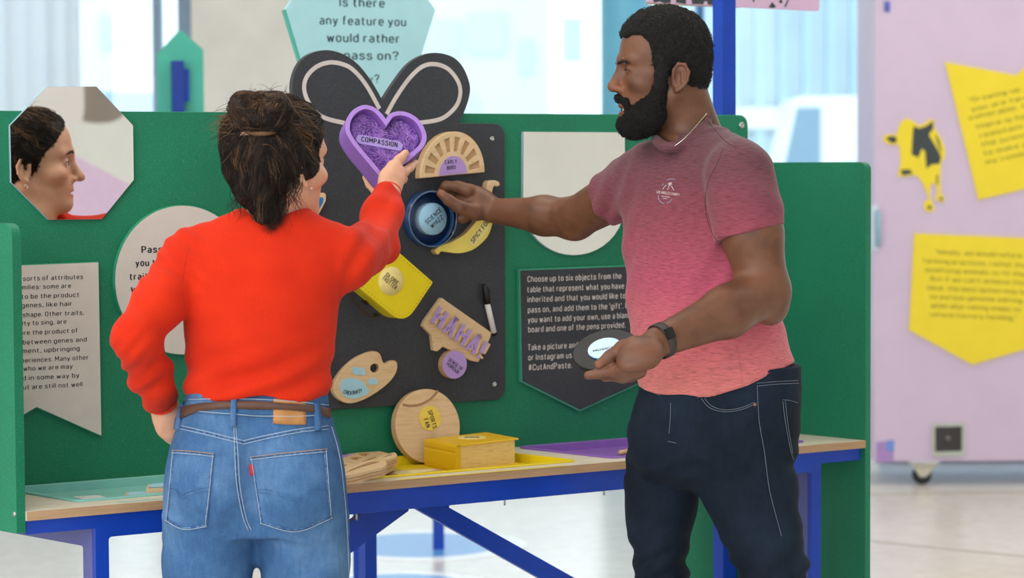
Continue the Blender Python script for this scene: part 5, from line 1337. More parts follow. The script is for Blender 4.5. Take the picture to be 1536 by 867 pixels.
def head_geo(v, Fr, S=1.0, male=True):
    """head in a local frame: x forward, y left, z up, origin between the eyes' level and the ears; returns nothing"""
    v.frame(*Fr)
    def c(*p): return np.asarray(p, float) * S
    mk = 1.0
    z_m = -0.086 if male else -0.072          # mouth
    z_c = -0.128 if male else -0.112          # chin
    nt = -0.038 if male else -0.036
    v.ell(c(-0.005 if male else -0.010, 0, 0.038), np.array([0.0905 if male else 0.097, 0.076, 0.080]) * S, k=0.0)
    v.ell(c(0.020, 0, 0.030), np.array([0.073, 0.066, 0.075]) * S, k=0.02 * S)
    jw = 1.0 if male else 0.86
    v.ell(c(0.028, 0, -0.045), np.array([0.062, 0.058 * jw, 0.07]) * S, k=0.03 * S)
    for sd in (1, -1):
        v.cap(c(-0.012, sd * 0.052 * jw, -0.055), c(0.066, sd * 0.014, z_c + 0.016), 0.020 * S * jw, 0.017 * S * jw, 0.025 * S)
        v.ell(c(0.055, sd * 0.044, -0.030), np.array([0.026, 0.020, 0.018]) * S, k=0.02 * S)
    v.ell(c(0.066, 0, (z_m + nt) / 2 - 0.004), np.array([0.028, 0.032, 0.034]) * S, k=0.02 * S)
    v.ell(c(0.076, 0, z_c + 0.014), np.array([0.018, 0.022, 0.017]) * S, k=0.02 * S)
    # brow
    for sd in (1, -1): v.cap(c(0.087, sd * 0.006, 0.017), c(0.072, sd * 0.046, 0.018), 0.011 * S, 0.008 * S, 0.014 * S)
    # eye sockets, then lids
    for sd in (1, -1):
        v.ell(c(0.094, sd * 0.031, -0.003), np.array([0.017, 0.018, 0.0125]) * S, k=0.012 * S, op='sub')
        v.ell(c(0.0725, sd * 0.0315, -0.003), np.array([0.0138, 0.0145, 0.0125]) * S, k=0.004 * S)
        v.cap(c(0.086, sd * 0.018, -0.0035), c(0.081, sd * 0.044, -0.0045), 0.0016 * S, 0.0012 * S, 0.002 * S, 'sub')
    # nose
    nw = 1.15 if male else 0.9
    v.cap(c(0.088, 0, 0.006), c(0.106 if male else 0.109, 0, nt + 0.004), 0.0085 * S, 0.0105 * S * nw, 0.012 * S)
    v.ell(c(0.1085 if male else 0.1125, 0, nt - 0.001), np.array([0.0115, 0.0115 * nw, 0.0095]) * S, k=0.008 * S)
    for sd in (1, -1):
        v.ell(c(0.094, sd * 0.0125 * nw, nt - 0.006), np.array([0.011, 0.0075, 0.008]) * S, k=0.006 * S)
        v.ell(c(0.099, sd * 0.007 * nw, nt - 0.0125), np.array([0.006, 0.0035, 0.004]) * S, k=0.003 * S, op='sub')
    # lips
    fl = 1.25 if male else 1.0
    v.ell(c(0.0885, 0, z_m + 0.0065), np.array([0.0095, 0.021, 0.0058 * fl]) * S, k=0.006 * S)
    v.ell(c(0.0870, 0, z_m - 0.0065), np.array([0.0095, 0.018, 0.0065 * fl]) * S, k=0.006 * S)
    v.ell(c(0.097, 0, z_m), np.array([0.014, 0.021, 0.0028 if not male else 0.005]) * S, k=0.002 * S, op='sub')
    for sd in (1, -1): v.chain([c(0.090, 0, z_m - 0.0005), c(0.0855, sd * 0.014, z_m + 0.001), c(0.0775, sd * 0.026, z_m + 0.0065)], [0.0018 * S, 0.0018 * S, 0.0014 * S], 0.003 * S, 'sub')
    # ears
    ex = -0.022 if male else -0.014
    es = 1.0 if male else 0.88
    for sd in (1, -1):
        A = np.array([nrm([0.95, sd * -0.25, 0.12]), nrm([0.25, sd * 0.95, 0]), nrm([-0.12, 0, 1.0])])
        cc_ = np.array([ex, sd * (0.078 if male else 0.0735), -0.020])
        v.ell(cc_ * S, np.array([0.019, 0.006, 0.030]) * S * es, A, 0.006 * S)
        rim = [np.array([0.012, 0.004, -0.006]), np.array([0.015, 0.005, 0.012]), np.array([0.006, 0.007, 0.027]), np.array([-0.008, 0.008, 0.027]), np.array([-0.018, 0.008, 0.012]), np.array([-0.017, 0.007, -0.006]), np.array([-0.008, 0.005, -0.020]), np.array([0.003, 0.003, -0.029])]
        rim = [r * es for r in rim]
        pr = [(cc_ + r[0] * A[0] + r[1] * A[1] + r[2] * A[2]) * S for r in rim]
        v.chain(pr, [0.0035 * S] * 7 + [0.0055 * S], 0.003 * S)
        v.ell((cc_ + 0.006 * A[1] + 0.002 * A[0] - 0.002 * A[2]) * S, np.array([0.0095, 0.006, 0.015]) * S, A, 0.003 * S, 'sub')
        v.cap((cc_ + 0.004 * A[1] - 0.004 * A[0] + 0.014 * A[2]) * S, (cc_ + 0.004 * A[1] - 0.006 * A[0] - 0.010 * A[2]) * S, 0.003 * S, 0.003 * S, 0.003 * S)
    v.fr = None

# ================================================================== woman in the red sweater
def skin(name, base, red, dark):
    t = NT(name); v = t.coord()
    c = t.ramp(t.noise(v, 22, 4), [(0.3, lin(dark)), (0.55, lin(base)), (0.75, lin(base))])
    c = t.mix(t.ramp(t.noise(v, 9, 2), [(0.4, (0, 0, 0)), (0.7, (0.35, 0.35, 0.35))]), c, lin(red))
    at = t.n('ShaderNodeVertexColor', layer_name='tint')
    c = t.mix(1.0, c, at.outputs['Color'], 'MULTIPLY')
    t.color(c); t.set(Roughness=0.46); t.b.inputs['Specular IOR Level'].default_value = 0.38
    t.b.inputs['Subsurface Weight'].default_value = 0.12; t.b.inputs['Subsurface Radius'].default_value = (0.012, 0.005, 0.003); t.b.inputs['Subsurface Scale'].default_value = 0.5
    t.bump(t.noise(v, 420, 2), 0.06, 0.001)
    return t.m
SKINW = skin('fair_skin', 'deaa8c', 'd08d70', 'cf987c')
def knit(name, base, dark):
    t = NT(name); v = t.coord((1, 1, 1))
    w = t.n('ShaderNodeTexWave', wave_type='BANDS', bands_direction='Z'); w.inputs['Scale'].default_value = 170; w.inputs['Distortion'].default_value = 1.5
    t.l(v, w.inputs['Vector'])
    c = t.ramp(t.noise(v, 8, 3), [(0.3, lin(dark)), (0.65, lin(base))])
    c2 = t.ramp(t.noise(v, 500, 2), [(0.35, (0.92, 0.9, 0.9)), (0.65, (1.04, 1.04, 1.04))])
    t.color(t.mix(1.0, c, c2, 'MULTIPLY')); t.set(Roughness=0.85); t.b.inputs['Specular IOR Level'].default_value = 0.15
    t.b.inputs['Sheen Weight'].default_value = 0.05
    t.bump(w.outputs['Fac'], 0.10, 0.0015)
    return t.m
REDK = knit('red_knit', 'd63012', 'c6270c')
def denim(name, base, faded, dark, fscale=4.0):
    t = NT(name); v = t.coord()
    c = t.ramp(t.noise(v, fscale, 5, 0.6), [(0.30, lin(dark)), (0.5, lin(base)), (0.72, lin(faded))])
    tw = t.coord((1, 1, 0.35), rot=(0.0, 0.7, 0.2))
    c2 = t.ramp(t.noise(tw, 900, 2), [(0.35, (0.82, 0.83, 0.85)), (0.65, (1.12, 1.12, 1.12))])
    c3_ = t.ramp(t.noise(t.coord((1, 1, 0.25)), 120, 3), [(0.35, (0.9, 0.9, 0.92)), (0.65, (1.08, 1.08, 1.06))])
    t.color(t.mix(1.0, t.mix(1.0, c, c2, 'MULTIPLY'), c3_, 'MULTIPLY')); t.set(Roughness=0.85); t.b.inputs['Specular IOR Level'].default_value = 0.15
    t.bump(t.noise(tw, 700, 2), 0.15, 0.001)
    return t.m
DENW = denim('mid_blue_denim', '456a96', '6a8cb4', '345480')
YW = 4.878
def Wp(x, y, dy=0.0): return P(x, y, YW + dy)
wom = thing('person', (Wp(385, 700)[0], YW, 0), 'woman with dark hair in a bun, red sweater and blue jeans, seen from behind', 'person')
def sec(py, l, r, b, dy=0.0, yaw=0.0, ex=1.0, Y0=YW):
    """torso section from its left and right picture edges"""
    a, c = P(l, py, Y0 + dy), P(r, py, Y0 + dy)
    return (a[2], (a[0] + c[0]) / 2, Y0 + dy, (c[0] - a[0]) / 2 * ex, b, yaw)
# joints
w_sl, w_el, w_wl = Wp(280, 392, 0.0), Wp(203, 505, -0.13), Wp(243, 603, 0.02)
w_sr, w_er, w_wr = Wp(520, 390, 0.03), Wp(566, 366, 0.26), Wp(583, 288, 0.398)
WHF = (Wp(416, 240), np.array([[0.61, 0.7924, 0.0], [-0.7924, 0.61, 0.0], [0, 0, 1.0]]))
WHS = 1.06
vol = Vol((-0.85, 4.62, 0.70), (-0.15, 5.48, 1.70), 0.0027)
head_geo(vol, WHF, WHS, male=False)
nb = Wp(408, 345, -0.01)
vol.cap(WHF[0] + np.array([-0.02, -0.02, -0.06]), nb + np.array([0.004, 0.030, 0.012]), 0.049, 0.046, 0.025)
tors = [sec(610, 284, 486, 0.095), sec(560, 288, 490, 0.09), sec(500, 286, 496, 0.098), sec(440, 284, 500, 0.10), sec(395, 280, 512, 0.092), sec(365, 300, 495, 0.07), sec(340, 352, 462, 0.040), sec(325, 384, 436, 0.03)]
vol.loft(tors, 0.03)
vol.chain([w_sl, w_el, w_wl], [0.040, 0.034, 0.024], 0.02)
vol.chain([w_sr, w_er, w_wr], [0.040, 0.034, 0.024], 0.02)
# left hand on the hip
hp0 = Wp(252, 622, 0.05)
vol.ecap(w_wl, Wp(256, 637, 0.035), 0.026, 0.031, np.array([0.3, -1, 0.1]), 0.55, 0.012)
vol.ecap(Wp(252, 625, 0.03), Wp(262, 648, 0.05), 0.028, 0.026, np.array([0.3, -1, 0.1]), 0.6, 0.012)
for i, (a, b, c_) in enumerate((((258, 628), (274, 622), (290, 630)), ((262, 638), (274, 642), (288, 650)), ((262, 648), (270, 660), (284, 668)), ((257, 650), (263, 665), (274, 676)))):
    vol.chain([Wp(*a, 0.04), Wp(*b, 0.075), Wp(*c_, 0.12)], [0.0105, 0.0095, 0.0075], 0.006)
# right hand around the heart box
def hb(x, y, off): return HP_.w(*HP_.px(x, y, off), off)      # places measured from the heart box rim
hn_ = HP_.n
vol.ecap(w_wr, hb(587, 268, 0.020), 0.022, 0.027, hn_, 0.62, 0.010)
vol.ecap(hb(586, 274, 0.019), hb(593, 259, 0.019), 0.025, 0.023, hn_, 0.62, 0.010)
vol.chain([hb(586, 263, 0.022), hb(590, 250, 0.018), hb(599, 240, 0.0125), hb(608, 230, 0.0095)], [0.0150, 0.0118, 0.0102, 0.0085], 0.008)
vol.chain([hb(597, 263, 0.012), hb(606, 258, -0.004), hb(615, 251, -0.022), hb(623, 244, -0.040)], [0.0122, 0.0105, 0.0092, 0.0078], 0.006)
vol.chain([hb(596, 269, 0.006), hb(604, 268, -0.032), hb(604, 269, -0.066), hb(598, 252, -0.070), hb(592, 240, -0.068)], [0.0118, 0.010, 0.0095, 0.009, 0.0075], 0.005)
vol.chain([hb(590, 276, 0.006), hb(588, 284, -0.036), hb(585, 288, -0.068), hb(572, 273, -0.072), hb(561, 262, -0.068)], [0.0118, 0.010, 0.0095, 0.009, 0.0075], 0.005)
vol.chain([hb(581, 281, 0.008), hb(573, 290, -0.034), hb(566, 292, -0.066), hb(554, 277, -0.070), hb(548, 266, -0.066)], [0.0105, 0.009, 0.0085, 0.008, 0.007], 0.005)
V, Q = vol.mesh(1)
wbody = obj('body', V, Q, SKINW, wom, True)
Lc = (V - WHF[0]) @ WHF[1].T / WHS
tint = np.ones((len(V), 3))
lipm = np.exp(-((Lc[:, 2] + 0.072) / 0.0085) ** 4) * np.exp(-(Lc[:, 1] / 0.020) ** 4) * (Lc[:, 0] > 0.08)
tint = tint * (1 - lipm[:, None]) + lipm[:, None] * np.array([0.80, 0.48, 0.48])
chk = np.exp(-(((Lc[:, 0] - 0.065) / 0.03) ** 2 + ((np.abs(Lc[:, 1]) - 0.045) / 0.025) ** 2 + ((Lc[:, 2] + 0.035) / 0.02) ** 2))
tint *= 1 - chk[:, None] * np.array([0.0, 0.10, 0.12])
color_attr(wbody, 'tint', tint)
def hl(p, Fr, S): return Fr[0] + (np.asarray(p, float) * S) @ Fr[1]
def face_bits(parent, Fr, S, brow_hex, iris, male):
    EYW = mat('eye_white', 'e8e2dc', 0.25, 0.02); BRW = mat('brow_' + brow_hex, brow_hex, 0.9, 0.2, 200)
    for sd in (1, -1):
        c = hl((0.0735, sd * 0.0315, -0.0030), Fr, S); fw = nrm(hl((1, sd * 0.12, -0.06), Fr, 1) - Fr[0])
        R0_ = 0.0112 if male else 0.0128
        e = lathe('eye', c, fw, [(R0_ * S * math.sin(t), R0_ * S * math.cos(t)) for t in np.linspace(0.02, 1.5, 10)], EYW, parent, 20)
        lathe('iris', c + fw * (R0_ - 0.0007) * S, fw, [(0.0005, 0.0009), (0.0052 * S, 0.0004), (0.0055 * S, -0.0006)], mat('iris_' + iris, iris, 0.2), e, 16)
        dz = -0.002 if male else 0.0
        lp3 = [hl(p, Fr, S) for p in ((0.0850, sd * 0.0185, -0.0030 + dz), (0.0868, sd * 0.025, -0.0005 + dz), (0.0862, sd * 0.033, 0.0002 + dz), (0.0828, sd * 0.040, -0.0016 + dz), (0.0785, sd * 0.0465, -0.0045 + dz))]
        tube('eyelashes', opened(lp3, 4), [0.0006] * 3 + [0.0012] * 10 + [0.0009] * 3 + [0.0004], mat('lash_dark', '1a1210', 0.8), parent, 6)
        bz_ = -0.005 if male else 0.0
        pts = [hl(p, Fr, S) for p in ((0.0985 if male else 0.0955, sd * 0.012, 0.0165 + bz_), (0.0955 if male else 0.0945, sd * 0.026, (0.0185 if male else 0.0215) + bz_), (0.087, sd * 0.042, 0.0185 + bz_), (0.0795, sd * 0.051, 0.014 + bz_))]
        tube('eyebrow', opened(pts, 5), [0.0030 * S * (1 if not male else 1.15)] * 12 + [0.0016 * S] * 3 + [0.0008], BRW, parent, 6)
face_bits(wom, WHF, WHS, '3a2a22', '3f2c1e', False)
# --- hair
HAIRD = mat('dark_brown_hair', '201814', 0.6, 0.25, 60, spec=0.25); HAIRM = mat('brown_hair', '3a2a20', 0.55, 0.2, 60, spec=0.3); HAIRL = mat('light_brown_hair', '6b4c33', 0.55, 0.2, 60, spec=0.3)
hv = Vol(WHF[0] - np.array([0.2, 0.2, 0.2]), WHF[0] + np.array([0.2, 0.2, 0.22]), 0.0034)
hv.frame(*WHF)
S = WHS
hv.ell(np.array([-0.014, 0, 0.034]) * S, np.array([0.102, 0.086, 0.086]) * S, k=0)
hv.ell(np.array([-0.050, -0.004, -0.016]) * S, np.array([0.056, 0.066, 0.060]) * S, k=0.03)
hv.ell(np.array([0.026, 0, 0.062]) * S, np.array([0.060, 0.066, 0.050]) * S, k=0.02)
hv.cap(np.array([-0.064, -0.012, -0.062]) * S, np.array([-0.066, -0.022, -0.104]) * S, 0.032 * S, 0.012 * S, 0.03)
# face and neck kept clear
for sd in (1, -1):
    hv.ell(np.array([0.072, sd * 0.080, -0.055]) * S, np.array([0.062, 0.06, 0.095]) * S, k=0.012, op='sub')
    if sd > 0: hv.ell(np.array([-0.010, sd * 0.090, -0.036]) * S, np.array([0.022, 0.024, 0.028]) * S, k=0.008, op='sub')
    else: hv.ell(np.array([-0.006, sd * 0.088, -0.056]) * S, np.array([0.020, 0.022, 0.024]) * S, k=0.008, op='sub')
hv.ell(np.array([0.120, 0, -0.005]) * S, np.array([0.079, 0.105, 0.104]) * S, k=0.008, op='sub')
hv.ell(np.array([-0.010, -0.076, -0.006]) * S, np.array([0.032, 0.017, 0.032]) * S, k=0.012)
bc = (Wp(391, 172, -0.088) - WHF[0]) @ WHF[1].T
hv.frame(WHF[0], np.eye(3)); bo3 = Wp(391, 172, -0.088) - WHF[0]
hv.ell(bo3, np.array([0.054, 0.046, 0.040]), k=0.004)
hv.ell(bo3 + np.array([-0.028, -0.008, 0.014]), np.array([0.030, 0.036, 0.029]), k=0.004)
hv.ell(bo3 + np.array([0.026, -0.004, 0.012]), np.array([0.034, 0.038, 0.030]), k=0.004)
hv.ell(bo3 + np.array([0.004, -0.022, -0.006]), np.array([0.036, 0.030, 0.026]), k=0.004)
hv.cap(bo3 + np.array([-0.052, -0.012, -0.036]), bo3 + np.array([0.050, -0.012, -0.036]), 0.006, 0.006, 0.012, 'sub')
V, Q = hv.mesh(1); N = vnormals(V, Q)
V = V + N * (wob(V, 130) * 0.0022 + wob(V, 50) * 0.003)[:, None]
hair = obj('hair', V, Q, HAIRD, wom, True)
htree = bvh(V, Q)
bcw = Wp(391, 172, -0.086); hc = hl((-0.016, 0, 0.03), WHF, S)
def onhair(d, lift):
    loc, n, _, _ = htree.ray_cast(Vector(hc + d * 0.4), Vector(-d))
    return (np.array(loc) + d * lift) if loc is not None else None
bdir = nrm(bcw - hc)
groups = {'d': [], 'm': [], 'l': []}
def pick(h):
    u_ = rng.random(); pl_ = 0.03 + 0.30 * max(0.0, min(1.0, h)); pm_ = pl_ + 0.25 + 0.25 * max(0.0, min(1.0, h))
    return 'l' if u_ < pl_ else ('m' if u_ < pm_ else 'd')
hV = V; hN = vnormals(V, Q); cand = np.where(((V - bcw) ** 2).sum(1) > 0.045 ** 2)[0]
for lk in range(900):            # locks swept over the head up to the bun, several strands each
    p0 = hV[cand[rng.integers(len(cand))]]; sw = rng.normal() * 0.35; ns_ = 7 + int(rng.random() * 5); sl_ = 0.005 + 0.0045 * rng.random()
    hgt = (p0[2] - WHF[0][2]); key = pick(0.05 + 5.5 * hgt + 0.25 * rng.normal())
    for q_ in range(ns_):
        p = p0 + rng.normal(size=3) * 0.0045; ln = []; lift = 0.0002 + abs(rng.normal()) * 0.0016; w0 = sw + rng.normal() * 0.12
        for t in range(8):
            loc, n, _, _ = htree.find_nearest(Vector(p)); loc = np.array(loc); n = np.array(n); ln.append(loc + n * lift)
            g_ = bcw - loc; g_ = g_ - n * (g_ @ n); g_ = nrm(g_); sd_ = np.cross(n, g_); p = loc + nrm(g_ + sd_ * (w0 * math.cos(t * 0.5))) * sl_
        groups[key].append(ln)
for lk in range(150):            # coils of the bun
    ax = nrm(rng.normal(size=3) + np.array([0.2, -1.3, 0.5])); x_, y_ = frame_from(ax); a0 = rng.random() * 6.28; off0 = rng.normal() * 0.4; ex0 = 0.8 + rng.random() * 1.2; key = pick(0.6 + 0.4 * rng.normal())
    for q_ in range(9):
        off = off0 + rng.normal() * 0.05; rr0 = math.sqrt(max(0.1, 1 - off * off)); ln = []; lf = 0.0006 + 0.002 * rng.random()
        for t in np.linspace(0, ex0, 8):
            q = nrm(ax * off + (x_ * math.cos(a0 + t) + y_ * math.sin(a0 + t)) * rr0)
            loc, n, _, _ = htree.ray_cast(Vector(bcw + q * 0.10), Vector(-q))
            if loc is None: break
            ln.append(np.array(loc) + q * lf)
        if len(ln) == 8 and max(np.linalg.norm(np.diff(ln, axis=0), axis=1)) < 0.035: groups[key].append(ln)
def fly(p0, d, ln_, curl, key, fall=0.3, turns=3.0, a=None):
    out = []; a = rng.random() * 6.28 if a is None else a; x_, y_ = frame_from(d)
    for t in np.linspace(0, 1, 8): out.append(p0 + nrm(d) * ln_ * t + (x_ * math.cos(a + turns * t) + y_ * math.sin(a + turns * t)) * curl * t - EZ * fall * ln_ * t * t)
    groups[key].append(out)
fw_ = hl((1, 0, 0), (np.zeros(3), WHF[1]), 1)
for i in range(170):             # short flyaways lying along the head
    az = rng.random() * 6.28; el = -0.2 + rng.random() * 1.5; d = nrm([math.cos(az) * math.cos(el), math.sin(az) * math.cos(el), math.sin(el)]); p = onhair(d, 0)
    if p is None or fw_ @ d > 0.3: continue
    tg = nrm(np.cross(d, rng.normal(size=3))); fly(p, nrm(d * 0.25 + tg), 0.02 + 0.03 * rng.random(), 0.010, 'l' if rng.random() < 0.4 else 'm', 0.1)
for i in range(150):             # loose ends left of the bun
    fly(Wp(362 + rng.normal() * 8, 182 + rng.normal() * 9, -0.05 + rng.normal() * 0.02), np.array([-1.0, rng.normal() * 0.3, 0.0 + rng.normal() * 0.30]), 0.02 + 0.035 * rng.random(), 0.006, 'l' if rng.random() < 0.6 else 'm', 0.3)
def lock(px, py, dy, tox, toy, n_, wave, key='d', spread=0.006, tody=0.0):
    a, b = Wp(px, py, dy), Wp(tox, toy, dy + tody); ph = rng.random() * 6.28; tn_ = 1.5 + rng.random() * 2
    for i in range(n_):
        o_ = rng.normal(size=3) * spread; e_ = rng.normal(size=3) * spread * 0.7; k2 = 0.75 + 0.3 * rng.random(); out = []
        for t in np.linspace(0, k2, 8): out.append(a + o_ + (b - a + e_) * t + np.array([1.0, -0.4, 0]) * wave * math.sin(ph + tn_ * 3.1 * t) * (0.3 + t))
        groups[key if rng.random() < 0.75 else 'm'].append(out)
for i in range(26): lock(384 + rng.random() * 44, 282 + rng.random() * 18, -0.062, 396 + rng.random() * 26, 322 + rng.random() * 26, 14, 0.005, 'd')
for i in range(3): lock(402, 300, -0.065, 404 + 3 * i, 348, 22, 0.004, 'd', 0.005, 0.0)
for i in range(7): lock(352 + rng.random() * 22, 268 + rng.random() * 20, -0.045, 344 + rng.random() * 32, 312 + rng.random() * 16, 5, 0.008, 'd', 0.004)
for i in range(8): lock(430 + rng.random() * 22, 250 + rng.random() * 22, -0.075, 428 + rng.random() * 24, 305 + rng.random() * 18, 5, 0.009, 'd', 0.004)
for k_, m_ in (('d', HAIRD), ('m', HAIRM), ('l', HAIRL)):
    V_, F_ = strand_mesh(groups[k_], 0.0008); tag(obj('hair_strands', V_, F_, m_, hair, True), kind='stuff')
tie = [Wp(364 + 56 * t, 197 + 3 * math.sin(t * 3.1), -0.118 + 0.030 * (2 * t - 1) ** 2) for t in np.linspace(0, 1, 10)]
tube('hair_lock', tie, [0.002, 0.004, 0.005, 0.0055, 0.0055, 0.005, 0.005, 0.004, 0.003, 0.001], HAIRL, hair, 8)
GOLD = mat('silver_jewellery', 'd8d2c6', 0.2, metal=1.0)
for sd in (1, -1):
    e0 = hl((-0.008, sd * 0.086, -0.050), WHF, S)
    if sd > 0: tube('earring', [e0 + np.array([0.005 * math.cos(t), -0.002, 0.005 * math.sin(t) - 0.005]) for t in np.linspace(0, 6.28, 16, endpoint=False)], 0.0009, GOLD, wom, 6, closed_=True)
    lathe('stud', e0 + np.array([0.004, -0.006, -0.002]), np.array([0.2, -1, 0]), [(0.0022, 0), (0.0016, 0.0016), (0.0002, 0.002)], GOLD, wom, 10)
# --- sweater
sv = Vol((-0.85, 4.60, 0.93), (-0.15, 5.42, 1.42), 0.0036)
ts = [sec(612, 279, 492.5, 0.119), sec(590, 278, 494, 0.119), sec(550, 280, 498, 0.108), sec(500, 278, 504, 0.112), sec(450, 275, 509, 0.114), sec(410, 268, 520, 0.108), sec(385, 268, 522, 0.098), sec(365, 285, 510, 0.082), sec(350, 308, 494, 0.068), sec(335, 345, 472, 0.058), sec(322, 366, 455, 0.054)]
sv.loft(ts, 0.02)
sv.cap(Wp(300, 372, 0.0), Wp(360, 345, 0.0), 0.045, 0.04, 0.03); sv.cap(Wp(500, 372, 0.0), Wp(450, 345, 0.0), 0.045, 0.04, 0.03)
sv.chain([w_sl, w_sl * 0.45 + w_el * 0.55, w_el], [0.058, 0.046, 0.041], 0.03)
sv.chain([w_el, w_el * 0.4 + w_wl * 0.6, w_wl + (w_wl - w_el) * 0.04], [0.041, 0.040, 0.030], 0.02)
sv.chain([w_sr, w_sr * 0.5 + w_er * 0.5, w_er], [0.060, 0.050, 0.042], 0.035)
sv.chain([w_er, w_er * 0.45 + w_wr * 0.55, w_wr], [0.042, 0.038, 0.026], 0.02)
# cut hem, cuffs, neck
dl = nrm(w_wl - w_el); dr = nrm(w_wr - w_er)
sv.cut(w_wl + dl * 0.004, dl, 0.004, w_wl - 0.07, w_wl + 0.07); sv.cut(w_wr - dr * 0.002, dr, 0.004, w_wr - 0.06, w_wr + 0.06)
sv.cap(WHF[0] + np.array([-0.02, -0.02, -0.06]), nb + np.array([0.004, 0.030, 0.055]), 0.053, 0.050, 0.004, 'sub')
sv.ell(nb + np.array([0.02, 0.075, 0.010]), (0.07, 0.06, 0.06), k=0.006, op='sub')
def whem(d, X, Y, Z):
    px = IW / 2 + F * X / Y; zc = H - (np.interp(px, [270, 300, 385, 440, 495], [602, 600, 598.5, 601.5, 607.5]) - 240) / F * Y
    return np.where(px > 268, np.maximum(d, (zc - Z).astype(np.float32)), d)
sv.func((-0.85, 4.60, 0.93), (-0.28, 5.2, 1.02), whem)
V, Q = sv.mesh(2); N = vnormals(V, Q)
# folds: diagonal drags over the back, rings on the sleeves
zrel = V[:, 2]; 
fold = np.zeros(len(V))
px_ = np.array([proj(p) for p in V[::1]]) if len(V) < 1 else None
vv = V - CAM; zz = vv @ CF; PX = IW / 2 + F * (vv @ CR) / zz; PY = IH / 2 - F * (vv @ CU) / zz
low = np.clip((PY - 500) / 80, 0, 1)
fold += low * 0.0055 * np.sin((PY * 0.9 + (PX - 385) * 0.42) * 0.16 + wob(V, 14) * 1.2) * np.clip((560 - np.abs(PX - 385)) / 500, 0, 1)
sh_ = np.clip((345 - PX) / 60, 0, 1) * np.clip((470 - PY) / 60, 0, 1)
fold += sh_ * 0.0017 * np.sin((PY - 0.6 * PX) * 0.22 + wob(V, 12))
elb = np.exp(-(((PX - 200) / 40) ** 2 + ((PY - 545) / 45) ** 2)); fold += elb * 0.0018 * np.sin(PY * 0.22 + PX * 0.2 + wob(V, 18) * 1.5)
rsl = np.clip((PX - 500) / 30, 0, 1) * np.clip((440 - PY) / 40, 0, 1); fold += rsl * 0.0035 * np.sin((PX * 0.8 + PY * 0.5) * 0.17 + wob(V, 15))
fold += 0.0016 * wob(V, 28) + 0.0035 * wob(V, 11)
V = V + N * fold[:, None]
swe = obj('sweater', V, Q, REDK, wom, True)
strx = bvh(V, Q)
ST_ = mat('red_seam', 'b82a10', 0.9)
for pts in ([(283, 372), (277, 400), (272, 430), (276, 462)], [(512, 380), (516, 400), (512, 430), (508, 455)]):
    ln = drape_line(strx, pts, 0.0002)
    if len(ln) > 3: tube('seam', ln, 0.0007, ST_, swe, 5)
cf = mat('red_cuff', 'e23512', 0.85, 0.05, 80)
for c_, d_, r_ in ((w_wl, dl, 0.031), (w_wr, dr, 0.027)):
    x_, y_ = frame_from(d_)
    tube('cuff_edge', [c_ + d_ * 0.002 + (x_ * math.cos(t) + y_ * math.sin(t)) * r_ * 0.92 for t in np.linspace(0, 6.283, 24, endpoint=False)], 0.0022, cf, swe, 6, closed_=True)
# --- jeans
jv = Vol((-0.85, 4.60, 0.03), (-0.15, 5.14, 1.02), 0.0045)
js = [sec(584, 284, 487, 0.106), sec(597, 278, 492, 0.112), sec(612, 275, 494, 0.114), sec(640, 266, 502, 0.116), sec(670, 256, 510, 0.120), sec(700, 250, 515, 0.124), sec(740, 246, 520, 0.122), sec(775, 245, 522, 0.112), sec(800, 246, 522, 0.100)]
jv.loft(js, 0.02, 2.25)
for x in (322, 447): jv.ell(Wp(x, 720, -0.058), (0.078, 0.070, 0.085), k=0.045)
def leg(v, rows, k=0.02, Y0=YW):
    v.loft([sec(py, l, r, b, dy, 0, 1, Y0) for (py, l, r, b, dy) in rows], k, 2.1)
leg(jv, [(775, 246, 384, 0.098, -0.01), (800, 244.5, 381, 0.096, -0.01), (835, 243.5, 382.5, 0.094, -0.01), (867, 243, 379, 0.090, -0.01), (960, 246, 358, 0.078, -0.005), (1060, 254, 345, 0.066, 0.0), (1160, 258, 340, 0.060, 0.0), (1290, 262, 336, 0.056, 0.0), (1336, 262, 338, 0.058, 0.0)])
leg(jv, [(775, 383, 522, 0.098, 0.01), (800, 386, 523, 0.096, 0.01), (835, 387.5, 524, 0.094, 0.01), (867, 392, 525, 0.090, 0.01), (960, 410, 522, 0.078, 0.015), (1060, 425, 516, 0.066, 0.02), (1160, 432, 512, 0.060, 0.02), (1290, 436, 508, 0.056, 0.02), (1336, 436, 510, 0.058, 0.02)])
jv.cap(Wp(384, 640, -0.125), Wp(384, 790, -0.13), 0.016, 0.030, 0.035, 'sub')
V, Q = jv.mesh(2); N = vnormals(V, Q)
vv = V - CAM; zz = vv @ CF; PX = IW / 2 + F * (vv @ CR) / zz; PY = IH / 2 - F * (vv @ CU) / zz
fold = 0.0016 * wob(V, 26) + 0.0028 * np.clip((PY - 770) / 60, 0, 1) * np.sin((PY * 0.5 + np.abs(PX - 384) * 0.55) * 0.13 + wob(V, 10)) + 0.0022 * np.exp(-((PY - 785) / 18) ** 2) * np.sin(np.abs(PX - 384) * 0.12)
V = V + N * fold[:, None]
jn = obj('jeans', V, Q, DENW, wom, True)
jt = bvh(V, Q)
STW = mat('pale_denim_thread', 'a9bcd0', 0.8, 0.1, 200); STO = mat('tan_thread', 'b99a78', 0.8, 0.1, 200); DKD = denim('dark_denim_seam', '476c9a', '6f93bb', '3a5a86', 30)
def stitch(pts, m=STW, r=0.0008, off=0.0012, parent=None, tree=None):
    ln = drape_line(tree or jt, pts, off)
    if len(ln) > 3: tube('stitching', ln, r, m, parent or jn, 5)
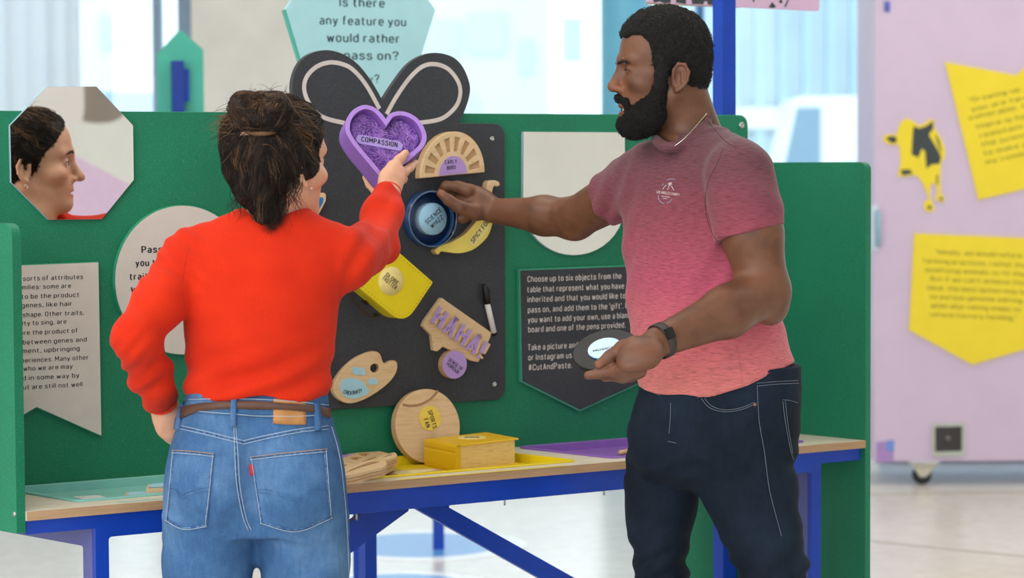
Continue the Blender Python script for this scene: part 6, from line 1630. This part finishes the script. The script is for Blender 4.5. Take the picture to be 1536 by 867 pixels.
# waistband, yoke, seat seam
drape_patch('waistband', jt, ([(276, 598), (330, 596.5), (385, 597), (440, 600), (492, 606)], [(274, 618), (330, 622), (385, 625.5), (440, 627), (494, 624)]), 28, 3, 0.0022, DENW, jn)
stitch([(276, 615), (330, 619.5), (385, 623), (440, 624.5), (492, 622)], off=0.0032)
stitch([(275, 600), (330, 599), (385, 599.5), (440, 602.5), (491, 608)], off=0.0032)
for dy in (0, 5): stitch([(260, 636 + dy), (300, 645 + dy), (345, 656 + dy), (365, 661 + dy)]); stitch([(365, 661 + dy), (400, 653 + dy), (450, 643.5 + dy), (492, 639 + dy)])
for dx in (0, 4.5): stitch([(351 + dx * 0.4, 628), (352 + dx, 680), (355 + dx, 730), (364 + dx, 775), (372 + dx, 795)])
stitch([(497, 640), (508, 680), (515, 730), (520, 790), (523, 860)], off=0.0008)
SBD = denim('seam_denim', '3f628f', '7fa0c4', '2f4d78', 160)
for pts in ([(260, 638.5), (300, 647.5), (345, 658.5), (365, 663.5)], [(365, 663.5), (400, 655.5), (450, 646), (492, 641.5)], [(352, 628), (354, 680), (357, 730), (366, 775), (374, 795)]):
    stitch(pts, SBD, 0.0028, -0.0016)
# pockets
pl_ = ([(260, 675), (290, 677), (322, 680.5)], [(250, 783), (278, 796), (311, 791)])
pr_ = ([(374, 684), (430, 679), (489, 673.5)], [(391, 787), (445, 798), (497, 778)])
for (tp, bt), arc in ((pl_, [(254, 728), (266, 733), (275, 742), (286, 735), (318, 730)]), (pr_, [(384, 733), (415, 736), (447, 747), (465, 735), (496, 726)])):
    pk2 = drape_patch('back_pocket', jt, (tp, bt), 14, 14, 0.0022, DENW, jn, 0.0, 0.0015)
    tp_, bt_ = np.asarray(tp, float), np.asarray(bt, float)
    for q in (0, 4.0):
        c0 = (tp_.mean(0) + bt_.mean(0)) / 2
        ring = [*(tp_ + np.array([0, q + 1]))]
        stitch([tuple(x) for x in ring], STW if q else STO, 0.0007, 0.0042, pk2)
    stitch([tuple(tp_[0] + (2, 2)), tuple((tp_[0] + bt_[0]) / 2 + (2, 0)), tuple(bt_[0] + (2, -2))], STW, 0.0007, 0.0042, pk2)
    stitch([tuple(tp_[-1] + (-2, 2)), tuple((tp_[-1] + bt_[-1]) / 2 + (-2, 0)), tuple(bt_[-1] + (-2, -2))], STW, 0.0007, 0.0042, pk2)
    stitch([tuple(b + np.array([0, -2.5])) for b in bt_], STW, 0.0007, 0.0042, pk2)
    for edge in ([tuple(tp_[0] + (1, 3)), tuple(tp_.mean(0) + (0, 3.2)), tuple(tp_[-1] + (-1, 3))], [tuple(tp_[0] + (3, 4)), tuple((tp_[0] + bt_[0]) / 2 + (3, 0)), tuple(bt_[0] + (3, -4))], [tuple(tp_[-1] + (-3, 4)), tuple((tp_[-1] + bt_[-1]) / 2 + (-3, 0)), tuple(bt_[-1] + (-3, -4))], [tuple(b + np.array([0, -4.5])) for b in bt_]):
        stitch(edge, SBD, 0.0022, 0.0016, pk2)
    for dy in (0, 5): stitch([(x, y + dy) for x, y in arc], DKD, 0.0007, 0.0042, pk2)
drape_patch('red_tab', jt, ([(373.5, 697), (380, 696.5)], [(375, 713), (381.5, 712.5)]), 2, 4, 0.004, mat('red_tab', 'c02a35', 0.7), jn)
# belt, loops, patch
pt = drape_patch('leather_patch', jt, ([(410, 599), (435, 600), (458, 602)], [(410, 635), (430, 637), (458, 637.5)]), 8, 5, 0.0036, mat('tan_leather', 'b9814a', 0.65, 0.12, 60), jn)
belt = drape_patch('belt', jt, ([(273, 611), (300, 605.5), (340, 602), (385, 602), (430, 605), (470, 608), (492, 613)], [(273, 628), (300, 616.5), (340, 613), (385, 613.5), (430, 615), (470, 619), (493, 627)]), 36, 2, 0.006, mat('brown_leather_belt', '5a3d31', 0.55, 0.12, 40), wom)
for (x0, y0, x1, y1, w_) in ((352, 595, 350, 641, 8), (472, 605, 475, 647, 7.5), (274, 606, 268, 646, 4)):
    drape_patch('belt_loop', jt, ([(x0 - w_ / 2, y0), (x0 + w_ / 2, y0)], [(x1 - w_ / 2, y1), (x1 + w_ / 2, y1)]), 2, 10, 0.0085, DENW, jn)
# shoes
SHW = mat('white_trainer', 'e6e4e0', 0.5)
for x in (300, 473):
    a = Wp(x, 1330, 0.0); fv = Vol(a - np.array([0.09, 0.12, 0.12]), a + np.array([0.09, 0.24, 0.12]), 0.006)
    fv.cap((a[0], a[1] - 0.03, 0.045), (a[0], a[1] + 0.05, 0.06), 0.042, 0.04, 0.02); fv.cap((a[0], a[1] + 0.03, 0.05), (a[0], a[1] + 0.16, 0.036), 0.04, 0.034, 0.03); fv.cut((a[0], a[1], 0.0), (0, 0, -1), 0.004)
    V, Q = fv.mesh(1); sh2 = obj('shoe', V, Q, SHW, wom, True)

# ================================================================== bearded man
SKINM = skin('deep_brown_skin', '704935', '7d4d37', '583727')
YM = 5.30
def Mp(x, y, dy=0.0): return P(x, y, YM + dy)
man = thing('person', (Mp(1080, 700)[0], YM, 0), 'bearded man in a faded pink T-shirt and dark jeans holding a record', 'person')
MYAW = math.atan2(-0.788, 0.616)         # his left-right axis in the plan
def msec(py, l, r, a, dy=0.0, n_=None):
    """section whose picture edges are l and r and half shoulder-width a; depth follows"""
    A, C = P(l, py, YM + dy), P(r, py, YM + dy); hx = (C[0] - A[0]) / 2
    aw = min(a, hx / 0.616 * 0.93); b = math.sqrt(max(hx * hx - (aw * 0.616) ** 2, 0.05 ** 2)) / 0.788
    return (A[2], (A[0] + C[0]) / 2, YM + dy, aw, b, MYAW)
MHF = (Mp(996, 103, 0.0), np.array([[-0.996, -0.085, 0.0], [0.085, -0.996, 0.0], [0, 0, 1.0]]))
MHS = 1.0
m_sl, m_el, m_wl = Mp(1112, 262, -0.17), Mp(1146, 436, -0.20), Mp(990, 512, -0.365)
m_sr, m_er, m_wr = Mp(968, 268, 0.12), Mp(862, 328, 0.34), Mp(742, 316, 0.472)
vol = Vol((-0.19, 4.85, 0.70), (0.66, 5.98, 1.82), 0.0028)
head_geo(vol, MHF, MHS, True)
mnb = Mp(1040, 222, 0.0)
vol.cap(Mp(1016, 140, 0.0), Mp(1031, 200, 0.012), 0.054, 0.054, 0.03)
vol.cap(Mp(1030, 150, 0.0), Mp(1046, 198, 0.016), 0.044, 0.050, 0.03)
mt = [msec(590, 975, 1185, 0.17), msec(500, 957, 1160, 0.17), msec(400, 952, 1130, 0.17), msec(300, 948, 1120, 0.175), msec(255, 955, 1120, 0.17), msec(225, 985, 1085, 0.10), msec(205, 1005, 1070, 0.07)]
vol.loft(mt, 0.03)
# near arm
vol.cap(m_sl, Mp(1128, 350, -0.19), 0.062, 0.061, 0.03); vol.cap(Mp(1128, 350, -0.19), m_el, 0.062, 0.050, 0.02)
vol.cap(m_el, Mp(1090, 468, -0.265), 0.052, 0.051, 0.02); vol.cap(Mp(1090, 468, -0.265), m_wl, 0.051, 0.0315, 0.02)
vol.cap(Mp(1155, 462, -0.19), Mp(1150, 440, -0.19), 0.036, 0.042, 0.02)
# near hand
def rw(x, y, off): return RPL.w(*RPL.px(x, y, off), off)        # places measured from the record's upper face
Hn = nrm(np.array([-0.22, -0.72, 0.66]))
vol.ecap(m_wl, rw(957, 532, 0.024), 0.031, 0.038, Hn, 0.56, 0.014)
vol.ecap(rw(967, 531, 0.022), rw(943, 541, 0.024), 0.037, 0.025, Hn, 0.55, 0.012)
vol.chain([rw(950, 517, 0.030), rw(934, 522, 0.024), rw(915, 535, 0.0165), rw(898, 546, 0.0130)], [0.0175, 0.0140, 0.0115, 0.0092], 0.010)
vol.chain([rw(946, 552, 0.004), rw(922, 555, -0.006), rw(899, 560, -0.010), rw(882, 563, -0.010)], [0.0150, 0.0120, 0.0105, 0.0088], 0.006)
vol.chain([rw(948, 557, -0.006), rw(925, 563, -0.026), rw(909, 564, -0.032), rw(901, 556, -0.026)], [0.0150, 0.0122, 0.0105, 0.009], 0.006)
vol.chain([rw(952, 558, -0.004), rw(935, 566, -0.034), rw(920, 563, -0.042), rw(912, 554, -0.036)], [0.0145, 0.0118, 0.010, 0.009], 0.006)
vol.chain([rw(960, 557, -0.004), rw(947, 565, -0.036), rw(935, 561, -0.048), rw(928, 553, -0.044)], [0.0135, 0.0105, 0.009, 0.008], 0.006)
# far arm
vol.cap(m_sr, m_er, 0.060, 0.046, 0.03); vol.cap(m_er, m_er * 0.62 + m_wr * 0.38, 0.046, 0.043, 0.02); vol.cap(m_er * 0.62 + m_wr * 0.38, m_wr, 0.043, 0.028, 0.02)
# far hand pinching the dish
Hf = nrm(np.array([-0.3, -0.75, 0.6])); D0 = 0.472
vol.ecap(m_wr, Mp(712, 305, D0 + 0.015), 0.027, 0.039, Hf, 0.60, 0.014)
vol.ecap(Mp(718, 305, D0 + 0.01), Mp(701, 296, D0 + 0.02), 0.038, 0.034, Hf, 0.62, 0.014)
vol.chain([Mp(714, 318, D0 - 0.012), Mp(690, 311, D0 - 0.030), Mp(673, 300, D0 - 0.032), Mp(661, 290, D0 - 0.024)], [0.021, 0.0150, 0.0125, 0.0100], 0.006)
vol.chain([Mp(702, 286, D0 + 0.0), Mp(686, 280, D0 + 0.004), Mp(669, 279, D0 + 0.010), Mp(662, 286, D0 + 0.030)], [0.0170, 0.0130, 0.0115, 0.0095], 0.005)
vol.chain([Mp(705, 288, D0 + 0.03), Mp(690, 281, D0 + 0.035), Mp(676, 284, D0 + 0.040), Mp(674, 294, D0 + 0.046)], [0.0165, 0.0130, 0.0115, 0.009], 0.008)
vol.chain([Mp(708, 300, D0 + 0.040), Mp(694, 300, D0 + 0.048), Mp(684, 306, D0 + 0.050), Mp(684, 314, D0 + 0.050)], [0.0155, 0.0125, 0.011, 0.009], 0.008)
vol.chain([Mp(712, 314, D0 + 0.040), Mp(702, 322, D0 + 0.048), Mp(694, 328, D0 + 0.048), Mp(688, 328, D0 + 0.048)], [0.0145, 0.0115, 0.010, 0.008], 0.008)
V, Q = vol.mesh(1)
mbody = obj('body', V, Q, SKINM, man, True)
Lc = (V - MHF[0]) @ MHF[1].T / MHS
tint = np.ones((len(V), 3))
lipm = np.exp(-((Lc[:, 2] + 0.088) / 0.010) ** 4) * np.exp(-(Lc[:, 1] / 0.022) ** 4) * (Lc[:, 0] > 0.075)
tint = tint * (1 - lipm[:, None]) + lipm[:, None] * np.array([1.15, 0.72, 0.72])
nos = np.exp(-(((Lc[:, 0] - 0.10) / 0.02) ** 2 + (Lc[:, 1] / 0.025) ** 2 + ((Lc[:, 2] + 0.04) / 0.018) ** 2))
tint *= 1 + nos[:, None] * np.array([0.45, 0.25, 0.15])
tips = np.zeros(len(V))
for c_, r_ in ((rw(897, 548, 0.018), 0.010), (Mp(661, 289, D0 - 0.036), 0.010), (rw(881, 562, -0.012), 0.010)):
    tips = np.maximum(tips, np.exp(-(np.linalg.norm(V - c_, axis=1) / r_) ** 4))
tint *= 1 + tips[:, None] * np.array([0.75, 0.62, 0.55])
color_attr(mbody, 'tint', tint)
face_bits(man, MHF, MHS, '1c1513', '241812', True)
lathe('teeth', hl((0.080, 0, -0.0855), MHF, 1), hl((1, 0, 0), (np.zeros(3), MHF[1]), 1), [(0.016, 0.0), (0.013, 0.006), (0.0005, 0.009)], mat('teeth', 'e6ded2', 0.3), man, 16)
for p in ((0.092, 0.044, 0.020), (0.0905, 0.0445, 0.009)):
    c_ = hl(p, MHF, 1); lathe('brow_stud', c_, np.array([0, -1, 0.0]), [(0.0015, -0.001), (0.0013, 0.0008), (0.0002, 0.0015)], GOLD, man, 8)
# --- hair and beard
def curly(name, hexc, rough):
    t = NT(name); v = t.coord(); c = lin(hexc)
    n1 = t.noise(v, 230, 3, 0.7)
    t.color(t.ramp(n1, [(0.3, [x * 0.6 for x in c]), (0.7, [min(1, x * 1.5) for x in c])])); t.set(Roughness=rough); t.b.inputs['Specular IOR Level'].default_value = 0.25
    t.bump(n1, 0.9, 0.006); return t.m
MH = curly('black_curly_hair', '1c1b1a', 0.85); MB_ = curly('black_beard', '12100f', 0.85)
hv = Vol(MHF[0] - 0.19, MHF[0] + 0.19, 0.0027); hv.frame(*MHF)
hv.ell((-0.006, 0, 0.044), (0.0965, 0.0815, 0.090), k=0)
hv.ell((0.024, 0, 0.050), (0.072, 0.071, 0.074), k=0.015)
hv.ell((-0.044, 0, -0.006), (0.056, 0.066, 0.066), k=0.02)
# clear the face, the neck and the ears
hv.ell((0.121, 0, 0.004), (0.062, 0.12, 0.076), k=0.004, op='sub')
for sd in (1, -1): hv.ell((0.086, sd * 0.066, 0.028), (0.050, 0.05, 0.050), k=0.006, op='sub')
for sd in (1, -1):
    hv.ell((0.070, sd * 0.10, -0.035), (0.068, 0.060, 0.062), k=0.004, op='sub')
    hv.ell((-0.012, sd * 0.094, -0.040), (0.032, 0.034, 0.050), k=0.004, op='sub')
    hv.cap((-0.03, sd * 0.1, -0.08), (-0.10, sd * 0.06, -0.10), 0.045, 0.030, 0.004, 'sub')
hv.cut((-0.05, 0, -0.072), (0.35, 0, -1), 0.004)
# sideburns
for sd in (1, -1): hv.cap((0.012, sd * 0.0725, 0.012), (0.018, sd * 0.068, -0.040), 0.016, 0.014, 0.008)
V, Q = hv.mesh(1); N = vnormals(V, Q); V = V + N * (0.0015 * wob(V, 420) + 0.0013 * wob(V, 800) + 0.0012 * wob(V, 150))[:, None]
mhair = obj('hair', V, Q, MH, man, True)
mtree = bvh(V, Q); curls = []
for i in range(2600):
    d = nrm(rng.normal(size=3)); c0 = hl((-0.01, 0, 0.03), MHF, 1); loc, n, _, _ = mtree.ray_cast(Vector(c0 + d * 0.3), Vector(-d))
    if loc is None: continue
    p = np.array(loc); n = np.array(n); x_, y_ = frame_from(n if n @ d > 0 else -n); a = rng.random() * 6.28; R0 = 0.0022 + 0.0012 * rng.random()
    curls.append([p + d * 0.0012 * math.sin(t) + (x_ * math.cos(a + t * 1.6) + y_ * math.sin(a + t * 1.6)) * R0 + d * 0.0006 * t for t in np.linspace(0, 3.2, 6)])
V_, F_ = strand_mesh(curls, 0.0007); tag(obj('hair_curls', V_, F_, mat('curl_dark', '262422', 0.7, 0.3, 90), mhair, True), kind='stuff')
bv = Vol(MHF[0] - 0.19, MHF[0] + 0.17, 0.0027); bv.frame(*MHF)
for sd in (1, -1):
    bv.cap((0.016, sd * 0.064, -0.040), (0.034, sd * 0.054, -0.105), 0.017, 0.027, 0.01)
    bv.cap((0.030, sd * 0.050, -0.100), (0.066, sd * 0.018, -0.122), 0.027, 0.026, 0.01)
    bv.cap((0.048, sd * 0.046, -0.078), (0.068, sd * 0.030, -0.100), 0.016, 0.018, 0.014)
    bv.cap((0.097, sd * 0.004, -0.062), (0.083, sd * 0.026, -0.070), 0.0085, 0.009, 0.006)       # moustache
    bv.cap((0.083, sd * 0.026, -0.070), (0.074, sd * 0.030, -0.095), 0.009, 0.012, 0.008)
bv.cap((0.078, 0.012, -0.116), (0.078, -0.012, -0.116), 0.021, 0.021, 0.012)
bv.ell((0.052, 0, -0.122), (0.040, 0.045, 0.024), k=0.015)
bv.ell((0.098, 0, -0.087), (0.016, 0.020, 0.0115), k=0.004, op='sub')
V, Q = bv.mesh(1); N = vnormals(V, Q); V = V + N * (0.0016 * wob(V, 380) + 0.0012 * wob(V, 800) + 0.001 * wob(V, 120))[:, None]
beard = obj('beard', V, Q, MB_, man, True)
btree = bvh(V, Q); curls = []; c0 = hl((0.03, 0, -0.09), MHF, 1)
for i in range(1800):
    d = nrm(rng.normal(size=3)); loc, n, _, _ = btree.ray_cast(Vector(c0 + d * 0.2), Vector(-d))
    if loc is None: continue
    p = np.array(loc); x_, y_ = frame_from(d); a = rng.random() * 6.28
    curls.append([p + d * 0.0022 * t + (x_ * math.cos(a + t * 1.5) + y_ * math.sin(a + t * 1.5)) * 0.002 for t in np.linspace(-0.5, 1.8, 6)])
V_, F_ = strand_mesh(curls, 0.0006); tag(obj('beard_curls', V_, F_, mat('beard_curl', '17130f', 0.7, 0.3, 90), beard, True), kind='stuff')
# --- T-shirt
def tee():
    t = NT('ombre_pink_jersey'); tc = t.n('ShaderNodeTexCoord'); sp = t.n('ShaderNodeSeparateXYZ'); t.l(tc.outputs['Object'], sp.inputs[0])
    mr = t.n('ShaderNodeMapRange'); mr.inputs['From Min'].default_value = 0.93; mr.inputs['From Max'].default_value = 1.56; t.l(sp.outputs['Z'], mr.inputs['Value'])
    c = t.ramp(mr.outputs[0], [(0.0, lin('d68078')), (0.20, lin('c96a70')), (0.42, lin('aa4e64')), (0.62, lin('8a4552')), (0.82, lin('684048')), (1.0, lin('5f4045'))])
    st = t.noise(t.coord((1, 1, 14)), 55, 3, 0.6)
    c2 = t.ramp(st, [(0.32, (0.62, 0.60, 0.62)), (0.5, (1, 1, 1)), (0.7, (1.30, 1.25, 1.22))])
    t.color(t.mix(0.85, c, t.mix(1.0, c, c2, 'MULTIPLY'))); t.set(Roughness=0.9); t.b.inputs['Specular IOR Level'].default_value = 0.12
    t.b.inputs['Sheen Weight'].default_value = 0.15
    t.bump(t.noise(t.coord((1, 1, 4)), 300, 2), 0.08, 0.001); return t.m
TEE = tee()
sv = Vol((0.08, 4.92, 0.86), (0.66, 5.72, 1.60), 0.0036)
ts = [msec(606, 962, 1200, 0.185), msec(585, 962, 1198, 0.185), msec(550, 953, 1190, 0.185), msec(500, 946, 1174, 0.182), msec(450, 944, 1158, 0.182), msec(400, 941, 1142, 0.185), msec(350, 937, 1130, 0.19), msec(300, 936, 1124, 0.19), msec(265, 938, 1122, 0.185), msec(240, 958, 1110, 0.15), msec(220, 985, 1090, 0.10), msec(200, 1004, 1075, 0.07)]
sv.loft(ts, 0.02, 2.1)
sv.cap(Mp(1050, 225, 0.0), Mp(1105, 255, -0.13), 0.060, 0.068, 0.03)
sv.cap(Mp(1030, 230, 0.02), Mp(972, 262, 0.10), 0.050, 0.066, 0.03)
hemL = Mp(1121, 352, -0.185); dL = nrm(hemL - m_sl)
sl_ = Vol(sv.lo, sv.lo + sv.h, sv.h); sl_.n = sv.n.copy(); sl_.d = np.full_like(sv.d, 0.5)
sl_.chain([Mp(1108, 262, -0.165), Mp(1117, 300, -0.178), Mp(1129, 375, -0.195)], [0.071, 0.0725, 0.0735], 0.02)
sl_.cut(hemL, nrm(dL + np.array([0.16, 0, 0])), 0.003)
sv.union(sl_, 0.016)
dR = nrm(m_er - m_sr); hemR = m_sr + dR * 0.13
sl_.d[:] = 0.5
sl_.chain([m_sr - dR * 0.03, m_sr + dR * 0.20], [0.070, 0.062], 0.02)
sl_.cut(hemR, dR, 0.003)
sv.union(sl_, 0.02); del sl_
# collar
nk0, nk1 = Mp(1022, 135, 0.0), Mp(1028, 208, -0.005)
col_pts = []
for (x, y, dy) in ((986, 211, -0.045), (993, 218, -0.062), (1005, 222, -0.072), (1022, 217, -0.076), (1042, 203, -0.070), (1058, 184, -0.045), (1066, 170, 0.0), (1060, 168, 0.05), (1040, 180, 0.08), (1010, 196, 0.075), (990, 205, 0.045), (983, 209, 0.0)):
    col_pts.append(Mp(x, y, dy))
cl_ = closed(col_pts, 2); sv.chain(cl_ + [cl_[0]], [0.0065] * (len(cl_) + 1), 0.014)
sv.cap(Mp(1018, 130, -0.004), Mp(1027, 178, -0.002), 0.058, 0.0600, 0.004, 'sub')
# hem rises towards the back
hz = lambda x: 0.0
Xs = np.array([960, 975, 1005, 1060, 1120, 1195, 1215]); Ys = np.array([582, 594, 602, 601, 582, 546, 536])
def hem(d, X, Y, Z):
    px = IW / 2 + F * X / Y; zc = H - (np.interp(px, Xs, Ys) - 237 + (px - 768) * 0.0) / F * Y
    return np.maximum(d, (zc - Z).astype(np.float32))
sv.func((0.05, 4.9, 0.80), (0.7, 5.75, 1.10), hem)
V, Q = sv.mesh(2); N = vnormals(V, Q)
vv = V - CAM; zz = vv @ CF; PX = IW / 2 + F * (vv @ CR) / zz; PY = IH / 2 - F * (vv @ CU) / zz
fold = 0.0018 * wob(V, 24)
hemf = np.clip((np.interp(PX, Xs, Ys) - PY) / 25, 0.0, 1)
fold += 0.003 * hemf * np.clip((PY - 430) / 60, 0, 1) * np.clip((1210 - PX) / 60, 0, 1) * np.sin((PY * 0.55 + PX * 0.9) * 0.11 + wob(V, 9) * 1.5)
fold += 0.004 * np.exp(-(((PX - 1080) / 45) ** 2 + ((PY - 420) / 90) ** 2)) * np.sin((PX * 0.9 + PY * 0.45) * 0.13)
fold += 0.0035 * np.clip((PX - 1080) / 30, 0, 1) * np.clip((345 - PY) / 40, 0, 1) * np.sin((PX * 0.5 - PY * 0.75) * 0.13 + wob(V, 8))
fold += 0.003 * np.clip((960 - PX) / 20, 0, 1) * np.sin((PX * 0.8 + PY * 0.3) * 0.25)
fold *= 0.25 + 0.75 * hemf
V = V + N * fold[:, None]
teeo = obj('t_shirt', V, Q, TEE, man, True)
tt = bvh(V, Q)
SE = mat('shirt_seam', '5a3740', 0.9); SE2 = mat('shirt_hem_seam', 'c4706c', 0.9)
for pts, m_ in (([(1085, 222), (1076, 245), (1062, 275), (1058, 310), (1066, 345), (1076, 362)], SE), ([(1062, 182), (1075, 198), (1090, 213), (1105, 222)], SE), ([(974, 587), (1005, 595), (1060, 594), (1120, 575), (1190, 541)], SE2), ([(1077, 356), (1110, 352), (1165, 340)], SE), ([(1105, 520), (1112, 560), (1114, 582)], SE2)):
    ln = drape_line(tt, pts, 0.0003)
    if len(ln) > 3: tube('seam', ln, 0.0007, m_, teeo, 5)
tube('collar', closed(col_pts, 5), 0.0055, TEE, teeo, 8, closed_=True)
tube('necklace', opened([Mp(1060, 170, -0.052), Mp(1048, 184, -0.076), Mp(1036, 198, -0.088), Mp(1024, 210, -0.094), Mp(1012, 219, -0.094)], 6), 0.0011, GOLD, man, 6)
# chest print
PRW = mat('shirt_print_white', 'd9c9cc', 0.9); PRB = mat('shirt_print_blue', '8fa0c2', 0.9)
def print_text(s, a, b, cap, m):
    Vg, Fg = glyphs(s, 0.01); a = np.asarray(a, float); b = np.asarray(b, float); ex = b - a; L = np.linalg.norm(ex); ex /= L; ey = np.array([ex[1], -ex[0]])
    out = []
    for x, y, _ in Vg:
        q = a + ex * (x - Vg[:, 0].min()) / np.ptp(Vg[:, 0]) * L + ey * y * cap / CAPH
        l, n = hit(tt, *q); n = n if n @ (CAM - l) > 0 else -n; out.append(l + n * 0.0007)
    obj('chest_print', out, Fg, m, teeo)
cp = lambda x, y: (960 + x * 0.0807, 250 + y * 0.0807)
print_text('LOS ANGELES COUNTY', cp(308, 492), cp(735, 545), 4.0, PRW)
print_text('CALIFORNIA', cp(400, 560), cp(555, 580), 1.8, PRW); print_text('COUNTY', cp(430, 600), cp(510, 610), 1.6, PRW)
for pts, m_ in (([(515, 430), (530, 395), (545, 350), (558, 318)], PRW), ([(430, 420), (450, 380), (490, 345)], PRW), ([(590, 360), (610, 400), (628, 435)], PRW), ([(520, 320), (560, 318), (598, 325)], PRW), ([(545, 285), (560, 320), (575, 360)], PRW), ([(535, 350), (560, 318), (595, 290)], PRW), ([(345, 530), (350, 600), (395, 660), (450, 690)], PRB), ([(500, 675), (560, 650), (595, 600)], PRB), ([(505, 250), (570, 230), (650, 240)], PRB), ([(410, 355), (440, 320)], PRB)):
    ln = drape_line(tt, [cp(*p) for p in pts], 0.0004, 4)
    if len(ln) > 1: tube('chest_print', ln, 0.0008, m_, teeo, 4)
# --- jeans
DENM = denim('dark_indigo_denim', '18222f', '212d3e', '101722', 5)
jv = Vol((0.05, 4.85, 0.03), (0.70, 5.75, 1.06), 0.0045)
jsm = [msec(545, 978, 1196, 0.175), msec(590, 962, 1197, 0.18), msec(630, 950, 1196, 0.185), msec(665, 944, 1192, 0.18), msec(695, 950, 1182, 0.165), msec(716, 975, 1150, 0.13), msec(732, 1010, 1100, 0.07)]
jv.loft(jsm, 0.02, 2.15)
leg(jv, [(640, 948, 1060, 0.10, 0.05), (690, 940, 1062, 0.105, 0.07), (717, 936, 1050, 0.10, 0.08), (760, 937, 1047, 0.098, 0.09), (800, 941, 1037, 0.090, 0.09), (840, 951, 1031, 0.082, 0.09), (867, 950, 1034, 0.080, 0.09), (940, 953, 1030, 0.075, 0.09), (1100, 960, 1025, 0.062, 0.10), (1250, 962, 1022, 0.058, 0.12)], 0.02, YM)
leg(jv, [(640, 1020, 1195, 0.11, -0.04), (690, 1010, 1194, 0.117, -0.05), (717, 1032, 1195, 0.112, -0.06), (760, 1056, 1199, 0.105, -0.06), (800, 1077, 1204, 0.097, -0.06), (840, 1097, 1210, 0.09, -0.06), (867, 1108, 1214, 0.086, -0.06), (940, 1125, 1222, 0.078, -0.05), (1100, 1150, 1238, 0.065, -0.02), (1270, 1168, 1250, 0.058, 0.0)], 0.02, YM)
V, Q = jv.mesh(2); N = vnormals(V, Q)
vv = V - CAM; zz = vv @ CF; PX = IW / 2 + F * (vv @ CR) / zz; PY = IH / 2 - F * (vv @ CU) / zz
fold = 0.0016 * wob(V, 24) + 0.0035 * np.clip((PY - 790) / 40, 0, 1) * np.sin(PY * 0.17 + PX * 0.09 + wob(V, 16) * 2.5) + 0.003 * np.exp(-(((PY - 690) / 40) ** 2)) * np.sin((PY - np.abs(PX - 1035) * 0.5) * 0.16) + 0.003 * np.clip((PX - 1130) / 40, 0, 1) * np.clip((PY - 640) / 60, 0, 1) * np.sin(PY * 0.11 + PX * 0.06 + wob(V, 14) * 1.8)
V = V + N * fold[:, None]
mj = obj('jeans', V, Q, DENM, man, True)
mjt = bvh(V, Q)
TANT = mat('jeans_tan_thread', '6f7480', 0.8, 0.1, 200)
c4m = lambda pts: [(880 + x * 0.354, 560 + y * 0.354) for x, y in pts]
for pts in ([(487, 108), (520, 145), (580, 163), (650, 155), (715, 130)], [(500, 106), (530, 138), (582, 155), (650, 147), (712, 122)], [(722, 50), (730, 200), (752, 330), (770, 470), (790, 560), (825, 690)], [(357, 125), (355, 200), (350, 255)], [(720, 42), (800, 35), (895, 30)], [(722, 54), (800, 46), (897, 42)], [(830, 118), (840, 200), (862, 320), (876, 365)], [(840, 116), (852, 220), (872, 340)], [(830, 112), (860, 115), (893, 125)], [(345, 288), (380, 295)], [(440, 455), (400, 580), (375, 720), (362, 860)], [(452, 455), (412, 580), (387, 720), (374, 860)]):
    stitch(c4m(pts), TANT, 0.0007, 0.0008, mj, mjt)
l, n_ = hit(mjt, *c4m([(713, 132)])[0])
lathe('rivet', l, n_, [(0.004, 0), (0.004, 0.0015), (0.002, 0.003), (0.0002, 0.003)], mat('copper_rivet', '9a6f55', 0.35, metal=0.9), mj, 12)
# wristband
wd_ = nrm(m_wl - Mp(1090, 468, -0.265)); wc = m_wl - wd_ * 0.004; x_, y_ = frame_from(wd_); V_ = []; F_ = []
ns = 32
for k in range(ns):
    t = 2 * math.pi * k / ns; r_ = (x_ * math.cos(t) + y_ * math.sin(t))
    for (ro, h_) in ((0.033, -0.0095), (0.0365, -0.0085), (0.0365, 0.0085), (0.033, 0.0095)): V_.append(wc + r_ * ro + wd_ * h_)
for k in range(ns):
    k2 = (k + 1) % ns
    for i in range(4): F_.append((k * 4 + i, k * 4 + (i + 1) % 4, k2 * 4 + (i + 1) % 4, k2 * 4 + i))
band = obj('fitness_band', V_, F_, mat('band_grey', '3b3533', 0.6, 0.1, 200), man, True)
tocam = nrm(CAM - wc); tn = nrm(tocam - wd_ * (tocam @ wd_)); tside = np.cross(wd_, tn)
V_, F_ = box_geo(wc + tn * 0.0345 - tside * 0.004 - wd_ * 0.0095, tside * 0.022, wd_ * 0.019, tn * 0.0045)
obj('screen', V_, F_, mat('band_screen', '171616', 0.25), band)
SHM = mat('dark_shoe', '2b2b2e', 0.6)
for (x, dy, py) in ((990, 0.12, 1250), (1208, 0.0, 1270)):
    a = Mp(x, py, dy); fv = Vol(np.array([a[0] - 0.25, a[1] - 0.16, -0.02]), np.array([a[0] + 0.12, a[1] + 0.12, 0.16]), 0.006)
    fv.cap((a[0] + 0.03, a[1] + 0.01, 0.05), (a[0] - 0.03, a[1] - 0.02, 0.065), 0.045, 0.045, 0.02); fv.cap((a[0] - 0.02, a[1] - 0.02, 0.05), (a[0] - 0.17, a[1] - 0.09, 0.038), 0.044, 0.036, 0.03); fv.cut((a[0], a[1], 0.0), (0, 0, -1), 0.004)
    V, Q = fv.mesh(1); obj('shoe', V, Q, SHM, man, True)
